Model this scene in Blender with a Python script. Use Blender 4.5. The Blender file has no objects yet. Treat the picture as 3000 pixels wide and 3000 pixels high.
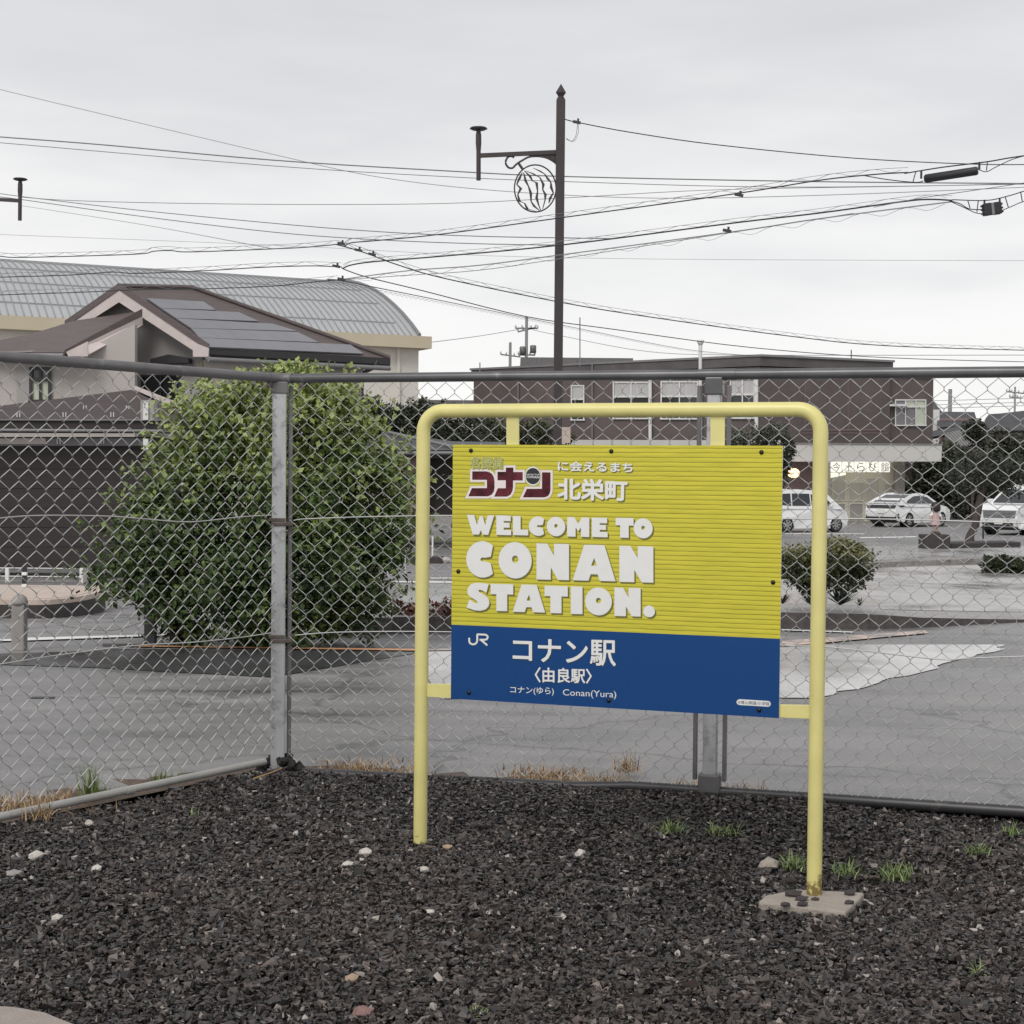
import bpy, bmesh, math, random
import numpy as np
from mathutils import Vector, Matrix
from mathutils.geometry import tessellate_polygon

random.seed(7)
np.random.seed(7)
scene = bpy.context.scene
COL = scene.collection

# ------------------------------------------------------------------ camera
FPX, CAM_H = 4600.0, 1.114
PITCH, ROLL = math.atan(115 / 4600), 0.0093
FW = Vector((0, math.cos(PITCH), -math.sin(PITCH)))
R0 = Vector((1, 0, 0))
U0 = R0.cross(FW)
RT = math.cos(ROLL) * R0 + math.sin(ROLL) * U0
UP = -math.sin(ROLL) * R0 + math.cos(ROLL) * U0
cam_d = bpy.data.cameras.new('camera')
cam_d.sensor_width = 36
cam_d.lens = 36 * FPX / 3000
cam_d.clip_start = 0.05
cam_d.clip_end = 3000
cam = bpy.data.objects.new('camera', cam_d)
COL.objects.link(cam)
m = Matrix.Identity(4)
for i in range(3):
    m[i][0], m[i][1], m[i][2] = RT[i], UP[i], -FW[i]
m[2][3] = CAM_H
cam.matrix_world = m
scene.camera = cam

# ------------------------------------------------------------------ sky, sun, exposure
SUN_EL, SUN_AZ = math.radians(46), math.radians(205)
world = bpy.data.worlds.new('World')
scene.world = world
world.use_nodes = True
nt = world.node_tree
nt.nodes.clear()
wo = nt.nodes.new('ShaderNodeOutputWorld')
bg = nt.nodes.new('ShaderNodeBackground')
bg.inputs['Strength'].default_value = 0.1
sky = nt.nodes.new('ShaderNodeTexSky')
sky.sky_type = 'NISHITA'
sky.sun_disc = False
sky.sun_elevation = SUN_EL
sky.sun_rotation = SUN_AZ
tc = nt.nodes.new('ShaderNodeTexCoord')
sep = nt.nodes.new('ShaderNodeSeparateXYZ')
nt.links.new(tc.outputs['Generated'], sep.inputs[0])
mp = nt.nodes.new('ShaderNodeMapping')
mp.inputs['Scale'].default_value = (2.6, 2.6, 12.0)
nt.links.new(tc.outputs['Generated'], mp.inputs[0])
nz = nt.nodes.new('ShaderNodeTexNoise')
nz.inputs['Scale'].default_value = 1.6
nz.inputs['Detail'].default_value = 5
nz.inputs['Roughness'].default_value = 0.5
nt.links.new(mp.outputs[0], nz.inputs['Vector'])
ad = nt.nodes.new('ShaderNodeMath')
ad.operation = 'MULTIPLY_ADD'
ad.inputs[1].default_value = 0.34
nt.links.new(nz.outputs['Fac'], ad.inputs[0])
nt.links.new(sep.outputs['Z'], ad.inputs[2])
rp = nt.nodes.new('ShaderNodeValToRGB')
rp.color_ramp.elements[0].position = 0.14
rp.color_ramp.elements[0].color = (0.905, 0.898, 0.890, 1)
rp.color_ramp.elements[1].position = 0.54
rp.color_ramp.elements[1].color = (0.575, 0.579, 0.592, 1)
e = rp.color_ramp.elements.new(0.29)
e.color = (0.815, 0.808, 0.803, 1)
e = rp.color_ramp.elements.new(0.41)
e.color = (0.660, 0.664, 0.675, 1)
nt.links.new(ad.outputs[0], rp.inputs[0])
mul = nt.nodes.new('ShaderNodeVectorMath')
mul.operation = 'SCALE'
mul.inputs['Scale'].default_value = 9.1
nt.links.new(rp.outputs[0], mul.inputs[0])
mx = nt.nodes.new('ShaderNodeMix')
mx.data_type = 'RGBA'
mx.inputs[0].default_value = 0.955
nt.links.new(sky.outputs[0], mx.inputs[6])
nt.links.new(mul.outputs[0], mx.inputs[7])
nt.links.new(mx.outputs[2], bg.inputs[0])
nt.links.new(bg.outputs[0], wo.inputs[0])
sd = bpy.data.lights.new('sun', 'SUN')
sd.energy = 1.45
sd.angle = math.radians(30)
sd.color = (1.0, 0.97, 0.93)
sun = bpy.data.objects.new('sun', sd)
COL.objects.link(sun)
sun.rotation_euler = (math.pi / 2 - SUN_EL, 0, math.pi - SUN_AZ)
vs = scene.view_settings
vs.view_transform = 'Standard'
vs.look = 'None'
vs.exposure = 0.34
vs.gamma = 1.0
vs.use_curve_mapping = False


# ------------------------------------------------------------------ pixel helpers (photo pixels -> world points)
def ray(x, y):
    return FW + (x - 1500) / FPX * RT + (1500 - y) / FPX * UP


def at(x, y, Y):
    d = ray(x, y)
    return Vector((0, 0, CAM_H)) + d * (Y / d.y)


def bed(x, y, z=0.0):
    d = ray(x, y)
    return Vector((0, 0, CAM_H)) + d * ((z - CAM_H) / d.z)


PROF = [(3.0, -0.05), (6.0, -0.05), (30.0, -0.88), (70.0, -1.12), (900.0, -1.12)]


def gz(Y):
    for (a, za), (b, zb) in zip(PROF, PROF[1:]):
        if Y <= b:
            return za + (zb - za) * (Y - a) / (b - a)
    return PROF[-1][1]


def gpt(x, y, dz=0.0):
    d = ray(x, y)
    for (a, za), (b, zb) in zip(PROF, PROF[1:]):
        s = (zb - za) / (b - a)
        den = d.z - s * d.y
        if abs(den) < 1e-9:
            continue
        t = (za - s * a + dz - CAM_H) / den
        if t > 0 and a - 1e-6 <= t * d.y <= b + 1e-6:
            return Vector((0, 0, CAM_H)) + d * t
    return at(x, y, 300)


def vpl(P0, P1, x, y, off=0.0):
    """point where the pixel ray meets the vertical plane through P0-P1 (offset towards the viewer)"""
    u = Vector((P1[0] - P0[0], P1[1] - P0[1], 0)).normalized()
    n = Vector((u.y, -u.x, 0))
    if n.y > 0:
        n = -n
    d = ray(x, y)
    o = Vector((P0[0], P0[1], 0)) + n * off
    t = n.dot(o - Vector((0, 0, 0))) / n.dot(d)
    return Vector((0, 0, CAM_H)) + d * t


def lerp(a, b, t):
    return a + (b - a) * t


# ------------------------------------------------------------------ mesh builder
class MB:
    def __init__(self):
        self.v, self.f, self.s, self.t = [], [], [], []
        self.cur = 0.5

    def add(self, verts, faces, smooth=False):
        b = len(self.v)
        self.v += [Vector(p) for p in verts]
        for q in faces:
            self.f.append([b + i for i in q])
            self.s.append(smooth)
            self.t.append(self.cur)
        return self

    def box(self, c, s, ax=None):
        c = Vector(c)
        ax = ax or (Vector((1, 0, 0)), Vector((0, 1, 0)), Vector((0, 0, 1)))
        vv = []
        for k in (-.5, .5):
            for j in (-.5, .5):
                for i in (-.5, .5):
                    vv.append(c + ax[0] * (i * s[0]) + ax[1] * (j * s[1]) + ax[2] * (k * s[2]))
        self.add(vv, [(0, 2, 3, 1), (4, 5, 7, 6), (0, 1, 5, 4), (2, 6, 7, 3), (0, 4, 6, 2), (1, 3, 7, 5)])
        return self

    def slab(self, pts, off):
        off = Vector(off)
        n = len(pts)
        pts = [Vector(p) for p in pts]
        vv = pts + [p + off for p in pts]
        ff = [list(range(n)), list(range(2 * n - 1, n - 1, -1))]
        ff += [(i, i + n, (i + 1) % n + n, (i + 1) % n) for i in range(n)]
        self.add(vv, ff)
        return self

    def poly(self, pts):
        self.add(pts, [list(range(len(pts)))])
        return self

    def tube(self, pts, r, n=6, caps=True, smooth=True, closed=False):
        pts = [Vector(p) for p in pts]
        m_ = len(pts)
        rr = r if isinstance(r, (list, tuple)) else [r] * m_
        vv, ff = [], []
        ref = None
        for i, p in enumerate(pts):
            if closed:
                t = pts[(i + 1) % m_] - pts[i - 1]
            else:
                t = pts[min(i + 1, m_ - 1)] - pts[max(i - 1, 0)]
            t.normalize()
            if ref is None:
                ref = Vector((0, 0, 1)) if abs(t.z) < 0.9 else Vector((0, 1, 0))
            a = t.cross(ref)
            if a.length < 1e-6:
                a = t.cross(Vector((1, 0.2, 0)))
            a.normalize()
            b = t.cross(a)
            ref = -b if False else ref
            for k in range(n):
                q = 2 * math.pi * (k + 0.5) / n
                vv.append(p + a * (math.cos(q) * rr[i]) + b * (math.sin(q) * rr[i]))
        for i in range(m_ if closed else m_ - 1):
            j = (i + 1) % m_
            for k in range(n):
                k2 = (k + 1) % n
                ff.append((i * n + k, i * n + k2, j * n + k2, j * n + k))
        self.add(vv, ff, smooth)
        if caps and not closed:
            self.add(vv[:n], [list(range(n - 1, -1, -1))])
            self.add(vv[-n:], [list(range(n))])
        return self

    def lathe(self, c, prof, n=16, smooth=True):
        c = Vector(c)
        vv, ff = [], []
        for r_, z in prof:
            for k in range(n):
                q = 2 * math.pi * k / n
                vv.append(c + Vector((r_ * math.cos(q), r_ * math.sin(q), z)))
        for i in range(len(prof) - 1):
            for k in range(n):
                k2 = (k + 1) % n
                ff.append((i * n + k, i * n + k2, (i + 1) * n + k2, (i + 1) * n + k))
        ff.append(list(range(n - 1, -1, -1)))
        ff.append([(len(prof) - 1) * n + k for k in range(n)])
        self.add(vv, ff, smooth)
        return self

    def grid(self, rows):
        """rows: list of equally long point lists"""
        n = len(rows[0])
        vv = [p for r_ in rows for p in r_]
        ff = [(i * n + k, i * n + k + 1, (i + 1) * n + k + 1, (i + 1) * n + k)
              for i in range(len(rows) - 1) for k in range(n - 1)]
        self.add(vv, ff)
        return self

    def build(self, name, mat, parent=None, origin=None, bevel=0.0):
        org = Vector((0, 0, 0))
        if parent is not None:
            q = parent
            while q is not None:
                org = org + Vector(q.location)
                q = q.parent
        elif origin is not None:
            org = Vector(origin)
        me = bpy.data.meshes.new(name)
        me.from_pydata([p - org for p in self.v], [], self.f)
        me.polygons.foreach_set('use_smooth', self.s)
        at_ = me.attributes.new('tint', 'FLOAT', 'FACE')
        at_.data.foreach_set('value', self.t)
        me.validate()
        if mat is not None:
            me.materials.append(mat)
        o = bpy.data.objects.new(name, me)
        COL.objects.link(o)
        if parent is not None:
            o.parent = parent
        elif origin is not None:
            o.location = org
        if bevel:
            b = o.modifiers.new('bevel', 'BEVEL')
            b.width = bevel
            b.segments = 2
            b.limit_method = 'ANGLE'
        return o


def np_mesh(name, V, Fc, tint, mat, parent=None, smooth=False, origin=(0, 0, 0)):
    org = np.array(origin, dtype=np.float32)
    if parent is not None:
        org = np.array(parent.location, dtype=np.float32)
    V = (np.asarray(V, dtype=np.float32) - org).astype(np.float32)
    Fc = np.asarray(Fc, dtype=np.int32)
    k = Fc.shape[1]
    me = bpy.data.meshes.new(name)
    me.vertices.add(len(V))
    me.vertices.foreach_set('co', V.ravel())
    me.loops.add(Fc.size)
    me.loops.foreach_set('vertex_index', Fc.ravel())
    me.polygons.add(len(Fc))
    me.polygons.foreach_set('loop_start', np.arange(0, Fc.size, k, dtype=np.int32))
    me.polygons.foreach_set('loop_total', np.full(len(Fc), k, dtype=np.int32))
    me.polygons.foreach_set('use_smooth', np.full(len(Fc), smooth, dtype=bool))
    a = me.attributes.new('tint', 'FLOAT', 'FACE')
    a.data.foreach_set('value', np.asarray(tint, dtype=np.float32))
    me.update(calc_edges=True)
    me.materials.append(mat)
    o = bpy.data.objects.new(name, me)
    COL.objects.link(o)
    if parent is not None:
        o.parent = parent
    else:
        o.location = origin
    return o


def tag(o, label=None, cat=None, group=None, kind=None):
    if label:
        o['label'] = label
    if cat:
        o['category'] = cat
    if group:
        o['group'] = group
    if kind:
        o['kind'] = kind
    return o


def thing(name, label, cat, loc, group=None, rz=0.0):
    o = bpy.data.objects.new(name, None)
    o.empty_display_size = 0.1
    COL.objects.link(o)
    o.location = loc
    o.rotation_euler = (0, 0, rz)
    return tag(o, label, cat, group)


# ------------------------------------------------------------------ materials
def mat(name, col, rough=0.6, metal=0.0, var=0.12, scale=6.0, bump=0.0, bscale=60.0, spec=0.5,
        tint=None, stretch=None, dirt=None, coat=0.0):
    """principled with noise variation; tint = (dark, light) picks the colour from the 'tint' attribute"""
    ma = bpy.data.materials.new(name)
    ma.use_nodes = True
    t = ma.node_tree
    b = t.nodes['Principled BSDF']
    b.inputs['Roughness'].default_value = rough
    b.inputs['Metallic'].default_value = metal
    b.inputs['Specular IOR Level'].default_value = spec
    b.inputs['Coat Weight'].default_value = coat
    co = t.nodes.new('ShaderNodeTexCoord')
    src = co.outputs['Object']
    if stretch:
        mpn = t.nodes.new('ShaderNodeMapping')
        mpn.inputs['Scale'].default_value = stretch
        t.links.new(src, mpn.inputs[0])
        src = mpn.outputs[0]
    n = t.nodes.new('ShaderNodeTexNoise')
    n.inputs['Scale'].default_value = scale
    n.inputs['Detail'].default_value = 5
    n.inputs['Roughness'].default_value = 0.6
    t.links.new(src, n.inputs['Vector'])
    mr = t.nodes.new('ShaderNodeMapRange')
    mr.inputs['From Min'].default_value = 0.25
    mr.inputs['From Max'].default_value = 0.75
    mr.inputs['To Min'].default_value = 1 - var
    mr.inputs['To Max'].default_value = 1 + var
    t.links.new(n.outputs['Fac'], mr.inputs['Value'])
    sc = t.nodes.new('ShaderNodeVectorMath')
    sc.operation = 'SCALE'
    if tint:
        a = t.nodes.new('ShaderNodeAttribute')
        a.attribute_name = 'tint'
        cr = t.nodes.new('ShaderNodeValToRGB')
        cr.color_ramp.elements[0].color = (*tint[0], 1)
        cr.color_ramp.elements[1].color = (*tint[-1], 1)
        for k, c in enumerate(tint[1:-1]):
            el = cr.color_ramp.elements.new((k + 1) / (len(tint) - 1))
            el.color = (*c, 1)
        t.links.new(a.outputs['Fac'], cr.inputs[0])
        t.links.new(cr.outputs[0], sc.inputs[0])
    else:
        sc.inputs[0].default_value = col
    t.links.new(mr.outputs[0], sc.inputs['Scale'])
    out = sc.outputs[0]
    if dirt:
        dcol, dscale, lo, hi = dirt
        n2 = t.nodes.new('ShaderNodeTexNoise')
        n2.inputs['Scale'].default_value = dscale
        n2.inputs['Detail'].default_value = 8
        n2.inputs['Roughness'].default_value = 0.7
        t.links.new(co.outputs['Object'], n2.inputs['Vector'])
        m2 = t.nodes.new('ShaderNodeMapRange')
        m2.inputs['From Min'].default_value = lo
        m2.inputs['From Max'].default_value = hi
        t.links.new(n2.outputs['Fac'], m2.inputs['Value'])
        mm = t.nodes.new('ShaderNodeMix')
        mm.data_type = 'RGBA'
        t.links.new(m2.outputs[0], mm.inputs[0])
        t.links.new(out, mm.inputs[6])
        mm.inputs[7].default_value = (*dcol, 1)
        out = mm.outputs[2]
    t.links.new(out, b.inputs['Base Color'])
    if bump:
        n3 = t.nodes.new('ShaderNodeTexNoise')
        n3.inputs['Scale'].default_value = bscale
        n3.inputs['Detail'].default_value = 4
        t.links.new(src, n3.inputs['Vector'])
        bp = t.nodes.new('ShaderNodeBump')
        bp.inputs['Strength'].default_value = bump
        bp.inputs['Distance'].default_value = 0.02
        t.links.new(n3.outputs['Fac'], bp.inputs['Height'])
        t.links.new(bp.outputs[0], b.inputs['Normal'])
    return ma


def emit(name, col, s):
    ma = bpy.data.materials.new(name)
    ma.use_nodes = True
    b = ma.node_tree.nodes['Principled BSDF']
    b.inputs['Base Color'].default_value = (*col, 1)
    b.inputs['Emission Color'].default_value = (*col, 1)
    b.inputs['Emission Strength'].default_value = s
    return ma


M = {}
M['asphalt'] = mat('asphalt', (0.225, 0.216, 0.214), 0.5, var=0.2, scale=0.7, bump=0.35, bscale=70, dirt=((0.115, 0.113, 0.115), 1.1, 0.50, 0.78), stretch=(0.5, 1.6, 1))
M['wet_asphalt'] = mat('wet asphalt', (0.055, 0.055, 0.058), 0.3, var=0.3, scale=3.0, stretch=(0.4, 3, 1))
M['wet_concrete'] = mat('wet concrete', (0.60, 0.59, 0.58), 0.25, var=0.08, scale=1.2, dirt=((0.28, 0.275, 0.27), 0.9, 0.55, 0.75), stretch=(0.5, 1, 1))
M['paving'] = mat('plaza paving', (0.44, 0.42, 0.41), 0.35, var=0.10, scale=0.5, dirt=((0.17, 0.16, 0.16), 0.28, 0.50, 0.62), stretch=(1, 0.5, 1))
M['road'] = mat('wet road', (0.34, 0.335, 0.33), 0.25, var=0.12, scale=0.4)
M['white_line'] = mat('road paint white', (0.78, 0.78, 0.76), 0.5, var=0.1, scale=8)
M['orange_line'] = mat('road paint orange', (0.72, 0.36, 0.18), 0.5, var=0.15, scale=5)
M['pink_line'] = mat('road paint faded', (0.66, 0.50, 0.43), 0.5, var=0.15, scale=5, dirt=((0.27, 0.25, 0.245), 4, 0.42, 0.62))
M['kerb'] = mat('kerb concrete', (0.30, 0.28, 0.27), 0.8, var=0.2, scale=5, bump=0.3, dirt=((0.08, 0.075, 0.07), 3, 0.45, 0.7))
M['stone_dark'] = mat('dark stone', (0.05, 0.042, 0.042), 0.8, var=0.3, scale=6, bump=0.4)
M['soil'] = mat('gravel soil', (0.022, 0.02, 0.019), 0.9, var=0.4, scale=30, bump=0.6)
M['gravel'] = mat('ballast stone', None, 0.42, var=0.35, scale=45, spec=0.5,
                  tint=[(0.014, 0.0125, 0.0125), (0.031, 0.0275, 0.0268), (0.053, 0.0425, 0.0385), (0.080, 0.064, 0.057), (0.13, 0.102, 0.090), (0.40, 0.36, 0.325)])
M['pale_stone'] = mat('pale stone', (0.52, 0.48, 0.44), 0.7, var=0.25, scale=40, bump=0.3)
M['tan_stone'] = mat('tan stone', (0.36, 0.26, 0.18), 0.7, var=0.25, scale=40, bump=0.3)
M['pink_stone'] = mat('pink stone', (0.22, 0.13, 0.12), 0.7, var=0.25, scale=40, bump=0.3)
M['concrete'] = mat('concrete', (0.33, 0.29, 0.25), 0.8, var=0.15, scale=14, bump=0.3, bscale=120, dirt=((0.20, 0.13, 0.08), 9, 0.58, 0.75))
M['platform'] = mat('platform concrete', (0.34, 0.29, 0.26), 0.85, var=0.1, scale=30, bump=0.4, bscale=200)
M['yellow'] = mat('pale yellow paint', (0.66, 0.60, 0.235), 0.36, var=0.11, scale=7, bump=0.03, bscale=300, dirt=((0.30, 0.20, 0.07), 26, 0.72, 0.80))
M['galv'] = mat('galvanised steel', (0.44, 0.44, 0.45), 0.45, 0.35, var=0.24, scale=16, stretch=(1, 1, 0.16), dirt=((0.17, 0.17, 0.18), 14, 0.52, 0.70))
M['galv_dark'] = mat('weathered steel', (0.15, 0.145, 0.145), 0.5, 0.25, var=0.25, scale=7, dirt=((0.28, 0.28, 0.28), 5, 0.6, 0.75))
M['rail_wet'] = mat('wet steel rail', (0.11, 0.11, 0.115), 0.35, 0.3, var=0.3, scale=5, dirt=((0.3, 0.3, 0.3), 6, 0.62, 0.75))
M['rail_dark'] = mat('dark wet rail', (0.045, 0.043, 0.045), 0.4, 0.2, var=0.3, scale=6, dirt=((0.13, 0.12, 0.11), 9, 0.58, 0.72))
M['wire'] = mat('galvanised wire', (0.50, 0.50, 0.485), 0.45, 0.3, var=0.2, scale=12)
M['rust'] = mat('rusty clamp', (0.10, 0.08, 0.07), 0.8, var=0.3, scale=30)
M['pvc'] = mat('grey pipe', (0.36, 0.35, 0.33), 0.5, var=0.18, scale=6, dirt=((0.2, 0.17, 0.14), 7, 0.55, 0.75))
M['bolt'] = mat('dark bolt', (0.03, 0.028, 0.02), 0.3, 0.7)
M['print_white'] = mat('print white', (0.72, 0.72, 0.70), 0.42, var=0.03, scale=40)
M['print_pale'] = mat('print pale', (0.75, 0.66, 0.65), 0.42, var=0.03)
M['print_lime'] = mat('print lime', (0.44, 0.44, 0.13), 0.42, var=0.03)
M['print_shadow'] = mat('print shadow', (0.15, 0.135, 0.02), 0.45, var=0.05)
M['print_navy'] = mat('print navy', (0.012, 0.03, 0.07), 0.45, var=0.05)
M['print_red'] = mat('print dark red', (0.085, 0.014, 0.02), 0.45, var=1.0, scale=24, spec=0.2)
M['print_black'] = mat('print black', (0.012, 0.012, 0.015), 0.35, var=0.2)
M['print_blue'] = mat('print blue', (0.006, 0.052, 0.185), 0.5, var=0.04, scale=80, spec=0.2)
M['lamp_iron'] = mat('brown painted iron', (0.040, 0.030, 0.031), 0.45, var=0.15, scale=5)
M['cable'] = mat('black cable', (0.035, 0.035, 0.038), 0.6)
M['cable_grey'] = mat('grey cable', (0.20, 0.20, 0.21), 0.6)
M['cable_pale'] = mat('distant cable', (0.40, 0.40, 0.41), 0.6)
M['black'] = mat('black plastic', (0.018, 0.018, 0.022), 0.5)
M['house_wall'] = mat('house wall', (0.43, 0.395, 0.37), 0.8, var=0.05, scale=1.2)
M['house_grey'] = mat('house gable wall', (0.33, 0.315, 0.30), 0.8, var=0.06, scale=1.2)
M['roof_brown'] = mat('brown roof', (0.112, 0.089, 0.086), 0.6, var=0.2, scale=3, stretch=(0.5, 0.5, 8))
M['barge'] = mat('barge board', (0.56, 0.49, 0.47), 0.6, var=0.12, scale=2, dirt=((0.3, 0.25, 0.24), 2, 0.6, 0.8))
M['solar'] = mat('solar cells', (0.205, 0.205, 0.225), 0.28, 0.2, var=0.08, scale=1, spec=1.0)
M['trim_dark'] = mat('dark trim', (0.03, 0.028, 0.03), 0.5)
M['gutter'] = mat('grey gutter', (0.20, 0.195, 0.20), 0.5)
M['glass_dark'] = mat('dark glass', (0.02, 0.022, 0.026), 0.08, var=0.1, spec=0.7)
M['glass_pale'] = mat('frosted glass', (0.50, 0.53, 0.42), 0.3, var=0.06)
M['curtain'] = mat('curtain', (0.46, 0.45, 0.45), 0.9, var=0.14, scale=4, stretch=(6, 6, 0.1))
M['gym_roof'] = mat('gym roof steel', (0.42, 0.43, 0.435), 0.42, 0.1, var=0.07, scale=0.6)
M['gym_rib'] = mat('gym roof seam', (0.28, 0.285, 0.29), 0.5)
M['gym_wall'] = mat('gym wall', (0.68, 0.645, 0.585), 0.8, var=0.04, scale=0.5)
M['gym_band'] = mat('gym fascia', (0.55, 0.48, 0.355), 0.7, var=0.06, scale=0.4)
M['brown_wall'] = mat('brown tile wall', (0.104, 0.082, 0.080), 0.75, var=0.16, scale=0.6, dirt=((0.145, 0.112, 0.11), 0.4, 0.55, 0.8))
M['brown_top'] = mat('roof parapet', (0.10, 0.09, 0.09), 0.8, var=0.3, scale=0.8)
M['pale_frame'] = mat('white frame', (0.66, 0.66, 0.65), 0.5, var=0.06)
M['shop_fascia'] = mat('shop canopy', (0.52, 0.51, 0.49), 0.6, var=0.06, scale=0.8)
M['shop_wall'] = mat('shop front', (0.62, 0.59, 0.48), 0.6, var=0.08, scale=0.8)  # base colour raised: glow from inside the shop painted into the wall
M['shop_glass'] = mat('shop glass', (0.46, 0.44, 0.37), 0.15, var=0.15, scale=0.7)  # opaque pale tone paints the lit interior into the glass
M['brown_wood'] = mat('dark brown boards', (0.030, 0.023, 0.022), 0.7, var=0.25, scale=2, stretch=(1, 1, 8))
M['mauve'] = mat('mauve wall', (0.23, 0.165, 0.155), 0.8, var=0.1, scale=1)
M['tile_roof'] = mat('dark tile roof', (0.055, 0.055, 0.06), 0.5, var=0.25, scale=2)
M['tile_pale'] = mat('grey tile roof', (0.24, 0.235, 0.225), 0.6, var=0.2, scale=3)
M['car_white'] = mat('white car paint', (0.80, 0.80, 0.80), 0.22, var=0.02, coat=0.6)
M['tyre'] = mat('tyre', (0.015, 0.015, 0.015), 0.8)
M['alloy'] = mat('alloy rim', (0.45, 0.45, 0.46), 0.3, 0.7)
M['chrome'] = mat('chrome', (0.5, 0.5, 0.52), 0.2, 0.8)
M['lamp_glass'] = mat('lamp glass', (0.6, 0.62, 0.64), 0.1)
M['tail_lamp'] = mat('tail lamp', (0.06, 0.012, 0.015), 0.15)
M['bark'] = mat('bark', (0.07, 0.055, 0.05), 0.9, var=0.3, scale=20, stretch=(1, 1, 0.3), bump=0.5)
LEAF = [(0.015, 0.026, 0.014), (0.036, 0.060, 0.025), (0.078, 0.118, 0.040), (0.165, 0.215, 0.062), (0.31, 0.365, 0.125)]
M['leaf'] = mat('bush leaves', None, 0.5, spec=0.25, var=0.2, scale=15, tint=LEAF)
M['leaf_dark'] = mat('dark leaves', None, 0.5, var=0.25, scale=8, tint=[(0.014, 0.018, 0.013), (0.030, 0.038, 0.023), (0.052, 0.062, 0.035), (0.085, 0.098, 0.05)])
M['leaf_mid'] = mat('shrub leaves', None, 0.5, var=0.25, scale=15, tint=[(0.014, 0.02, 0.012), (0.034, 0.044, 0.02), (0.065, 0.075, 0.028), (0.145, 0.14, 0.045)])
M['leaf_red'] = mat('red hedge leaves', None, 0.5, var=0.3, scale=15, tint=[(0.02, 0.02, 0.014), (0.05, 0.04, 0.02), (0.12, 0.045, 0.03), (0.26, 0.09, 0.05)])
M['purple'] = mat('purple leaves', None, 0.5, var=0.3, scale=15, tint=[(0.03, 0.012, 0.016), (0.06, 0.025, 0.032)])
M['agave'] = mat('spiky leaves', None, 0.45, var=0.2, tint=[(0.012, 0.02, 0.014), (0.04, 0.055, 0.035)])
M['grass'] = mat('weed grass', None, 0.5, var=0.2, tint=[(0.08, 0.13, 0.04), (0.17, 0.24, 0.075), (0.32, 0.38, 0.15)])
M['straw'] = mat('dry grass', None, 0.7, var=0.25, tint=[(0.16, 0.10, 0.055), (0.34, 0.22, 0.11), (0.52, 0.39, 0.25)])
M['paver'] = mat('sand paving', (0.50, 0.41, 0.35), 0.7, var=0.1, scale=3)
M['bollard'] = mat('beige stone', (0.28, 0.26, 0.245), 0.7, var=0.15, scale=5)
M['navy_cloth'] = mat('navy banner', (0.014, 0.016, 0.03), 0.7)
M['green_cloth'] = mat('green banner', (0.14, 0.35, 0.09), 0.7)
M['skin'] = mat('painted skin', (0.46, 0.34, 0.28), 0.5)
M['pink_dress'] = mat('pink dress', (0.46, 0.325, 0.315), 0.6)
M['hair'] = mat('dark hair', (0.02, 0.013, 0.013), 0.5)
M['white_cloth'] = mat('white sleeve', (0.72, 0.68, 0.66), 0.6)
M['lit_sign'] = emit('lit sign', (0.9, 0.88, 0.79), 0.72)
M['lit_ink'] = mat('sign ink', (0.34, 0.31, 0.26), 0.6)
M['warm_lamp'] = emit('warm lamp', (1.0, 0.60, 0.30), 2.2)
M['lit_window'] = emit('lit window', (1.0, 0.95, 0.80), 0.55)


def yellow_board():
    """flat print: yellow weatherboards with dark joints, v runs up the panel"""
    ma = mat('print yellow boards', (0.56, 0.505, 0.05), 0.5, var=0.13, scale=26, stretch=(0.4, 0.4, 5), spec=0.25)
    t = ma.node_tree
    b = t.nodes['Principled BSDF']
    src = b.inputs['Base Color'].links[0].from_socket
    a = t.nodes.new('ShaderNodeTexCoord')
    s = t.nodes.new('ShaderNodeSeparateXYZ')
    t.links.new(a.outputs['Object'], s.inputs[0])
    n = t.nodes.new('ShaderNodeTexNoise')
    n.inputs['Scale'].default_value = 24
    t.links.new(a.outputs['Object'], n.inputs['Vector'])
    w = t.nodes.new('ShaderNodeMath')
    w.operation = 'MULTIPLY_ADD'
    w.inputs[1].default_value = 0.0028
    t.links.new(n.outputs['Fac'], w.inputs[0])
    t.links.new(s.outputs['Z'], w.inputs[2])
    d = t.nodes.new('ShaderNodeMath')
    d.operation = 'DIVIDE'
    d.inputs[1].default_value = 0.01305
    t.links.new(w.outputs[0], d.inputs[0])
    fr = t.nodes.new('ShaderNodeMath')
    fr.operation = 'FRACT'
    t.links.new(d.outputs[0], fr.inputs[0])
    cr = t.nodes.new('ShaderNodeValToRGB')
    els = cr.color_ramp.elements
    els[0].position = 0.0
    els[0].color = (0.24, 0.24, 0.24, 1)
    els[1].position = 1.0
    els[1].color = (1.0, 1.0, 1.0, 1)
    for p, c in ((0.06, 0.26), (0.14, 0.88), (0.4, 0.97), (0.9, 1.06)):
        el = els.new(p)
        el.color = (c, c, c, 1)
    t.links.new(fr.outputs[0], cr.inputs[0])
    mx2 = t.nodes.new('ShaderNodeMix')
    mx2.data_type = 'RGBA'
    mx2.blend_type = 'MULTIPLY'
    mx2.inputs[0].default_value = 1.0
    t.links.new(src, mx2.inputs[6])
    t.links.new(cr.outputs[0], mx2.inputs[7])
    t.links.new(mx2.outputs[2], b.inputs['Base Color'])
    return ma


M['boards'] = yellow_board()


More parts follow.
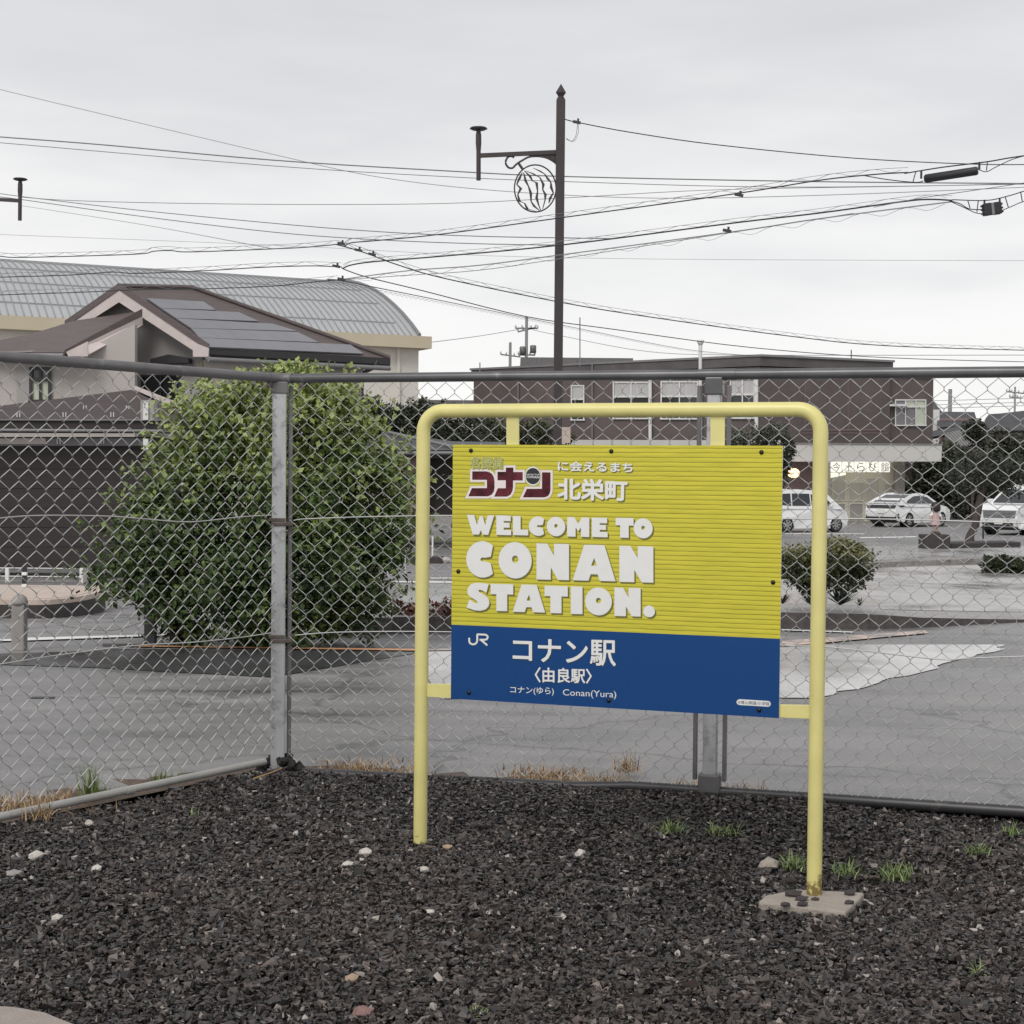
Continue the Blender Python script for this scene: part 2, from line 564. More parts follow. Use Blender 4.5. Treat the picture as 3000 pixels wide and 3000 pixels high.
def add_rust_foot(ma):
    t = ma.node_tree
    b = t.nodes['Principled BSDF']
    src = b.inputs['Base Color'].links[0].from_socket
    a = t.nodes.new('ShaderNodeTexCoord')
    s_ = t.nodes.new('ShaderNodeSeparateXYZ')
    t.links.new(a.outputs['Object'], s_.inputs[0])
    n_1 = t.nodes.new('ShaderNodeTexNoise')
    n_1.inputs['Scale'].default_value = 55
    n_1.inputs['Detail'].default_value = 6
    t.links.new(a.outputs['Object'], n_1.inputs['Vector'])
    m1 = t.nodes.new('ShaderNodeMapRange')
    m1.inputs['From Min'].default_value = 0.07
    m1.inputs['From Max'].default_value = -0.03
    m1.inputs['To Max'].default_value = 0.40
    t.links.new(s_.outputs['Z'], m1.inputs['Value'])
    a1 = t.nodes.new('ShaderNodeMath')
    t.links.new(m1.outputs[0], a1.inputs[0])
    t.links.new(n_1.outputs['Fac'], a1.inputs[1])
    m2 = t.nodes.new('ShaderNodeMapRange')
    m2.inputs['From Min'].default_value = 0.72
    m2.inputs['From Max'].default_value = 0.86
    m2.inputs['To Max'].default_value = 0.85
    t.links.new(a1.outputs[0], m2.inputs['Value'])
    x_ = t.nodes.new('ShaderNodeMix')
    x_.data_type = 'RGBA'
    t.links.new(m2.outputs[0], x_.inputs[0])
    t.links.new(src, x_.inputs[6])
    x_.inputs[7].default_value = (0.13, 0.075, 0.02, 1)
    t.links.new(x_.outputs[2], b.inputs['Base Color'])


add_rust_foot(M['yellow'])


def asphalt_detail(ma, crack=0.55, lo=0.62, hi=1.22, st=(0.35, 1.9, 1)):
    """aggregate speckle, thin cracks, stretched stains and uneven wet gloss"""
    t = ma.node_tree
    b = t.nodes['Principled BSDF']
    src = b.inputs['Base Color'].links[0].from_socket
    a = t.nodes.new('ShaderNodeTexCoord')
    sp = t.nodes.new('ShaderNodeTexNoise')
    sp.inputs['Scale'].default_value = 130
    sp.inputs['Detail'].default_value = 3
    t.links.new(a.outputs['Object'], sp.inputs['Vector'])
    w = t.nodes.new('ShaderNodeTexNoise')
    w.inputs['Scale'].default_value = 2.5
    w.inputs['Detail'].default_value = 6
    t.links.new(a.outputs['Object'], w.inputs['Vector'])
    wv = t.nodes.new('ShaderNodeVectorMath')
    wv.operation = 'MULTIPLY_ADD'
    wv.inputs[1].default_value = (0.5, 0.5, 0.5)
    t.links.new(w.outputs['Color'], wv.inputs[0])
    t.links.new(a.outputs['Object'], wv.inputs[2])
    vo = t.nodes.new('ShaderNodeTexVoronoi')
    vo.feature = 'DISTANCE_TO_EDGE'
    vo.inputs['Scale'].default_value = 0.42
    t.links.new(wv.outputs[0], vo.inputs['Vector'])
    m1 = t.nodes.new('ShaderNodeMapRange')
    m1.inputs['From Min'].default_value = 0.0
    m1.inputs['From Max'].default_value = 0.012
    m1.inputs['To Min'].default_value = crack
    m1.inputs['To Max'].default_value = 1.0
    t.links.new(vo.outputs['Distance'], m1.inputs['Value'])
    mps = t.nodes.new('ShaderNodeMapping')
    mps.inputs['Scale'].default_value = st
    mps.inputs['Rotation'].default_value = (0, 0, 0.12)
    t.links.new(a.outputs['Object'], mps.inputs[0])
    st_ = t.nodes.new('ShaderNodeTexNoise')
    st_.inputs['Scale'].default_value = 1.1
    st_.inputs['Detail'].default_value = 7
    st_.inputs['Roughness'].default_value = 0.65
    t.links.new(mps.outputs[0], st_.inputs['Vector'])
    m2 = t.nodes.new('ShaderNodeMapRange')
    m2.inputs['From Min'].default_value = 0.32
    m2.inputs['From Max'].default_value = 0.66
    m2.inputs['To Min'].default_value = lo
    m2.inputs['To Max'].default_value = hi
    t.links.new(st_.outputs['Fac'], m2.inputs['Value'])
    m3 = t.nodes.new('ShaderNodeMapRange')
    m3.inputs['From Min'].default_value = 0.3
    m3.inputs['From Max'].default_value = 0.7
    m3.inputs['To Min'].default_value = 0.78
    m3.inputs['To Max'].default_value = 1.22
    t.links.new(sp.outputs['Fac'], m3.inputs['Value'])
    k1 = t.nodes.new('ShaderNodeMath')
    k1.operation = 'MULTIPLY'
    t.links.new(m1.outputs[0], k1.inputs[0])
    t.links.new(m2.outputs[0], k1.inputs[1])
    k2 = t.nodes.new('ShaderNodeMath')
    k2.operation = 'MULTIPLY'
    t.links.new(k1.outputs[0], k2.inputs[0])
    t.links.new(m3.outputs[0], k2.inputs[1])
    sc = t.nodes.new('ShaderNodeVectorMath')
    sc.operation = 'SCALE'
    t.links.new(src, sc.inputs[0])
    t.links.new(k2.outputs[0], sc.inputs['Scale'])
    t.links.new(sc.outputs[0], b.inputs['Base Color'])
    r_ = t.nodes.new('ShaderNodeMapRange')
    r_.inputs['From Min'].default_value = 0.35
    r_.inputs['From Max'].default_value = 0.65
    base = b.inputs['Roughness'].default_value
    r_.inputs['To Min'].default_value = max(0.12, base - 0.28)
    r_.inputs['To Max'].default_value = base + 0.12
    t.links.new(st_.outputs['Fac'], r_.inputs['Value'])
    t.links.new(r_.outputs[0], b.inputs['Roughness'])


for _k in ('asphalt', 'wet_asphalt', 'wet_concrete', 'paving', 'road'):
    asphalt_detail(M[_k], 0.55 if _k == 'asphalt' else 1.0, *((0.62, 1.22) if _k == 'asphalt' else (0.84, 1.10, (0.7, 0.3, 1))))

# ================================================================== GROUND
g = MB()
xs = [-400, -60, -25, -8, -2, 3, 8, 25, 60, 400]
ys = [1.0, 3.6, 4.5, 4.62, 6, 12, 20, 30, 45, 70, 120, 900]
g.grid([[Vector((x, y, gz(y) if y > 4.55 or x < -1.5 else -0.3)) for x in xs] for y in ys])
tag(g.build('asphalt_ground', M['asphalt']), kind='structure')

# fence geometry on the ground
FC = bed(813, 2250)                     # corner post
aL, aR = math.radians(-125.08), math.radians(-16.5)
DL = Vector((math.cos(aL), math.sin(aL), 0))
DR = Vector((math.cos(aR), math.sin(aR), 0))
LLEN, RLEN = 2.6, 3.9
FEND_L, FEND_R = FC + DL * LLEN, FC + DR * RLEN

# gravel bed: a low bank bounded by the fence line
gb = MB()
front = [Vector((-3.5, 2.4, 0)), Vector((3.5, 2.4, 0))]
bank = [FEND_L, FC, FEND_R]
ring = [Vector((FEND_L.x, 2.4, 0)), FEND_L, FC, FEND_R, Vector((FEND_R.x, 2.4, 0))]
gb.slab([p + Vector((0, 0, -0.09)) for p in ring], (0, 0, -0.3))
FOOTC = bed(2393, 2630, -0.035)


def hz(x, y):
    """surface of the gravel bank"""
    h = 0.012 * np.sin(x * 2.1 + 0.5) * np.sin(y * 2.7) + 0.006 * np.sin(x * 7 + y * 5)
    return h - 0.052 * np.exp(-((x - FOOTC.x) ** 2 + (y - FOOTC.y) ** 2) / 0.55 ** 2)


def inside_pt(x, y):
    return bool(inside_bed(np.array([x]), np.array([y]), 0.0)[0])




def inside_bed(x, y, margin=0.0):
    # left of the left fence line / beyond right fence line are outside
    nl = np.array([DL.y, -DL.x])     # normals pointing inwards (towards camera/right)
    if nl[0] < 0:
        nl = -nl
    nr = np.array([DR.y, -DR.x])
    if nr[1] > 0:
        nr = -nr
    a = (x - FC.x) * nl[0] + (y - FC.y) * nl[1]
    b_ = (x - FC.x) * nr[0] + (y - FC.y) * nr[1]
    return (a > margin) & (b_ > margin)


_st = 0.06
_nx, _ny = int(4.6 / _st), int(3.6 / _st)
for _i in range(_nx):
    for _j in range(_ny):
        q4 = [(-2.3 + (_i + a) * _st, 2.5 + (_j + b_) * _st) for a, b_ in ((0, 0), (1, 0), (1, 1), (0, 1))]
        if all(inside_pt(*q) for q in q4):
            gb.add([Vector((x, y, float(hz(x, y)) - 0.012)) for x, y in q4], [(0, 1, 2, 3)])
tag(gb.build('gravel_bed', M['soil']), kind='structure')

# stones
ICO_V = []
ph = (1 + 5 ** .5) / 2
for a, b_ in ((1, ph), (-1, ph), (1, -ph), (-1, -ph)):
    ICO_V += [(0, a, b_), (a, b_, 0), (b_, 0, a)]
ICO_V = np.array(ICO_V) / math.sqrt(1 + ph * ph)
ICO_F = []
for i in range(12):
    for j in range(i + 1, 12):
        for k in range(j + 1, 12):
            d = [np.linalg.norm(ICO_V[p] - ICO_V[q]) for p, q in ((i, j), (j, k), (i, k))]
            if max(d) < 1.2:
                nn = np.cross(ICO_V[j] - ICO_V[i], ICO_V[k] - ICO_V[i])
                ICO_F.append((i, j, k) if nn.dot(ICO_V[i]) > 0 else (i, k, j))
ICO_F = np.array(ICO_F)


CHIP_V = np.array([(x, y, z) for z in (-.62, .62) for y in (-.62, .62) for x in (-.62, .62)])
CHIP_F = np.array([(0, 2, 3), (0, 3, 1), (4, 5, 7), (4, 7, 6), (0, 1, 5), (0, 5, 4), (2, 6, 7), (2, 7, 3), (0, 4, 6), (0, 6, 2), (1, 3, 7), (1, 7, 5)])


def rand_rot(n):
    q = np.random.normal(size=(n, 4))
    q /= np.linalg.norm(q, axis=1)[:, None]
    w, x, y, z = q.T
    return np.stack([1 - 2 * (y * y + z * z), 2 * (x * y - z * w), 2 * (x * z + y * w),
                     2 * (x * y + z * w), 1 - 2 * (x * x + z * z), 2 * (y * z - x * w),
                     2 * (x * z - y * w), 2 * (y * z + x * w), 1 - 2 * (x * x + y * y)], axis=1).reshape(n, 3, 3)


# concrete footing polygon (needed to keep stones off it)
FOOT = [bed(2221, 2641, -0.030), bed(2243, 2622, -0.030), bed(2330, 2604, -0.030), bed(2533, 2614, -0.030), bed(2519, 2632, -0.030), bed(2477, 2672, -0.030)]
PLAT = [bed(-60, 2944, 0.03), bed(40, 2950, 0.03), bed(130, 2966, 0.03), bed(170, 2983, 0.03), bed(215, 3000, 0.03), bed(260, 3030, 0.03), bed(270, 3200, 0.03), bed(-60, 3200, 0.03)]


def in_poly(x, y, pts):
    c = np.zeros(len(x), dtype=bool)
    n = len(pts)
    for i in range(n):
        p, q = pts[i], pts[(i + 1) % n]
        cond = ((p.y > y) != (q.y > y)) & (x < (q.x - p.x) * (y - p.y) / (q.y - p.y + 1e-12) + p.x)
        c ^= cond
    return c


def gravel(n, smin, smax, zlo, zhi, seed, light):
    np.random.seed(seed)
    y = 2.6 + np.random.rand(n * 2) ** 1.15 * 3.5
    x = (np.random.rand(n * 2) - 0.5) * 2 * (0.36 * y + 0.25)
    keep = inside_bed(x, y, -0.01) & ~in_poly(x, y, FOOT) & ~in_poly(x, y, PLAT)
    x, y = x[keep][:n], y[keep][:n]
    n = len(x)
    s = smin + (smax - smin) * np.random.rand(n) ** 2.2
    base = CHIP_V[None] * (0.55 + 0.75 * np.random.rand(n, 8, 1)) + 0.22 * np.random.normal(size=(n, 8, 3))
    base = base * np.stack([np.full(n, 1.15), 0.6 + 0.4 * np.random.rand(n), 0.28 + 0.35 * np.random.rand(n)], 1)[:, None, :]
    R = rand_rot(n)
    # keep stones lying fairly flat: blend to yaw-only rotation
    yaw = np.random.rand(n) * 2 * math.pi
    c, s_ = np.cos(yaw), np.sin(yaw)
    Z = np.zeros(n)
    Y_ = np.stack([c, -s_, Z, s_, c, Z, Z, Z, Z + 1], 1).reshape(n, 3, 3)
    flat = np.random.rand(n) < 0.45
    R[flat] = Y_[flat]
    V = np.einsum('nij,nkj->nki', R, base) * s[:, None, None]
    z = zlo + (zhi - zlo) * np.random.rand(n) + hz(x, y)
    V += np.stack([x, y, z], 1)[:, None, :]
    Fc = (CHIP_F[None] + 8 * np.arange(n)[:, None, None]).reshape(-1, 3)
    tn = np.clip(np.random.beta(1.7, 3.4, n) + 0.10 * np.sin(x * 3.1) * np.cos(y * 2.3), 0, 0.8)
    lm = np.random.rand(n) < light
    tn[lm] = 0.82 + 0.18 * np.random.rand(lm.sum())
    return V.reshape(-1, 3), Fc, np.repeat(tn, 12)


V1, F1, T1 = gravel(62000, 0.0062, 0.0150, -0.012, 0.008, 1, 0.02)
V2, F2, T2 = gravel(46000, 0.0040, 0.0105, 0.000, 0.013, 2, 0.045)
V3, F3, T3 = gravel(2200, 0.014, 0.023, -0.006, 0.006, 3, 0.02)
V = np.concatenate([V1, V2, V3])
Fc = np.concatenate([F1, F2 + len(V1), F3 + len(V1) + len(V2)])
o = np_mesh('gravel', V, Fc, np.concatenate([T1, T2, T3]), M['gravel'])
tag(o, kind='stuff')


def stone(name, px, r, mat_, label, cat, squash=0.6, seed=0, group=None, zoff=None, yaw=0.0):
    rnd = np.random.RandomState(seed)
    p = bed(*px, 0.012)
    for _ in range(3):
        p = bed(*px, float(hz(p.x, p.y)) + 0.012)
    if name == 'gravel_stone':
        p = bed(*px, -0.030 + r * squash * 0.55)
    v = ICO_V * (0.75 + 0.45 * rnd.rand(12, 1))
    bm = bmesh.new()
    vs_ = [bm.verts.new(Vector(q)) for q in v]
    for f_ in ICO_F:
        bm.faces.new([vs_[i] for i in f_])
    bmesh.ops.subdivide_edges(bm, edges=bm.edges[:], cuts=1, use_grid_fill=True)
    for q in bm.verts:
        q.co += Vector(rnd.normal(size=3)) * 0.05
    mb = MB()
    c, s_ = math.cos(yaw), math.sin(yaw)
    pts = [Vector(((q.co.x * c - q.co.y * 0.7 * s_) * r, (q.co.x * s_ + q.co.y * 0.7 * c) * r, q.co.z * r * squash)) + p for q in bm.verts]
    bm.verts.index_update()
    mb.add(pts, [[q.index for q in f_.verts] for f_ in bm.faces])
    bm.free()
    return tag(mb.build(name, mat_, origin=p), label, cat, group)


G_ST = 'pale stones lying among the dark gravel'
stone('pale_stone', (1073, 2497), 0.024, M['pale_stone'], 'largest pinkish white stone right of the left sign post foot', 'stone', 0.6, 1, G_ST)
stone('pale_stone', (1018, 2532), 0.021, M['pale_stone'], 'bright white stone just below and left of the pinkish white one', 'stone', 0.5, 2, G_ST, yaw=.5)
stone('pale_stone', (1702, 2502), 0.022, M['pale_stone'], 'white stone on the gravel below the middle of the sign', 'stone', 0.7, 3, G_ST, yaw=.7)
stone('pale_stone', (103, 2509), 0.025, M['pale_stone'], 'broad cream stone near the left edge below the grey pipe', 'stone', 0.6, 4, G_ST)
stone('pale_stone', (262, 2413), 0.016, M['pale_stone'], 'upright pale stone close in front of the grey pipe', 'stone', 1.0, 5, G_ST)
stone('pale_stone', (282, 2545), 0.016, M['pale_stone'], 'small angular cream stone right of the broad cream one', 'stone', 0.7, 6, G_ST)
stone('pale_stone', (168, 2690), 0.017, M['pale_stone'], 'white stone low on the left, above the concrete edge', 'stone', 0.8, 7, G_ST)
stone('tan_stone', (1030, 2868), 0.017, M['tan_stone'], 'yellowish stone in the lower middle left of the gravel', 'stone', 0.7, 8, G_ST)
stone('pink_stone', (1063, 2966), 0.026, M['pink_stone'], 'rounded reddish pink stone at the bottom edge of the gravel', 'stone', 0.7, 9, G_ST)
stone('grey_stone', (2252, 2535), 0.034, M['concrete'], 'lumpy grey brown stone left of the right sign post', 'stone', 0.7, 10, G_ST)
stone('pale_stone', (1262, 2671), 0.013, M['pale_stone'], 'small white stone straight below the left sign post', 'stone', 0.6, 11, G_ST)
stone('pale_stone', (1244, 2547), 0.013, M['pale_stone'], 'small round white stone just under the left sign post foot', 'stone', 0.9, 12, G_ST)
stone('tan_stone', (1310, 2482), 0.017, M['tan_stone'], 'flat tan stone beside the left sign post foot', 'stone', 0.5, 13, G_ST)
stone('pale_stone', (40, 2560), 0.024, M['bollard'], 'dull beige stone at the far left below the cream one', 'stone', 0.6, 14, G_ST)
for k, (px, s) in enumerate([((2300, 2650), 0.014), ((2348, 2632), 0.020), ((2350, 2648), 0.018), ((2388, 2634), 0.012), ((2486, 2644), 0.014), ((2490, 2616), 0.020), ((2325, 2618), 0.026)]):
    stone('gravel_stone', px, s, M['stone_dark'], ['flat dark stone lying left on the concrete footing', 'dark stone beside the right post foot on the footing', 'second dark stone in front of the one beside the post foot', 'tiny brown stone touching the front of the right sign post', 'round black stone alone on the right of the footing', 'dark stone on the back right edge of the footing', 'large dark stone on the back left edge of the footing'][k], 'stone', 0.5, 20 + k, 'dark stones lying on the concrete footing')

mb = MB()
mb.slab(FOOT, (0, 0, -0.07))
fo = mb.build('concrete_footing', M['concrete'], origin=bed(2393, 2625, -.03), bevel=0.006)
tag(fo, 'worn beige concrete slab at the foot of the right sign post', 'footing')
mb = MB()
mb.slab(PLAT, (0, 0, -0.2))
tag(mb.build('platform_edge', M['platform']), kind='structure')


# draped ground sheets: px quads -> grid on the terrain
def drape(name, rows, material, dz, kind='structure', n=14, label=None, cat=None, parent=None):
    """rows: list of (left px, right px) from far to near"""
    pr = []
    for (a, b_), (c, d_) in zip(rows, rows[1:]):
        for k in range(6):
            t = k / 6
            l = (lerp(a[0], c[0], t), lerp(a[1], c[1], t))
            r_ = (lerp(b_[0], d_[0], t), lerp(b_[1], d_[1], t))
            pr.append([gpt(lerp(l[0], r_[0], u / n), lerp(l[1], r_[1], u / n), dz) for u in range(n + 1)])
    a, b_ = rows[-1]
    pr.append([gpt(lerp(a[0], b_[0], u / n), lerp(a[1], b_[1], u / n), dz) for u in range(n + 1)])
    q = MB()
    q.grid(pr)
    o_ = q.build(name, material, parent)
    if kind:
        o_['kind'] = kind
    return o_


drape('wet_pavement', [((-300, 1925), (300, 1905)), ((-300, 1938), (300, 1956))], M['wet_asphalt'], 0.004)
drape('wet_pavement', [((300, 1900), (1250, 1908)), ((300, 1956), (800, 1983)), ((300, 1957), (850, 1987))], M['wet_asphalt'], 0.004)
drape('wet_road', [((300, 1885), (1270, 1895)), ((300, 1892), (1262, 1907))], M['wet_asphalt'], 0.005)
drape('wet_concrete', [((1236, 1906), (2290, 1896)), ((1238, 1960), (2500, 1960)), ((1290, 2046), (2380, 2043))], M['wet_concrete'], 0.005)
_rr = random.Random(4)
_edge = [(2962, 1888), (2925, 1903), (2760, 1950), (2570, 2000), (2400, 2043)]
_rows = []
for (xa, ya), (xb, yb) in zip(_edge, _edge[1:]):
    for k in range(7):
        t_ = k / 7
        _rows.append(((2290, lerp(ya, yb, t_)), (lerp(xa, xb, t_) + _rr.uniform(-26, 22), lerp(ya, yb, t_))))
_rows.append(((2290, 2044), (2380, 2044)))
drape('wet_concrete', _rows, M['wet_concrete'], 0.006)
drape('plaza_paving', [((1500, 1668), (3300, 1652)), ((1700, 1720), (3400, 1700)), ((2000, 1775), (3400, 1800))], M['paving'], 0.004)
drape('road', [((1230, 1690), (1700, 1690)), ((1150, 1765), (2100, 1765))], M['road'], 0.004)
drape('road', [((1700, 1600), (3400, 1600)), ((1600, 1652), (3400, 1636))], M['road'], 0.004)
for rows, mm in (([((-200, 1877), (36, 1872)), ((-200, 1883), (36, 1877))], 'white_line'),
                 ([((78, 1868), (500, 1857)), ((78, 1876), (500, 1861))], 'white_line'),
                 ([((380, 1890), (1235, 1901)), ((380, 1893), (1235, 1906))], 'orange_line'),
                 ([((1235, 1901), (2300, 1884)), ((1235, 1906), (2300, 1890))], 'pink_line'),
                 ([((2290, 1877), (2710, 1846)), ((2290, 1894), (2720, 1854))], 'pink_line'),
                 ([((2290, 1843), (2500, 1850)), ((2290, 1846), (2500, 1853))], 'white_line'),
                 ([((1150, 1702), (1700, 1706)), ((1150, 1706), (1700, 1711))], 'white_line'),
                 ([((1250, 1692), (1800, 1692)), ((1250, 1695), (1800, 1695))], 'white_line'),
                 ([((2300, 1563), (2530, 1563)), ((2300, 1565), (2530, 1565))], 'white_line'),
                 ([((2515, 1574), (2685, 1571)), ((2515, 1577), (2685, 1574))], 'white_line')):
    drape('road_line', rows, M[mm], 0.012)
# kerb lines of the far roadway
mb = MB()
for rows in ([(2480, 1668), (2880, 1651), (3300, 1640)],):
    pts = [gpt(*q) for q in rows]
    for a, b_ in zip(pts, pts[1:]):
        mb.slab([a, b_, b_ + Vector((0, .9, 0)), a + Vector((0, .9, 0))], (0, 0, 0.12))
tag(mb.build('kerb', M['kerb']), kind='structure')
# median kerb with stone face
mb = MB()
mt_ = MB()
kb = [((900, 1868), .13), ((1150, 1857), .15), ((1700, 1850), .16), ((2290, 1842), .16), ((2540, 1844), .15), ((2700, 1839), .10), ((2860, 1830), .06), ((3000, 1823), .03), ((3400, 1815), .02)]
for (a, ha), (b_, hb) in zip(kb, kb[1:]):
    A_, B_ = gpt(*a), gpt(*b_)
    bk = Vector((0, 1.15, -0.03))
    vv = [A_ - Vector((0, 0, .1)), B_ - Vector((0, 0, .1)), B_ + Vector((0, 0, hb)), A_ + Vector((0, 0, ha))]
    mb.add(vv, [(0, 1, 2, 3)])
    mt_.add([vv[3], vv[2], vv[2] + bk, vv[3] + bk, vv[0] + bk, vv[1] + bk], [(0, 1, 2, 3), (3, 2, 5, 4)])
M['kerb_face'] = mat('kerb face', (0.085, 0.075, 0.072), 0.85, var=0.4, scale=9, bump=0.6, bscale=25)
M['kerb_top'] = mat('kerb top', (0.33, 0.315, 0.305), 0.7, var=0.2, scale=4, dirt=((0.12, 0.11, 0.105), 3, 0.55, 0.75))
tag(mb.build('median_kerb_face', M['kerb_face']), kind='structure')
tag(mt_.build('median_kerb', M['kerb_top']), kind='structure')
# near dirt strip outside the fence
mb = MB()
for A_, B_, wd_ in ((FEND_L, FC, 0.42), (FC, FEND_R, 0.26)):
    u = (B_ - A_).normalized()
    nrm = Vector((-u.y, u.x, 0))
    if (nrm.x > 0) if A_ is FEND_L else (nrm.y < 0):
        nrm = -nrm
    rj_ = random.Random(3)
    ns_ = 46
    inn = [A_.lerp(B_, k / ns_) + nrm * 0.02 for k in range(ns_ + 1)]
    mid_ = [A_.lerp(B_, k / ns_) + nrm * (wd_ * .6) + Vector((0, 0, -.022)) for k in range(ns_ + 1)]
    oute = [A_.lerp(B_, k / ns_) + nrm * wd_ * lerp(1.5, 1.0, k / ns_) * (0.72 + 0.5 * rj_.random()) + Vector((0, 0, -.052)) for k in range(ns_ + 1)]
    mb.grid([inn, mid_, oute])
M['dirt'] = mat('dirt strip', (0.115, 0.083, 0.064), 0.95, var=0.4, scale=25, bump=0.5, bscale=120)
tag(mb.build('dirt_strip', M['dirt']), kind='structure')

# manhole cover slot on the near asphalt
mb = MB()
p = gpt(125, 2046)
mb.box(p + Vector((0, 0, 0.003)), (0.125, 0.045, 0.006))
tag(mb.build('drain_slot', M['black'], origin=p, bevel=0.002), 'narrow dark drain slot in the asphalt at the left', 'drain')


def local(mb, name, material, parent, bevel=0.0):
    """part built in the parent's own coordinates"""
    o_ = mb.build(name, material, bevel=bevel)
    o_.parent = parent
    return o_


# ================================================================== STATION SIGN
SBL = bed(1231, 2480)
SA = math.radians(-19)
SU = Vector((math.cos(SA), math.sin(SA), 0))
SN = Vector((SU.y, -SU.x, 0))            # towards the viewer
SW, SH, SR = 1.163, 1.294, 0.062
sign = thing('station_sign', 'yellow framed welcome sign with yellow and blue panel standing on the gravel', 'sign', SBL)


def SPt(u, z, off=0.0):
    return SBL + SU * u + Vector((0, 0, z)) + SN * off


def SPX(x, y, off=0.0):
    return vpl(SBL, SBL + SU, x, y, off)


pts = [SPt(0, -0.25), SPt(0, 0.4), SPt(0, SH - SR * 1.6)]
for k in range(9):
    a = math.pi - k / 8 * math.pi / 2
    pts.append(SPt(SR + SR * math.cos(a), SH - SR + SR * math.sin(a)))
pts += [SPt(SW / 2, SH)]
for k in range(9):
    a = math.pi / 2 - k / 8 * math.pi / 2
    pts.append(SPt(SW - SR + SR * math.cos(a), SH - SR + SR * math.sin(a)))
pts += [SPt(SW, SH - SR * 1.6), SPt(SW, 0.4), SPt(SW, -0.036)]
mb = MB()
mb.tube(pts, 0.0205, 20)
mb.build('frame', M['yellow'], sign)
PANEL_OFF = 0.012


def qbox(px4, front, depth):
    """flat box given by four photo pixels on the sign plane"""
    q = [SPX(x, y, front) for x, y in px4]
    return MB().slab(q, SN * -depth)


for q in ([(1483, 1205), (1520, 1205), (1520, 1330), (1483, 1330)], [(2081, 1205), (2123, 1205), (2123, 1330), (2081, 1330)]):
    qbox(q, 0.004, 0.006).build('strap', M['yellow'], sign, bevel=0.001)
for q in ([(1240, 2003), (1345, 2005), (1345, 2047), (1240, 2041)], [(2275, 2064), (2385, 2066), (2385, 2107), (2275, 2102)]):
    qbox(q, 0.004, 0.006).build('bracket', M['yellow'], sign, bevel=0.001)
# panel
PU0, PU1, PZ0, PZ1, PZS = 0.0985, 1.0625, 0.4485, 1.1945, 0.6665
mb = MB()
mb.slab([SPt(PU0, PZ0, PANEL_OFF), SPt(PU1, PZ0, PANEL_OFF), SPt(PU1, PZ1, PANEL_OFF), SPt(PU0, PZ1, PANEL_OFF)], SN * -0.006)
panel = mb.build('panel', M['print_white'], sign)
e0 = PANEL_OFF + 0.0004


def prn(pts_px, name, material, off, holes=(), org=(0, 0), sc=1.0, parent=panel):
    """flat printed shape from photo pixels (through a zoom window org/sc) onto the panel"""
    conv = lambda L: [SPX(org[0] + x * sc, org[1] + y * sc, PANEL_OFF + off) for x, y in L]
    loops = [conv(pts_px)] + [conv(h) for h in holes]
    flat = [[Vector(((p - SBL).dot(SU), p.z, 0)) for p in L] for L in loops]
    tri = tessellate_polygon(flat)
    vv = [p for L in loops for p in L]
    q = MB()
    ff = []
    for t in tri:
        a, b_, c = (vv[i] for i in t)
        if (b_ - a).cross(c - a).dot(SN) < 0:
            t = (t[0], t[2], t[1])
        ff.append(tuple(t))
    q.add(vv, ff)
    return q


mb = MB()
mb.slab([SPt(PU0, PZS, e0), SPt(PU1, PZS, e0), SPt(PU1, PZ1, e0), SPt(PU0, PZ1, e0)], SN * -0.0002)
mb.build('yellow_print', M['boards'], panel)
mb = MB()
mb.slab([SPt(PU0, PZ0, e0), SPt(PU1, PZ0, e0), SPt(PU1, PZS, e0), SPt(PU0, PZS, e0)], SN * -0.0002)
mb.build('blue_print', M['print_blue'], panel)

Z2 = ((1300, 1300), 700 / 1932)
Z3 = ((1300, 1700), 700 / 1932)


def ell(cx, cy, rx, ry, a0=0, a1=360, n=28):
    return [(cx + rx * math.cos(math.radians(a0 + (a1 - a0) * k / n)), cy + ry * math.sin(math.radians(a0 + (a1 - a0) * k / n))) for k in range(n + (0 if a1 - a0 == 360 else 1))]


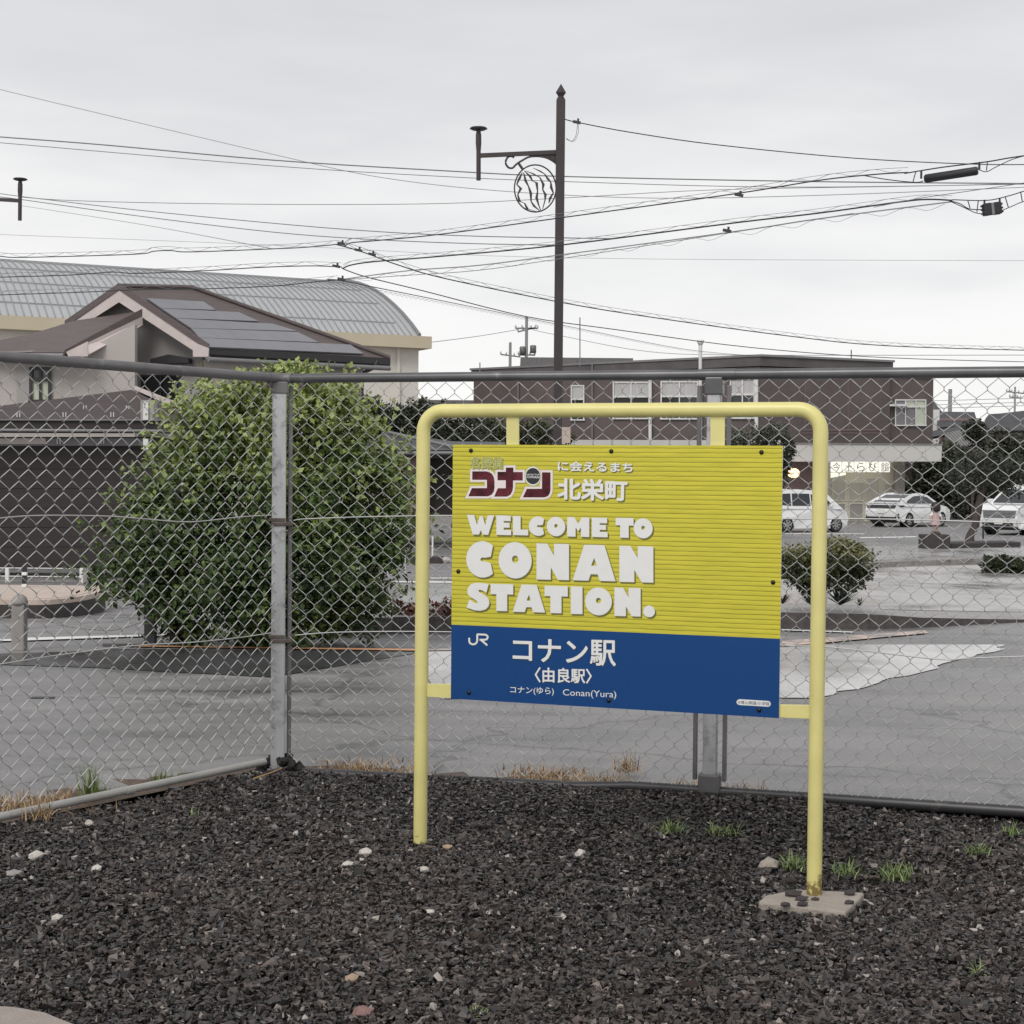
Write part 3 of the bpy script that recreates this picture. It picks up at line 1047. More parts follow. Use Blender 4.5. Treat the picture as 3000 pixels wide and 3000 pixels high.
GL = {
    'W': ([(0, 0), (.26, 0), (.37, .5), (.47, .05), (.58, .05), (.67, .5), (.76, 0), (1, 0), (.78, 1), (.57, 1), (.51, .76), (.44, 1), (.21, 1)], []),
    'E': ([(0, 0), (.97, 0), (.97, .28), (.5, .28), (.5, .37), (.9, .37), (.9, .62), (.5, .62), (.5, .73), (1, .73), (1, 1), (0, 1)], []),
    'L': ([(0, 0), (.5, 0), (.5, .70), (1, .70), (1, 1), (0, 1)], []),
    'C': (ell(.53, .5, .53, .5, -50, -310, 30)[::1] + [(.80, .60), (.63, .55)] + ell(.56, .5, .10, .055, 60, 300, 8) + [(.63, .45), (.80, .42)], []),
    'O': (ell(.5, .5, .5, .5), [ell(.5, .47, .095, .10, n=14)]),
    'M': ([(0, 0), (.33, 0), (.5, .32), (.66, 0), (1, 0), (1, 1), (.62, 1), (.62, .52), (.5, .72), (.38, .52), (.38, 1), (0, 1)], []),
    'T': ([(0, 0), (1, 0), (1, .38), (.73, .38), (.73, 1), (.25, 1), (.25, .38), (0, .38)], []),
    'N': ([(0, 0), (.33, 0), (.54, .33), (.54, 0), (1, 0), (1, 1), (.66, 1), (.44, .66), (.44, 1), (0, 1)], []),
    'A': ([(.27, 0), (.74, 0), (1, 1), (.63, 1), (.58, .82), (.42, .82), (.37, 1), (0, 1)], [[(.5, .36), (.56, .58), (.43, .58)]]),
    'I': ([(0, 0), (1, 0), (1, 1), (0, 1)], []),
    'S': ([(.97, .03), (.86, .36), (.70, .27), (.55, .24), (.51, .29), (.6, .35), (.85, .46), (.97, .58), (1, .71), (.95, .85), (.82, .95), (.6, 1), (.35, .99), (0, .90), (.12, .60), (.3, .70), (.45, .74), (.48, .68), (.37, .61), (.15, .51), (.05, .41), (.03, .28), (.08, .15), (.2, .05), (.4, 0), (.65, 0)], []),
    '.': (ell(.5, .5, .5, .5, n=18), []),
}
LINES = [
    ('WELCOME TO', [('W', 188, 408, 577, 735), ('E', 425, 545, 580, 738), ('L', 560, 683, 585, 740), ('C', 688, 830, 588, 745), ('O', 833, 983, 590, 748), ('M', 998, 1177, 595, 752), ('E', 1198, 1325, 598, 755), ('T', 1390, 1535, 600, 760), ('O', 1535, 1690, 603, 765)]),
    ('CONAN', [('C', 182, 430, 788, 1082), ('O', 443, 712, 795, 1090), ('N', 750, 1013, 808, 1100), ('A', 1042, 1390, 818, 1108), ('N', 1420, 1695, 828, 1120)]),
    ('STATION.', [('S', 185, 370, 1125, 1350), ('T', 380, 562, 1135, 1353), ('A', 558, 820, 1140, 1362), ('T', 815, 1003, 1150, 1370), ('I', 1027, 1122, 1155, 1377), ('O', 1143, 1360, 1162, 1388), ('N', 1380, 1592, 1165, 1395), ('.', 1612, 1708, 1308, 1403)]),
]


def join(parts):
    q = MB()
    for p in parts:
        q.add(p.v, p.f)
    return q


for txt, letters in LINES:
    sh = []
    for ch, x0, x1, y0, y1 in letters:
        sl = 0.0246

        def mp_(L, dx=0, dy=0):
            return [(lerp(x0, x1, a) + dx, lerp(y0, y1, b_) + (a - .5) * (x1 - x0) * sl + dy) for a, b_ in L]
        outl, holes = GL[ch]
        for k, (dx, dy) in enumerate(((5, 6), (9, 11), (12, 15))):
            sh.append(prn(mp_(outl, dx, dy), 's', None, 0.0007 + (2 - k) * 0.00008, [mp_(h, dx, dy) for h in holes], *Z2))
        prn(mp_(outl), 'letter', M['print_white'], 0.0012, [mp_(h) for h in holes], *Z2).build('letter', M['print_white'], panel)
    join(sh).build('letter_shadow', M['print_shadow'], panel)

# Japanese lettering set with the built-in font
_fc = {}


def text_mesh(s, bold=0.0):
    key = (s, bold)
    if key not in _fc:
        c = bpy.data.curves.new('lettering', 'FONT')
        c.body = s
        c.offset = bold
        c.resolution_u = 3
        t = bpy.data.objects.new('lettering', c)
        COL.objects.link(t)
        dg = bpy.context.evaluated_depsgraph_get()
        me = bpy.data.meshes.new_from_object(t.evaluated_get(dg))
        vv = [v.co.copy() for v in me.vertices]
        ff = [tuple(p.vertices) for p in me.polygons]
        bpy.data.objects.remove(t)
        bpy.data.curves.remove(c)
        bpy.data.meshes.remove(me)
        x0, x1 = min(v.x for v in vv), max(v.x for v in vv)
        y0, y1 = min(v.y for v in vv), max(v.y for v in vv)
        _fc[key] = ([((v.x - x0) / (x1 - x0), (v.y - y0) / (y1 - y0)) for v in vv], ff)
    return _fc[key]


def text_on(s, quad, name, material, fn, parent, bold=0.0, dx=0, dy=0):
    """quad px: tl, tr, br, bl ; fn maps px -> world point"""
    uv, ff = text_mesh(s)
    q = MB()
    hpx = math.hypot(quad[0][0] - quad[3][0], quad[0][1] - quad[3][1])
    ring_ = [(0, 0)]
    if bold:
        ring_ = [(bold * hpx * math.cos(k * math.pi / 4), bold * hpx * math.sin(k * math.pi / 4)) for k in range(8)]
    x0_, y0_ = dx, dy
    for kk, (bx_, by_) in enumerate(ring_):
        dx, dy = x0_ + bx_, y0_ + by_
        vv = []
        _one(uv, quad, dx, dy, fn, vv, kk)
        q.add(vv, ff)
    return q.build(name, material, parent)


def _one(uv, quad, dx, dy, fn, vv, kk):
    lift = None
    for u, v in uv:
        tx, ty = lerp(quad[0][0], quad[1][0], u), lerp(quad[0][1], quad[1][1], u)
        bx, by = lerp(quad[3][0], quad[2][0], u), lerp(quad[3][1], quad[2][1], u)
        p = fn(lerp(bx, tx, v) + dx, lerp(by, ty, v) + dy)
        vv.append(p + Vector((0, -0.000006 * kk, 0)))


def pf(org, sc, off):
    return lambda x, y: SPX(org[0] + x * sc, org[1] + y * sc, PANEL_OFF + off)


def sign_text(s, quad, win, material, bold, shadow=None, d=5):
    if shadow:
        for k in (1.0, 1.6):
            text_on(s, quad, 'letter_shadow', shadow, pf(*win, 0.0008 - 0.0001 * k), panel, bold + 0.008, d * k, d * 1.2 * k)
    text_on(s, quad, 'lettering', material, pf(*win, 0.0012), panel, bold)


sign_text('に会えるまち', [(924, 141), (1526, 154), (1524, 232), (924, 218)], Z2, M['print_white'], 0.032, M['print_shadow'], 5)
sign_text('北栄町', [(925, 281), (1481, 298), (1478, 460), (925, 448)], Z2, M['print_white'], 0.036, M['print_shadow'], 6)
sign_text('コナン駅', [(561, 466), (1389, 490), (1389, 693), (561, 658)], Z3, M['print_white'], 0.020, M['print_navy'], 4)
sign_text('〈由良駅〉', [(738, 704), (1195, 718), (1195, 833), (738, 822)], Z3, M['print_white'], 0.022, M['print_navy'], 3)
sign_text('コナン(ゆら)', [(538, 858), (890, 868), (890, 934), (538, 920)], Z3, M['print_white'], 0.008)
sign_text('Conan(Yura)', [(963, 880), (1395, 896), (1395, 965), (963, 946)], Z3, M['print_white'], 0.0)
# title logo
ZL = ((1340, 1330), 260 / 1932)
ko = [(330, 385), (620, 385), (690, 400), (750, 440), (788, 510), (800, 590), (800, 740), (785, 820), (740, 880), (665, 915), (248, 915), (320, 750), (650, 750), (650, 555), (330, 555)]
na = [(1062, 303), (1212, 303), (1212, 400), (1415, 400), (1415, 570), (1205, 570), (1205, 720), (1190, 810), (1145, 885), (1075, 921), (810, 921), (885, 752), (1060, 752), (1060, 565), (880, 565), (880, 395), (1062, 395)]
n_ = [(1850, 405), (2020, 408), (2020, 780), (2003, 860), (1960, 915), (1890, 938), (1435, 938), (1515, 765), (1848, 765)]


def outset(L, d):
    n = len(L)
    area = sum(L[i][0] * L[(i + 1) % n][1] - L[(i + 1) % n][0] * L[i][1] for i in range(n))
    sg = 1 if area > 0 else -1
    out = []
    for i in range(n):
        p, q, r_ = Vector((*L[i - 1], 0)), Vector((*L[i], 0)), Vector((*L[(i + 1) % n], 0))
        a, b_ = (q - p).normalized(), (r_ - q).normalized()
        na_, nb = Vector((a.y, -a.x, 0)) * sg, Vector((b_.y, -b_.x, 0)) * sg
        mm = na_ + nb
        k = d / max(0.45, mm.length_squared / 2)
        v = q + mm * k
        out.append((v.x, v.y))
    return out


for k, L in enumerate((ko, na, n_)):
    prn(outset(L, 70), 'o', None, 0.0008 + k * 0.00005, (), *ZL).build('logo_rim', M['print_lime'], panel)
    prn(outset(L, 52), 'o', None, 0.0011 + k * 0.00005, (), *ZL).build('logo_outline', M['print_pale'], panel)
    prn(outset(L, 7), 'o', None, 0.0014 + k * 0.00002, (), *ZL).build('logo_edge', M['print_black'], panel)
    prn(L, 'o', None, 0.0016 + k * 0.00002, (), *ZL).build('logo_letter', M['print_red'], panel)
prn([(845, 610), (1060, 610), (1060, 752), (845, 752)], 'o', None, 0.00125, (), *ZL).build('logo_outline', M['print_pale'], panel)
prn(ell(1645, 482, 186, 226), 'o', None, 0.00125, (), *ZL).build('logo_ring', M['print_lime'], panel)
prn(ell(1645, 482, 172, 208), 'o', None, 0.0018, (), *ZL).build('logo_ring', M['print_white'], panel)
prn(ell(1645, 482, 158, 178), 'o', None, 0.0020, (), *ZL).build('logo_disc', M['print_black'], panel)
text_on('DETECTIVE', [(1505, 435), (1785, 435), (1785, 466), (1505, 466)], 'lettering', M['print_white'], pf(*ZL, 0.0023), panel, 0.02)
text_on('CONAN', [(1505, 478), (1785, 484), (1785, 530), (1505, 522)], 'lettering', M['print_white'], pf(*ZL, 0.0023), panel, 0.03)
# 名探偵 : lime letters in a paler rim over the logo
qd = [(290, 60), (985, 75), (980, 325), (285, 318)]
text_on('名探偵', qd, 'letter_shadow', M['print_shadow'], pf(*ZL, 0.0019), panel, 0.05, 8, 10)
M['print_lime3'] = mat('print bright lime', (0.60, 0.60, 0.24), 0.42, var=0.03)
text_on('名探偵', qd, 'lettering', M['print_lime3'], pf(*ZL, 0.0022), panel, 0.05)
M['print_lime2'] = mat('print dull lime', (0.30, 0.30, 0.08), 0.42, var=0.03)
text_on('名探偵', qd, 'lettering', M['print_lime2'], pf(*ZL, 0.0024), panel, 0.012)
# JR mark
jr = lambda L, w: None


def stroke(L, w):
    """polyline with square ends as list of quads"""
    out = []
    for a, b_ in zip(L, L[1:]):
        d = Vector((b_[0] - a[0], b_[1] - a[1], 0))
        d.normalize()
        n = Vector((-d.y, d.x, 0)) * w / 2
        e_ = d * 0.5
        out.append([(a[0] - e_.x + n.x, a[1] - e_.y + n.y), (b_[0] + e_.x + n.x, b_[1] + e_.y + n.y), (b_[0] + e_.x - n.x, b_[1] + e_.y - n.y), (a[0] - e_.x - n.x, a[1] - e_.y - n.y)])
    return out


JRM = [[(206, 466), (206, 494), (212, 508), (226, 517), (244, 518), (258, 512), (268, 500), (271, 484), (271, 436)],
       [(271, 437), (338, 440), (352, 448), (356, 460), (352, 473), (338, 481), (290, 481)],
       [(300, 481), (352, 526)]]
for k, L in enumerate(JRM):
    join([prn(q, 'j', None, 0.0010 + k * 0.0001, (), *Z3) for q in stroke(L, 21)]).build('logo_edge', M['print_navy'], panel)
for k, L in enumerate(JRM):
    ps = [prn(q, 'j', None, 0.0014 + k * 0.00008 + i * 0.000008, (), *Z3) for i, q in enumerate(stroke(L, 15))]
    join(ps).build('logo_mark', M['print_white'], panel)
# copyright line
Z8 = ((1900, 2000), 1100 / 1932)
prn(ell(470, 100, 17, 15, 90, 270, 8) + ell(615, 109, 14, 15, -90, 90, 8), 'o', None, 0.0008, (), *Z8).build('caption_plate', M['print_white'], panel)
text_on('©青山剛昌/小学館', [(460, 91), (622, 100), (622, 119), (460, 109)], 'lettering', M['print_navy'], pf(*Z8, 0.0012), panel, 0.0)
# bolts
for x, y in ((1380, 1320), (1791, 1322), (2231, 1325), (1343, 1674), (2265, 1706), (1374, 2029), (1784, 2052), (2224, 2080)):
    c = SPX(x, y, PANEL_OFF)
    mb = MB()
    r_, nseg = 0.0062, 12
    rings = []
    for k in range(5):
        a = k / 4 * math.pi / 2
        rr_, h = r_ * math.cos(a) + 0.0003, 0.004 * math.sin(a) + 0.0012
        rings.append([c + SU * (rr_ * math.cos(q)) + Vector((0, 0, rr_ * math.sin(q))) + SN * h for q in [2 * math.pi * i / nseg for i in range(nseg + 1)]])
    mb.grid(rings[::-1])
    mb.s = [True] * len(mb.s)
    mb.build('bolt', M['bolt'], panel)

# ================================================================== CHAIN-LINK FENCE
fence = thing('chain_link_fence', 'galvanised chain link fence turning a corner behind the sign, with wet top rail', 'fence', FC)
NL = Vector((-DL.y, DL.x, 0))
if NL.y > 0:
    NL = -NL
NL = NL if NL.x > 0 else -NL
NR = Vector((DR.y, -DR.x, 0))
if NR.y > 0:
    NR = -NR
TOPZ = 1.457


def rail(name, pts, r, material, n=14):
    MB().tube(pts, r, n).build(name, material, fence)


zt = Vector((0, 0, TOPZ))
rail('top_rail', [FEND_L + zt, FC + DL * 0.035 + zt], 0.0175, M['galv_dark'])
rail('top_rail', [FC + DR * 0.03 + zt, FC + DR * 1.60 + zt], 0.0175, M['rail_wet'])
rail('top_rail', [FC + DR * 1.60 + zt, FEND_R + zt], 0.0185, M['rail_wet'])
mb = MB()
mb.tube([FC + DL * 0.06 + zt, FC + zt, FC + DR * 0.05 + zt], 0.0195, 14)
mb.build('rail_elbow', M['galv_dark'], fence)
MB().tube([FC + DR * 1.575 + zt, FC + DR * 1.70 + zt], 0.0200, 14).build('rail_sleeve', M['rail_wet'], fence)
for s in (DL * 0.055, DR * 0.09):
    mb = MB()
    mb.lathe(FC + s + Vector((0, 0, TOPZ - 0.034)), [(0.004, -0.004), (0.011, 0), (0.011, 0.018)], 8)
    mb.build('rail_clip', M['rust'], fence)
# bottom rails
b0 = Vector((0, 0, 0.036))
rail('bottom_rail', [FEND_L + Vector((0, 0, .030)), FC + DL * 0.07 + Vector((0, 0, .034))], 0.0135, M['pvc'])
rail('bottom_rail', [FC + DR * 0.05 + Vector((0, 0, -.012)), FC + DR * 1.15 + Vector((0, 0, .005)), FC + DR * 1.35 + Vector((0, 0, .020)), FEND_R + Vector((0, 0, .026))], 0.0195, M['rail_dark'])
MB().tube([FC + DL * 0.70 + Vector((0, 0, .0315)), FC + DL * 0.735 + Vector((0, 0, .0315))], 0.0155, 14).build('pipe_joint', M['pvc'], fence)


def post(c, ux, w, d, z1):
    mb_ = MB()
    n = Vector((ux.y, -ux.x, 0))
    mb_.box(c + Vector((0, 0, (z1 - 0.2) / 2)), (w, d, z1 + 0.2), (ux, n, Vector((0, 0, 1))))
    mb_.build('post', M['galv'], fence, bevel=0.004)


cam_side = Vector((0.14, -0.99, 0)).normalized()
px_ = Vector((0.99, 0.14, 0)).normalized()
post(FC, px_, 0.052, 0.045, TOPZ - 0.02)
c = FC + px_ * 0.040 + Vector((0, 0.012, 0))
mb = MB()
mb.box(c + Vector((0, 0, 0.70)), (0.016, 0.022, 1.46), (px_, cam_side, Vector((0, 0, 1))))
mb.build('stretcher_bar', M['galv_dark'], fence, bevel=0.002)
mb = MB()
mb.box(FC + Vector((0, 0, TOPZ - 0.035)), (0.064, 0.054, 0.045), (px_, cam_side, Vector((0, 0, 1))))
mb.build('post_cap', M['galv_dark'], fence, bevel=0.004)
for y in (1529, 1870):
    z = vpl(FC, FC + px_, 818, y).z
    mb = MB()
    mb.box(FC + px_ * -0.006 + Vector((0, 0, z + .008)), (0.060, 0.053, 0.014), (px_, cam_side, Vector((0, 0, 1))))
    mb.box(FC + px_ * 0.012 + Vector((0, 0, z - .008)), (0.082, 0.058, 0.014), (px_, cam_side, Vector((0, 0, 1))))
    mb.build('clamp', M['rust'], fence, bevel=0.003)
mb = MB()
rb_ = np.random.RandomState(9)
for _ in range(46):
    c_ = FC + Vector((0.012 + rb_.uniform(-.075, .085), rb_.uniform(-.05, .03), 0))
    c_.z = max(0.0, 0.052 - 0.6 * abs(c_.x - FC.x - .012)) * rb_.uniform(.5, 1.1)
    mb.add([Vector(p) * 0.016 * (0.7 + 0.6 * rb_.rand()) + c_ for p in ICO_V], [tuple(f_) for f_ in ICO_F])
M['mulch'] = mat('black earth', (0.022, 0.019, 0.018), 0.9, var=0.4, scale=60)
mb.build('post_base', M['mulch'], fence)
# second post behind the sign
P2 = FC + DR * 1.628
post(P2, DR, 0.046, 0.045, TOPZ - 0.01)
for u in (-0.052, 0.050):
    mb = MB()
    mb.box(P2 + DR * u + Vector((0, 0, 0.74)), (0.014, 0.02, 1.36), (DR, NR, Vector((0, 0, 1))))
    mb.build('stretcher_bar', M['galv_dark'], fence, bevel=0.002)
mb = MB()
mb.box(P2 + Vector((0, 0, TOPZ - 0.04)), (0.060, 0.054, 0.06), (DR, NR, Vector((0, 0, 1))))
mb.build('post_cap', M['rail_wet'], fence, bevel=0.004)
mb = MB()
mb.box(P2 + Vector((0, 0, 0.05)), (0.075, 0.058, 0.07), (DR, NR, Vector((0, 0, 1))))
mb.build('post_base', M['galv_dark'], fence, bevel=0.008)
# mesh of bent wires: every zigzag wire is its own part
PH, PV = 0.068, 0.0722


def nz2(u, v, k):
    return (math.sin(u * 3.1 + v * 2.3 + k) + math.sin(u * 7.3 - v * 5.1 + 2 * k) * 0.6 + math.sin(u * 1.3 + v * 9.0 + 3 * k) * 0.35)


def weave(D_, N_, u0, u1, zbot, ztop, phase, amp):
    w = PH / 2
    n = int((u1 - u0) / w)
    segs = int((ztop - zbot) / (PV / 2))
    for i in range(n):
        pts_ = []
        for j in range(segs + 1):
            side = (j + i) % 2
            ua = u0 + (i + side) * w
            z_ = ztop - j * PV / 2
            du, dv = amp * nz2(ua, z_, phase), amp * 0.7 * nz2(ua, z_, phase + 5)
            dirn = 1 if side else -1
            # knuckle: the two short bends at each link
            for s_ in ((-1, 1) if 0 < j < segs else (0,)):
                b_ = 0.0022 * s_ * dirn
                pts_.append(FC + D_ * (ua + du + dirn * 0.0012) + N_ * (b_ + 0.006) + Vector((0, 0, z_ + dv - s_ * 0.0042)))
        MB().tube(pts_, 0.00138 if D_ is DR else 0.00152, 5, caps=False).build('mesh_wire', M['wire'], fence)


weave(DR, NR, 0.045, RLEN, 0.02, TOPZ - 0.018, 0.3, 0.0022)
weave(DL, NL, 0.012, LLEN, 0.05, TOPZ - 0.018, 1.7, 0.0034)
# slack tension wires
FL1 = FC + DL


def Lp(x, y):
    return vpl(FC, FL1, x, y, 0.012)


def Rp(x, y):
    return vpl(FC, FC + DR, x, y, 0.012)


def spl(P, n=6):
    out = []
    for i in range(len(P) - 1):
        p0, p1, p2, p3 = P[max(i - 1, 0)], P[i], P[i + 1], P[min(i + 2, len(P) - 1)]
        for k in range(n):
            t = k / n
            out.append(0.5 * ((2 * p1) + (p2 - p0) * t + (2 * p0 - 5 * p1 + 4 * p2 - p3) * t * t + (3 * p1 - p0 - 3 * p2 + p3) * t ** 3))
    out.append(P[-1])
    return out


for L, fn in (([(-60, 1525), (0, 1518), (90, 1511), (200, 1510), (330, 1513), (420, 1520), (520, 1528), (590, 1527), (700, 1515), (795, 1509)], Lp),
              ([(-60, 1956), (0, 1946), (180, 1918), (400, 1891), (560, 1882), (700, 1868), (795, 1854)], Lp),
              ([(860, 1525), (900, 1520), (1080, 1514), (1300, 1511), (1700, 1513), (2300, 1520), (2600, 1521), (3050, 1534)], Rp),
              ([(865, 1861), (1000, 1852), (1300, 1851), (1800, 1866), (2300, 1891), (2440, 1897), (2600, 1915), (2760, 1932), (2850, 1928), (3050, 1921)], Rp)):
    MB().tube(spl([fn(*q) for q in L]), 0.0021, 6).build('tension_wire', M['wire'], fence)

# ================================================================== GRASS AND WEEDS
def tuft(name, px, h, spread, n, material, label, cat, seed, group, fn=bed, curl=0.8, w=0.0032, flat=0.0, P=None):
    rnd = random.Random(seed)
    n = int(n * (3.2 if material is not M['grass'] else 1.9))
    spread *= 1.25
    p = (P if P is not None else fn(*px))
    p = p + Vector((0, 0, 0.008 + (float(hz(p.x, p.y)) if inside_pt(p.x, p.y) else -0.03)))
    q = MB()
    for _ in range(n):
        a = rnd.uniform(0, 2 * math.pi)
        d = Vector((math.cos(a), math.sin(a), 0))
        r0 = rnd.random() ** 0.6 * spread * (0.85 if not flat else 1.1)
        b = p + Vector((rnd.uniform(-1, 1), rnd.uniform(-1, 1), 0)) * r0 + Vector((0, 0, -0.004))
        L = h * rnd.uniform(0.5, 1.1)
        lean = rnd.uniform(0.15, 1.0) * curl
        s = Vector((-d.y, d.x, 0)) * w * rnd.uniform(0.6, 1.2)
        pr = b
        q.cur = rnd.random()
        vv = []
        for k in range(5):
            t = k / 4
            ang = lean * (0.3 + 1.2 * t)
            if k:
                pr = pr + (d * math.sin(ang) + Vector((0, 0, math.cos(ang)))) * (L / 4)
            ww = (1 - t) ** 0.7
            vv += [pr - s * ww, pr + s * ww]
        q.add(vv, [(2 * k, 2 * k + 1, 2 * k + 3, 2 * k + 2) for k in range(4)], True)
    return tag(q.build(name, material, origin=p), label, cat, group)


GW = 'weeds growing through the gravel'
for k, (px, h, sp, n, lb) in enumerate([
        ((1968, 2440), 0.055, 0.05, 40, 'bright green weed in the gravel under the right half of the panel, left of two'),
        ((2118, 2438), 0.05, 0.055, 42, 'green weed in the gravel under the right half of the panel, right of two'),
        ((2335, 2505), 0.055, 0.055, 46, 'grassy weed touching the left side of the right sign post'),
        ((2480, 2520), 0.05, 0.06, 40, 'spreading weed just right of the right sign post'),
        ((2625, 2535), 0.06, 0.06, 50, 'widest weed, second clump right of the right sign post'),
        ((2868, 2500), 0.05, 0.04, 26, 'thin weed near the dark bottom rail, second from the right edge'),
        ((2970, 2440), 0.05, 0.04, 28, 'yellowish weed at the right edge under the fence rail'),
        ((2862, 2850), 0.05, 0.02, 7, 'single small weed sprig low at the right in open gravel'),
        ((565, 2385), 0.04, 0.02, 8, 'tiny weed sprig in the gravel below the corner post, to its left'),
        ((1395, 2985), 0.02, 0.03, 12, 'flat weed at the very bottom edge of the gravel')]):
    tuft('weed', px, h, sp, n, M['grass'], lb, 'weed', 40 + k, GW, curl=1.45, w=0.0027)
out = lambda x, y: bed(x, y, 0.0)
for k, (px, h, sp, n, mt, lb) in enumerate([
        ((262, 2338), 0.15, 0.04, 40, 'grass', 'tall green grass clump behind the fence at the left'),
        ((300, 2325), 0.06, 0.09, 45, 'grass', 'low spreading green weed at the foot of the tall grass clump'),
        ((470, 2292), 0.075, 0.045, 45, 'grass', 'short green grass clump behind the fence nearer the corner post'),
        ((560, 2275), 0.05, 0.04, 20, 'grass', 'sparse green weed close to the corner post behind the fence')]):
    tuft('grass_clump', px, h, sp, n, M[mt], lb, 'grass', 70 + k, 'green grass behind the left fence', out, curl=0.5)
for k, (px, h, sp, n, lb) in enumerate([
        ((60, 2365), 0.07, 0.20, 150, 'dry brown grass behind the pipe at the far left'),
        ((170, 2340), 0.06, 0.18, 120, 'dry grass behind the pipe below the tall green clump'),
        ((120, 2405), 0.08, 0.04, 26, 'dry grass tuft sticking up over the grey pipe'),
        ((1050, 2236), 0.04, 0.15, 150, 'low orange dry grass behind the fence right of the corner post'),
        ((1190, 2240), 0.025, 0.10, 40, 'sparse dry grass behind the left sign post'),
        ((1600, 2260), 0.045, 0.15, 200, 'broad clump of orange dry grass under the middle of the sign'),
        ((1760, 2276), 0.055, 0.10, 60, 'pale dry grass left of the second fence post'),
        ((1840, 2240), 0.10, 0.05, 26, 'upright pale dry grass behind the fence under the panel'),
        ((2020, 2290), 0.05, 0.07, 40, 'dry grass at the foot of the second fence post'),
        ((2190, 2300), 0.045, 0.07, 34, 'dry grass just right of the second fence post')]):
    tuft('dry_grass', px, h, sp, n, M['straw'], lb, 'dry grass', 90 + k, 'dry grass along the fence foot', out, curl=1.55, w=0.0024, flat=1)
# twig at the corner post
mb = MB()
mb.tube([bed(742, 2282, 0.02), bed(800, 2262, 0.025), bed(826, 2250, 0.03)], 0.003, 5)
tag(mb.build('twig', M['straw'], origin=bed(742, 2282)), 'thin pale twig lying on the gravel at the corner post', 'twig')


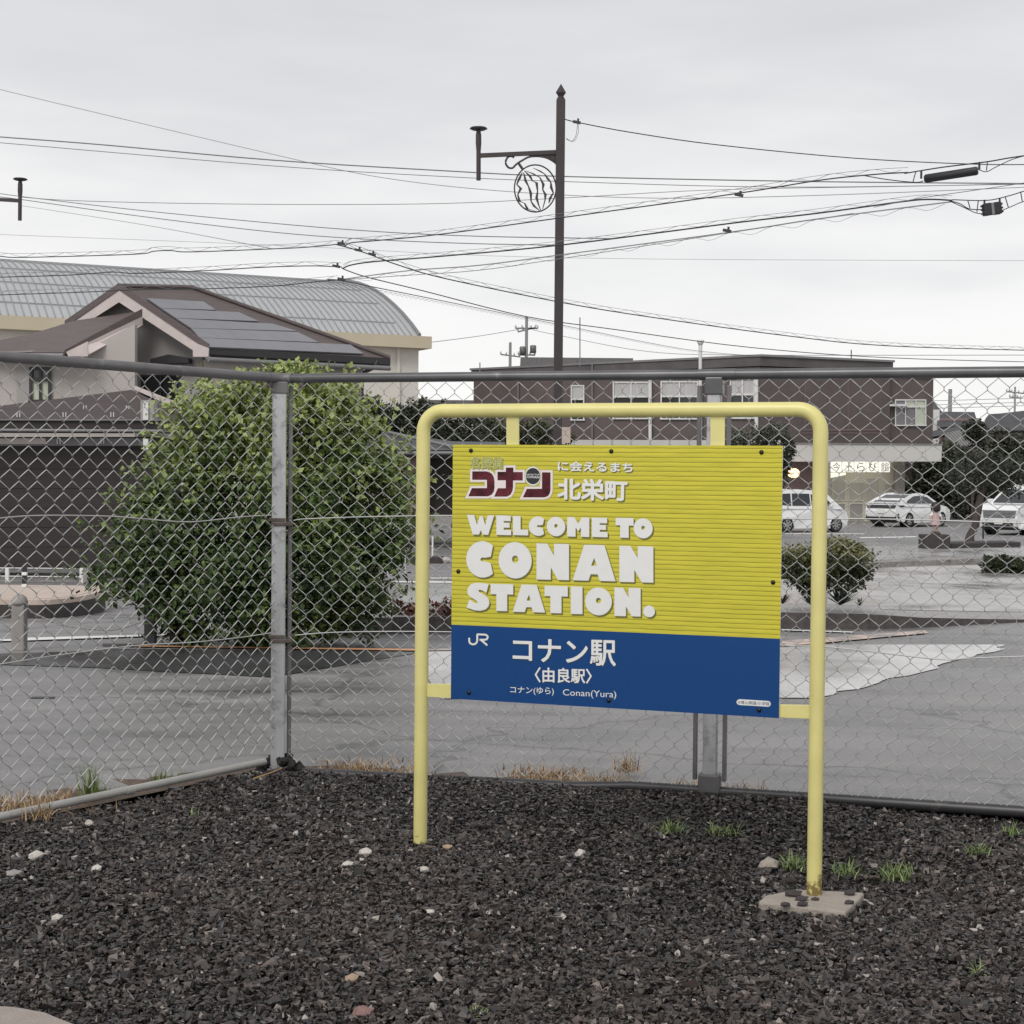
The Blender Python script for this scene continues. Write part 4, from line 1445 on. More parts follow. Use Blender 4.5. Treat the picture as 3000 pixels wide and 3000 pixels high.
# ================================================================== VEGETATION
def leaf_cloud(center, lumps, n, size, seed, squash=1.0, fresh=0.0, lo=0.0, hi=1.0, inner=0.35, flat=0.5, sub=9, subw=2.0, zmax=None, shoots=0):
    """leaf blades through the outer part of several lumps; lumps = (dx,dy,dz, rx,ry,rz)"""
    rnd = np.random.RandomState(seed)
    L = np.array(lumps, dtype=float)
    big = len(L)
    if sub:
        extra = []
        for l in L:
            for _ in range(sub):
                dd = rnd.normal(size=3)
                dd[2] = dd[2] * 0.9 + 0.1
                dd /= np.linalg.norm(dd)
                rr = 0.22 + 0.22 * rnd.rand()
                c_ = l[:3] + dd * l[3:] * (0.82 + 0.35 * rnd.rand())
                extra.append(np.concatenate([c_, l[3:] * rr * (0.8 + 0.5 * rnd.rand(3))]))
        L = np.vstack([L, np.array(extra)])
    vol = L[:, 3] * L[:, 5] + L[:, 4] * L[:, 5]
    vol[big:] *= subw
    pick = rnd.choice(len(L), n, p=vol / vol.sum())
    d = rnd.normal(size=(n, 3))
    d /= np.linalg.norm(d, axis=1)[:, None]
    r = (inner + (1 - inner) * rnd.rand(n) ** 0.45) * (0.9 + 0.22 * rnd.rand(n))
    r *= 1 + 0.2 * np.sin(d[:, 0] * 7 + pick) * np.sin(d[:, 2] * 6 + pick * 2)
    P = np.array(center) + L[pick, :3] + d * L[pick, 3:] * r[:, None]
    z0, z1 = P[:, 2].min(), P[:, 2].max()
    F_ = np.arange(4 * n).reshape(n, 4)
    if zmax is not None:
        lim = zmax + 0.04 * rnd.normal(size=n)
        P[:, 2] = np.where(P[:, 2] > lim, lim - 0.5 * np.abs(rnd.normal(size=n)) * 0.4, P[:, 2])
        z1 = P[:, 2].max()
        h = (P[:, 2] - z0) / (z1 - z0)
    lump_t = rnd.rand(len(L))[pick]
    if shoots:
        Lb = L[:big]
        sp_, sd_ = [], []
        for _ in range(shoots):
            l = Lb[rnd.randint(big)]
            dd = rnd.normal(size=3)
            dd[2] = abs(dd[2]) * 0.6 + 0.1 * rnd.normal()
            dd /= np.linalg.norm(dd)
            p0 = np.array(center) + l[:3] + dd * l[3:] * 0.85
            gd = dd + np.array([0, 0, 0.5]) + 0.35 * rnd.normal(size=3)
            gd /= np.linalg.norm(gd)
            ln = 0.16 + 0.26 * rnd.rand()
            for q_ in range(13):
                t_ = q_ / 12
                sp_.append(p0 + gd * ln * t_ + np.array([0, 0, -0.25 * ln * t_ * t_]) + 0.012 * rnd.normal(size=3))
                side = rnd.normal(size=3)
                sd_.append(gd * 0.5 + side / np.linalg.norm(side))
        sp_, sd_ = np.array(sp_), np.array(sd_)
        sel = np.ones(len(sp_), bool) if zmax is None else sp_[:, 2] < zmax
        sp_, sd_ = sp_[sel], sd_[sel] / np.linalg.norm(sd_[sel], axis=1)[:, None]
        P = np.vstack([P, sp_])
        d = np.vstack([d, sd_])
        h = np.concatenate([h, np.clip((sp_[:, 2] - z0) / (z1 - z0) + 0.12, 0, 1)])
        lump_t = np.concatenate([lump_t, np.full(len(sp_), 0.75)])
        n = len(P)
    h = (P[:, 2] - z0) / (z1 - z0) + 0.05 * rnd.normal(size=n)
    # blade axes
    a = d + rnd.normal(size=(n, 3)) * 0.9
    a[:, 2] -= 0.25
    a /= np.linalg.norm(a, axis=1)[:, None]
    up = rnd.normal(size=(n, 3)) * flat + np.array([0, -0.25, 1.0])
    b = np.cross(a, up)
    b /= np.linalg.norm(b, axis=1)[:, None] + 1e-9
    nn = np.cross(b, a)
    s = size * (0.55 + 0.8 * rnd.rand(n))[:, None]
    tip = P + a * s
    mid = P + a * s * 0.45 + nn * s * 0.10
    V = np.stack([P, mid + b * s * 0.33 - nn * s * .06, tip, mid - b * s * 0.33 - nn * s * .06], 1)
    F_ = np.arange(4 * n).reshape(n, 4)
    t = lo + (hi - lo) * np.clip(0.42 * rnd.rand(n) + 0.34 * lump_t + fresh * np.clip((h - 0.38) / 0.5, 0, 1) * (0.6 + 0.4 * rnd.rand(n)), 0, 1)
    return V.reshape(-1, 3), F_, t


def trunk_tube(pts, radii, n=8):
    return MB().tube(pts, radii, n)


def plant(name, label, cat, base, lumps, n, size, material, seed, trunk, fresh=0.3, group=None, hi=1.0, lo=0.0, inner=0.35, stem_r=0.05, stems=1, sub=9, subw=2.0, zmax=None, shoots=0):
    t = thing(name, label, cat, base, group)
    b = Vector(base)
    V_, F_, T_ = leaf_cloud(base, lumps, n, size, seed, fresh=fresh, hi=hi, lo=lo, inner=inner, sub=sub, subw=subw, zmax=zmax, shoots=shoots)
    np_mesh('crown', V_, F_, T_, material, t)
    rnd = random.Random(seed)
    q = MB()
    for s in range(stems):
        dx = rnd.uniform(-1, 1) * stem_r * 2 * (stems > 1)
        top = Vector(lumps[s % len(lumps)][:3]) * (1.0 if stems > 1 else 0.9)
        p0 = b + Vector((dx, dx * 0.5, -0.1))
        q.tube([p0, p0.lerp(b + top, 0.4) + Vector((rnd.uniform(-.05, .05), 0, 0)), b + top], [stem_r, stem_r * 0.75, stem_r * 0.3], 7)
    for L in lumps[:6]:
        c_ = Vector(L[:3])
        q.tube([b + Vector((0, 0, trunk)), b + c_ * 0.6 + Vector((0, 0, trunk * 0.3)), b + c_], [stem_r * 0.5, stem_r * 0.35, stem_r * 0.12], 5)
    q.build('trunk', M['bark'], t)
    return t


# big loose bush behind the fence corner
bb = gpt(745, 1888)
k_ = bb.y / FPX


def blob(x, y, rx, ry, dy=0.0, base=bb, depth=None):
    """lump from photo pixels at the depth of the base"""
    c_ = at(x, y, base.y + dy)
    s = (base.y + dy) / FPX
    return (c_.x - base.x, c_.y - base.y, c_.z - base.z, rx * s, (depth or rx) * s, ry * s)


BL_ = [blob(740, 1275, 130, 115), blob(620, 1290, 110, 130), blob(880, 1250, 150, 130), blob(1010, 1320, 140, 110), blob(540, 1420, 120, 140),
       blob(700, 1450, 180, 180, -.2), blob(900, 1450, 170, 190, -.2), blob(1080, 1480, 130, 150), blob(450, 1560, 120, 100), blob(640, 1650, 190, 150, -.25),
       blob(850, 1660, 180, 170, -.3), blob(1040, 1650, 130, 150), blob(500, 1680, 130, 90), blob(390, 1690, 110, 60), blob(830, 1790, 190, 90, -.2), blob(660, 1800, 150, 80, -.2),
       blob(1020, 1770, 120, 90), blob(875, 1105, 45, 32), blob(840, 1130, 60, 30), blob(1120, 1570, 80, 110), blob(450, 1760, 70, 40), blob(1150, 1430, 60, 60)]
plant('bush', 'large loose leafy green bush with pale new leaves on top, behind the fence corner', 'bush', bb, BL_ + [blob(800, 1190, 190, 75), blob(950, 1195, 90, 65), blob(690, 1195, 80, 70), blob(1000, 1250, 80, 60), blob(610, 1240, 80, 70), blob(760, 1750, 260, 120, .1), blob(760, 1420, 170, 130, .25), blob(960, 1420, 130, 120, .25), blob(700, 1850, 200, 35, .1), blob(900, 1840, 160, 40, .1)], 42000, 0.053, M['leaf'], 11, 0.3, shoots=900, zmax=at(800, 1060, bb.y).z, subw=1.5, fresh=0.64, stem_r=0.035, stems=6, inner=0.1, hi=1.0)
# purple low plant and red hedge on the median
hb = gpt(530, 1886)
plant('purple_shrub', 'small purple leaved shrub at the left foot of the big bush', 'shrub', hb, [blob(525, 1845, 30, 50, 0, hb), blob(505, 1815, 20, 25, 0, hb), blob(560, 1860, 35, 30, 0, hb)], 700, 0.05, M['purple'], 5, 0.05, stem_r=0.012)
hb = gpt(1240, 1850)
plant('red_hedge', 'low hedge with reddish orange leaves between the big bush and the sign', 'hedge', hb,
      [blob(1180, 1815, 45, 38, 0, hb), blob(1250, 1808, 60, 42, 0, hb), blob(1320, 1805, 60, 42, 0.1, hb), blob(1400, 1805, 60, 42, 0.2, hb), blob(1130, 1830, 40, 25, 0, hb)], 2600, 0.05, M['leaf_red'], 6, 0.05, fresh=0.35, stem_r=0.012)
# round clipped shrub on the median, right
sb = gpt(2425, 1800, 0.15)
sb.y += 0.25
SH_ = [blob(2410, 1632, 115, 48, 0, sb), blob(2325, 1640, 75, 45, 0, sb), blob(2515, 1640, 60, 42, 0, sb), blob(2460, 1628, 70, 42, 0, sb), blob(2400, 1680, 100, 45, 0, sb), blob(2480, 1690, 60, 35, 0, sb), blob(2350, 1695, 50, 30, 0, sb), blob(2390, 1730, 25, 25, 0, sb)]
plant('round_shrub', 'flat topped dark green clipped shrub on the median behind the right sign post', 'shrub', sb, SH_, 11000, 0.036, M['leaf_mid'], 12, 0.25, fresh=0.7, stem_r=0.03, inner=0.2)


def spiky(px, h, n, label, seed, material, base=None):
    p = base or (gpt(*px, 0.15) + Vector((0, .15, 0)))
    rnd = random.Random(seed)
    q = MB()
    for _ in range(n):
        a = rnd.uniform(0, 2 * math.pi)
        e_ = rnd.uniform(0.3, 1.3)
        d = Vector((math.cos(a) * math.cos(e_), math.sin(a) * math.cos(e_), math.sin(e_)))
        L = h * rnd.uniform(0.7, 1.1)
        s = Vector((-math.sin(a), math.cos(a), 0)) * h * 0.07
        q.cur = rnd.random()
        m_ = p + d * L * 0.5 + Vector((0, 0, 0.03 * h))
        q.add([p - s * .7, p + s * .7, m_ + s, m_ - s, p + d * L], [(0, 1, 2, 3), (3, 2, 4)])
    return tag(q.build('spiky_plant', material, origin=p), label, 'plant', 'spiky plants under the round shrub')


spiky((2385, 1776), 0.23, 34, 'spiky dark green plant left of the round shrub trunk', 1, M['agave'])
spiky((2470, 1776), 0.27, 46, 'largest spiky plant right of the round shrub trunk', 2, M['agave'])
spiky((2528, 1778), 0.10, 22, 'small spiky plant at the right end under the round shrub', 3, M['agave'])
spiky((2300, 1772), 0.16, 22, 'reddish spiky plant beside the right edge of the panel', 4, M['purple'])

# clipped low shrubs far right
for k, (px, rx, ry, lb) in enumerate([((2935, 1678), 50, 22, 'left one of two low clipped shrubs at the right edge of the plaza'), ((3020, 1680), 55, 22, 'right one of two low clipped shrubs, cut by the right picture edge')]):
    b0_ = gpt(*px)
    plant('low_shrub', lb, 'shrub', b0_, [blob(px[0] - 15, px[1] - 20, rx * .75, ry, 0, b0_), blob(px[0] + 18, px[1] - 20, rx * .7, ry, 0, b0_)], 1500, 0.10, M['leaf_mid'], 30 + k, 0.05, fresh=0.3, group='low clipped shrubs on the plaza', stem_r=0.02, hi=0.75)


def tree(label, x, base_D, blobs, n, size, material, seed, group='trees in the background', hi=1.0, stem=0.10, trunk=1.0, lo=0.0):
    p = at(x, 1500, base_D)
    p.z = gz(base_D)
    return plant('tree', label, 'tree', p, [blob(*b_, base=p) if len(b_) == 5 else blob(*b_, 0, p) for b_ in blobs], int(n * 2.6), size * .62, material, seed, trunk, fresh=0.35, inner=.2, subw=1.2, group=group, hi=hi, stem_r=stem, lo=lo)


tree('dark tree beside the cream hall wall, half hidden by the big bush', 1120, 58, [(1110, 1230, 60, 60), (1080, 1270, 60, 60), (1150, 1290, 50, 70), (1085, 1200, 25, 30)], 2600, 0.24, M['leaf_dark'], 41, hi=0.85)
tree('dark tree directly above the left top corner of the sign frame', 1215, 60, [(1215, 1225, 50, 60), (1190, 1270, 60, 60), (1250, 1265, 55, 60), (1240, 1195, 20, 25)], 2600, 0.22, M['leaf_dark'], 42)
tree('dark green tree seen inside the frame over the left of the panel', 1330, 62, [(1310, 1265, 70, 65), (1380, 1275, 70, 60), (1300, 1300, 60, 50)], 2800, 0.22, M['leaf_dark'], 43)
tree('lighter green tree seen inside the frame right of the left strap', 1570, 64, [(1440, 1285, 60, 55), (1560, 1280, 70, 45), (1620, 1290, 50, 35), (1500, 1285, 60, 50)], 2600, 0.22, M['leaf_mid'], 44)
tree('dark street tree with drooping branch behind the top right corner of the panel', 2225, 52, [(2190, 1300, 65, 45), (2260, 1300, 55, 55), (2300, 1330, 25, 45), (2240, 1350, 60, 50), (2150, 1320, 50, 50), (2275, 1395, 40, 40)], 3000, 0.17, M['leaf_dark'], 45)
tree('large dark tree right of the shop canopy', 2740, 84, [(2720, 1410, 80, 70), (2800, 1395, 90, 75), (2700, 1470, 80, 60), (2780, 1460, 90, 60), (2715, 1350, 60, 50), (2790, 1340, 60, 32)], 4200, 0.30, M['leaf_dark'], 46, hi=0.9, stem=0.2)
tree('tallest dark tree at the right edge behind the roofs', 2930, 86, [(2890, 1390, 90, 75), (2965, 1360, 90, 75), (3010, 1420, 90, 90), (2900, 1450, 90, 70), (3000, 1310, 60, 45), (2920, 1320, 50, 35), (3060, 1330, 70, 80)], 4600, 0.32, M['leaf_dark'], 47, hi=0.85, stem=0.2)
tree('smaller dark round tree in front of the ribbed tile roof', 2850, 82, [(2848, 1262, 30, 28), (2870, 1275, 30, 28)], 900, 0.22, M['leaf_dark'], 48, hi=0.7, stem=0.08)
# leaning trunk by the white people carrier
tb = gpt(2840, 1592)
t = thing('tree', 'tree with bare leaning trunk rising from the dark kerb bed beside the white people carrier', 'tree', tb, 'trees in the background')
trunk_tube([tb - Vector((0, 0, .1)), tb + Vector((0.02, 0, 0.25)), at(2858, 1540, tb.y), at(2868, 1480, tb.y), at(2885, 1400, tb.y + .2), at(2890, 1320, tb.y + .4)], [.2, .13, .12, .12, .09, .05], 9).build('trunk', M['bark'], t)
V_, F_, T_ = leaf_cloud(tb, [blob(2900, 1380, 75, 55, .3, tb), blob(2830, 1400, 70, 45, .3, tb), blob(2960, 1390, 70, 60, .3, tb), blob(2870, 1360, 50, 30, .3, tb)], 4200, 0.10, 77, hi=0.7)
np_mesh('crown', V_, F_, T_, M['leaf_dark'], t)

# ================================================================== BUILDINGS
def prism(base, z0, z1):
    """closed vertical prism over an XY polygon"""
    return MB().slab([Vector((p[0], p[1], z0)) for p in base], (0, 0, z1 - z0))


Z3V = Vector((0, 0, 1))

# --- gymnasium with barrel roof
G0, G1 = at(-150, 925, 73.6), at(1232, 985, 84)
gu = Vector((G1.x - G0.x, G1.y - G0.y, 0))
GLEN = gu.length
gu.normalize()
gn = Vector((-gu.y, gu.x, 0))
g0 = Vector((G0.x, G0.y, 0))
gym = thing('gymnasium', 'large cream hall with grey ribbed barrel roof behind the house', 'building', Vector((G0.x, G0.y, -1.12)))
ZE = at(600, 950, 79).z
ZE = (at(0, 925, 75).z + G1.z) / 2
HALF, RISE = 15.0, 4.3
prism([g0 + gn * .25, g0 + gu * GLEN + gn * .25, g0 + gu * GLEN + gn * (2 * HALF), g0 + gn * (2 * HALF)], -1.3, ZE - 0.35).build('wall', M['gym_wall'], gym)
mb = MB()
mb.slab([g0 - gu * .5 + gn * -.5 + Z3V * (ZE - .68), g0 + gu * (GLEN + .45) + gn * -.5 + Z3V * (ZE - .68), g0 + gu * (GLEN + .45) + gn * -.5 + Z3V * (ZE - .04), g0 - gu * .5 + gn * -.5 + Z3V * (ZE - .04)], gn * (2 * HALF + 1))
mb.build('fascia', M['gym_band'], gym)
arc = []
NA = 22
RR = (HALF ** 2 + RISE ** 2) / (2 * RISE)
A0 = math.asin(HALF / RR)
for k in range(NA + 1):
    a = -A0 + 2 * A0 * k / NA
    arc.append((HALF + RR * math.sin(a), RR * math.cos(a) - (RR - RISE)))
mb = MB()
r0_ = [g0 + gn * x + Z3V * (ZE + z) for x, z in arc]
mb.slab(r0_, gu * GLEN)
mb.build('roof', M['gym_roof'], gym)
rib = MB()
# seams: one rib mesh shared by all
prof = []
pts_ = [gn * x + Z3V * (z + 0.03) for x, z in arc[:NA // 2 + 3]]
rib.tube(pts_, 0.030, 4, smooth=False)
rib_o = rib.build('roof_seam', M['gym_rib'])
rib_o.parent = gym
off0 = g0 + Z3V * ZE - gym.location
nr = 66
for k in range(nr):
    o_ = rib_o if k == 0 else rib_o.copy()
    if k:
        COL.objects.link(o_)
    o_.location = off0 + gu * (0.15 + k * (GLEN - 0.3) / (nr - 1))
for k in (1, 3, 5, 7, 9):
    x, z = arc[k]
    mb = MB()
    c_ = g0 + gn * x + Z3V * (ZE + z + .02)
    mb.tube([c_ + gu * 0.1, c_ + gu * (GLEN - .1 - 0.9)], 0.05, 4, smooth=False)
    mb.build('roof_step', M['gym_rib'], gym)
mb = MB()
mb.tube([g0 + gu * (GLEN - .05) + gn * x + Z3V * (ZE + z + .06) for x, z in arc], 0.10, 6, smooth=False)
mb.build('verge', M['gutter'], gym)
mb = MB()
q_ = g0 + gu * (GLEN - 1.2)
mb.box(q_ + gn * .18 + Z3V * (ZE / 2 - .9), (.16, .16, ZE + .6), (gu, gn, Z3V))
mb.build('drainpipe', M['gym_wall'], gym)
# flat annexe right of the gym
mb = MB()
A_, B_ = at(1225, 1205, 95), at(1420, 1205, 95)
an = thing('annexe', 'low flat pale building between the hall and the brown building', 'building', Vector(((A_.x + B_.x) / 2, 95, -1.12)))
prism([A_, B_, B_ + Vector((0, 8, 0)), A_ + Vector((0, 8, 0))], -1.2, at(1300, 1180, 95).z).build('wall', M['gym_wall'], an)
prism([A_ - Vector((.1, .1, 0)), B_ + Vector((0, -.1, 0)), B_ + Vector((0, 8, 0)), A_ + Vector((-.1, 8, 0))], at(1300, 1182, 95).z, at(1300, 1172, 95).z).build('coping', M['gutter'], an)

# --- house with solar roof
hA, hB, hG = at(350, 842, 46.4), at(613, 1020, 45.0), at(1143, 1052, 49.0)
house = thing('house', 'pinkish grey house with brown roof and solar panels on its long slope', 'house', Vector((hB.x, hB.y, -0.97)))
nrm = (hB - hA).cross(hG - hA).normalized()
if nrm.y > 0:
    nrm = -nrm


def hp(x, y, off=0.0):
    d = ray(x, y)
    t = nrm.dot(hA + nrm * off - Vector((0, 0, CAM_H))) / nrm.dot(d)
    return Vector((0, 0, CAM_H)) + d * t


hR = hp(562, 846)
mb = MB()
mb.slab([hA, hR, hG, hB], -nrm * 0.14)
mb.build('roof', M['roof_brown'], house)
# back / left slope so that the roof is solid
eL = at(80, 1020, 49.5)
mb = MB()
hback = hR + Vector((-2.5, 5.5, -3.2))
mb.slab([hA, eL, eL + (hback - hB) * 0.6, hR], Vector((0, 0, -.12)))
mb.slab([hR, hback, hG], Vector((0, 0, -.12)))
mb.build('roof', M['roof_brown'], house)
# solar modules on the slope
rows_ = [((437, 873), (598, 884)), ((480, 902), (655, 913)), ((522, 931), (712, 941)), ((566, 962), (872, 976)), ((588, 989), (965, 1005)), ((606, 1014), (1066, 1036))]
rows_ = [((437, 873), (600, 883)), ((480, 902), (655, 912)), ((521, 931), (712, 941)), ((560, 960), (770, 973)), ((585, 988), (880, 1000)), ((608, 1012), (1064, 1034))]
sets = [((430, 873), (597, 883), (633, 908), (473, 903)), ((473, 903), (700, 914), (758, 941), (516, 932)), ((516, 932), (800, 948), (872, 970), (560, 961)),
        ((560, 961), (872, 972), (935, 1003), (585, 989)), ((585, 989), (1027, 1009), (1066, 1036), (611, 1016))]
for tl, tr, br, bl in sets:
    nmod = max(4, int((tr[0] - tl[0]) / 46))
    for k in range(nmod):
        a, b_ = k / nmod, (k + 1) / nmod
        q4 = [(lerp(tl[0], tr[0], a), lerp(tl[1], tr[1], a)), (lerp(tl[0], tr[0], b_), lerp(tl[1], tr[1], b_)), (lerp(bl[0], br[0], b_), lerp(bl[1], br[1], b_)), (lerp(bl[0], br[0], a), lerp(bl[1], br[1], a))]
        c_ = (sum(p[0] for p in q4) / 4, sum(p[1] for p in q4) / 4)
        q4 = [hp(lerp(c_[0], x, 0.992), lerp(c_[1], y, 0.975), 0.07) for x, y in q4]
        MB().slab(q4, -nrm * 0.04).build('solar_panel', M['solar'], house)
# eave: dark edge + gutter
eu = (hG - hB).normalized()
mb = MB()
mb.slab([hB - nrm * 0.02, hG - nrm * .02, hG - nrm * .02 - Z3V * .2, hB - nrm * .02 - Z3V * .2], nrm * .05)
mb.build('eave_board', M['trim_dark'], house)
mb = MB()
mb.tube([hB + Vector((0, -.12, -.33)), hG + Vector((.0, -.12, -.30))], 0.075, 8)
mb.build('gutter', M['gutter'], house)
mb = MB()
gx = lambda x, y: vpl(hB, hG, x, y)
mb.tube([gx(1105, 1058), gx(1095, 1078), gx(1068, 1090), gx(1062, 1110), gx(1062, 1200)], 0.06, 6)
mb.build('downpipe', M['trim_dark'], house)
# hip edge line
mb = MB()
mb.tube([hA + Z3V * .05, hR + Z3V * .05, hG + Z3V * .05], 0.07, 6)
mb.build('ridge_cap', M['roof_brown'], house)
# gable rakes
LG = hA + (eL - hA)
for P_, Q_ in ((hA, hB), (hA, at(192, 952, 47.8))):
    d_ = (Q_ - P_)
    nn_ = Vector((0, -0.06, 0))
    mb = MB()
    mb.slab([P_ + nn_, Q_ + nn_, Q_ + nn_ - Z3V * .36, P_ + nn_ - Z3V * .44], Vector((0, .08, 0)))
    mb.build('barge_board', M['barge'], house)
    mb = MB()
    mb.slab([P_ + nn_ * 1.6 + Z3V * .12, Q_ + nn_ * 1.6 + Z3V * .12, Q_ + nn_ * 1.6 - Z3V * .08, P_ + nn_ * 1.6 - Z3V * .08], Vector((0, .3, 0)))
    mb.build('roof_edge', M['roof_brown'], house)
mb = MB()
mb.slab([at(565, 1002, 44.9), at(612, 1020, 44.9), at(610, 1045, 44.9), at(565, 1045, 44.9)], (0, .3, 0))
mb.build('barge_end', M['barge'], house)
# gable wall, set back under the rake
gw = 0.75


def hw(x, y, back=gw):
    """vertical gable wall plane through hA and hB shifted back"""
    return vpl(hA + Vector((0, back, 0)), hB + Vector((0, back, 0)), x, y)


mb = MB()
mb.slab([hw(352, 868), hw(592, 1024), hw(606, 1330), hw(-300, 1330), hw(-300, 1100), hw(200, 962)], (0.1, .25, 0))
mb.build('gable_wall', M['house_grey'], house)
# long side wall under the solar slope
mb = MB()
W0, W1 = hB + Vector((0.35, .75, 0)), hG + Vector((-1.0, .2, 0))
mb.slab([vpl(W0, W1, 600, 1052), vpl(W0, W1, 1066, 1068), vpl(W0, W1, 1066, 1330), vpl(W0, W1, 600, 1330)], (-.1, .3, 0))
mb.build('side_wall', M['house_wall'], house)
# lower left wing
E1, E2 = at(-260, 1031, 45.0), at(190, 1032, 44.2)
T2, T1, T0 = at(418, 910, 46.0), at(215, 940, 47.2), at(-260, 1040, 47.5)
mb = MB()
mb.slab([E1, E2, T2, T1, at(-60, 1026, 46.0)], (0, .05, -.14))
mb.build('wing_roof', M['roof_brown'], house)
mb = MB()
mb.slab([E2 + Vector((0, -.03, .06)), T2 + Vector((0, -.03, .06)), T2 + Vector((0, -.03, -.16)), E2 + Vector((0, -.03, -.06))], (0, .12, 0))
mb.build('roof_edge', M['roof_brown'], house)
mb = MB()
mb.slab([E2 + Vector((0.05, -.01, -.02)), T2 + Vector((0, -.01, -.16)), T2 + Vector((0, -.01, -.42)), E2 + Vector((.5, -.01, -.15))], (0, .12, 0))
mb.build('barge_board', M['barge'], house)
mb = MB()
mb.slab([at(194, 1031, 44.1), at(257, 1000, 44.1), at(257, 1044, 44.1), at(200, 1044, 44.1)], (0, .06, 0))
mb.build('barge_end', M['barge'], house)
mb = MB()
mb.tube([E1 + Vector((0, -.1, -.1)), E2 + Vector((0, -.1, -.1))], 0.07, 8)
mb.build('gutter', M['gutter'], house)
mb = MB()
mb.slab([at(-300, 1040, 44.9), at(255, 1022, 44.9), at(395, 950, 44.9), at(395, 1330, 44.9), at(-300, 1330, 44.9)], (0, .3, 0))
mb.build('wing_wall', M['house_wall'], house)


def window(parent, P, rect, frame_m, pane_m, nx=2, ny=1, fw=0.06, depth=0.08, pane_fn=None, mid=None):
    """P(x, y, off) maps pixels onto the wall; frame part with panes as sub-parts"""
    x0, y0, x1, y1 = rect
    q = MB()
    out_n = (P(x0, y0, 0.1) - P(x0, y0, 0.0)).normalized()
    pxw = fw / ((P(x1, y0, 0) - P(x0, y0, 0)).length / (x1 - x0))

    def bar(a, b_, c_, d_, off, th):
        q.slab([P(a, b_, off), P(c_, b_, off), P(c_, d_, off), P(a, d_, off)], -out_n * th)
    bar(x0, y0, x1, y0 + pxw, depth, depth + .02)
    bar(x0 - pxw * .4, y1 - pxw, x1 + pxw * .4, y1, depth + .03, depth + .05)
    bar(x0, y0 + pxw, x0 + pxw, y1 - pxw, depth, depth + .02)
    bar(x1 - pxw, y0 + pxw, x1, y1 - pxw, depth, depth + .02)
    for k in range(1, nx):
        xm = lerp(x0, x1, k / nx)
        bar(xm - pxw * .45, y0 + pxw, xm + pxw * .45, y1 - pxw, depth - .01, depth)
    ys_ = [y0, y1]
    if mid:
        ys_ = [y0, lerp(y0, y1, mid), y1]
        bar(x0 + pxw, ys_[1] - pxw * .6, x1 - pxw, ys_[1] + pxw * .6, depth + .01, depth + .03)
    f_ = q.build('window', frame_m, parent)
    for j in range(len(ys_) - 1):
        for k in range(nx):
            a, c_ = lerp(x0, x1, k / nx), lerp(x0, x1, (k + 1) / nx)
            pm = pane_fn(k, j) if pane_fn else pane_m
            MB().slab([P(a + 1, ys_[j] + 1, .02), P(c_ - 1, ys_[j] + 1, .02), P(c_ - 1, ys_[j + 1] - 1, .02), P(a + 1, ys_[j + 1] - 1, .02)], -out_n * .015).build('pane', pm, f_)
    return f_


wing = lambda x, y, off=0.0: at(x, y, 44.9 - off)
window(house, wing, (86, 1075, 150, 1180), M['trim_dark'], M['glass_dark'], 2, fw=.09, mid=.35, pane_fn=lambda k, j: M['glass_dark'] if j == 0 else M['glass_pale'])
mb = MB()
mb.box(at(68, 1130, 44.85), (.35, .04, 1.0))
mb.build('shutter', M['house_grey'], house)
window(house, wing, (414, 1100, 536, 1172), M['trim_dark'], M['glass_dark'], 2, fw=.07) if False else None
gwp = lambda x, y, off=0.0: hw(x, y, gw - off)
window(house, gwp, (412, 1098, 528, 1172), M['trim_dark'], M['glass_dark'], 2, fw=.07)
mb = MB()
mb.slab([gwp(440, 1052, .5), gwp(492, 1038, .5), gwp(552, 1048, .5), gwp(552, 1062, .5), gwp(440, 1068, .5)], (0, .5, 0))
mb.build('window_hood', M['trim_dark'], house)
# porch roof with hipped brown slope
mb = MB()
PD = 40.5
pa, pl, pr_ = at(385, 1142, PD + 2.2), at(-280, 1228, PD), at(570, 1232, PD)
mb.slab([pa, at(-60, 1196, PD + 2.2), at(-280, 1232, PD), at(575, 1232, PD)], (0, .1, -.1))
M['roof_dark'] = mat('dark brown roof', (0.062, 0.046, 0.045), 0.6, var=0.2, scale=3, stretch=(0.5, 0.5, 8))
mb.build('porch_roof', M['roof_dark'], house)
for x0 in (50, 185, 325, 245, 370):
    y0 = 1215 if x0 in (50, 185, 325) else 1195
    for dx in (0, 8):
        a = at(x0 + dx, y0, PD + (.25 if y0 == 1215 else .8))
        mb = MB()
        mb.box(a, (.02, .02, .13))
        mb.build('snow_guard', M['pale_frame'], house)
mb = MB()
mb.slab([at(395, 1130, 41.5), at(560, 1195, 41.0), at(560, 1215, 41.0), at(395, 1142, 41.5)], (0, .1, 0))
mb.build('porch_trim', M['barge'], house)

# --- dark boarded shelter
SD = 27.6
shz = gz(SD)
shel = thing('bicycle_shelter', 'long dark brown boarded shelter with flat fascia at the left', 'shelter', at(100, 1500, SD) * Vector((1, 1, 0)) + Vector((0, 0, shz)) if False else Vector((at(100, 1500, SD).x, SD, shz)))
X0, X1 = -400, 452


def sp(x, y, off=0.0):
    return at(x, y, SD - off)


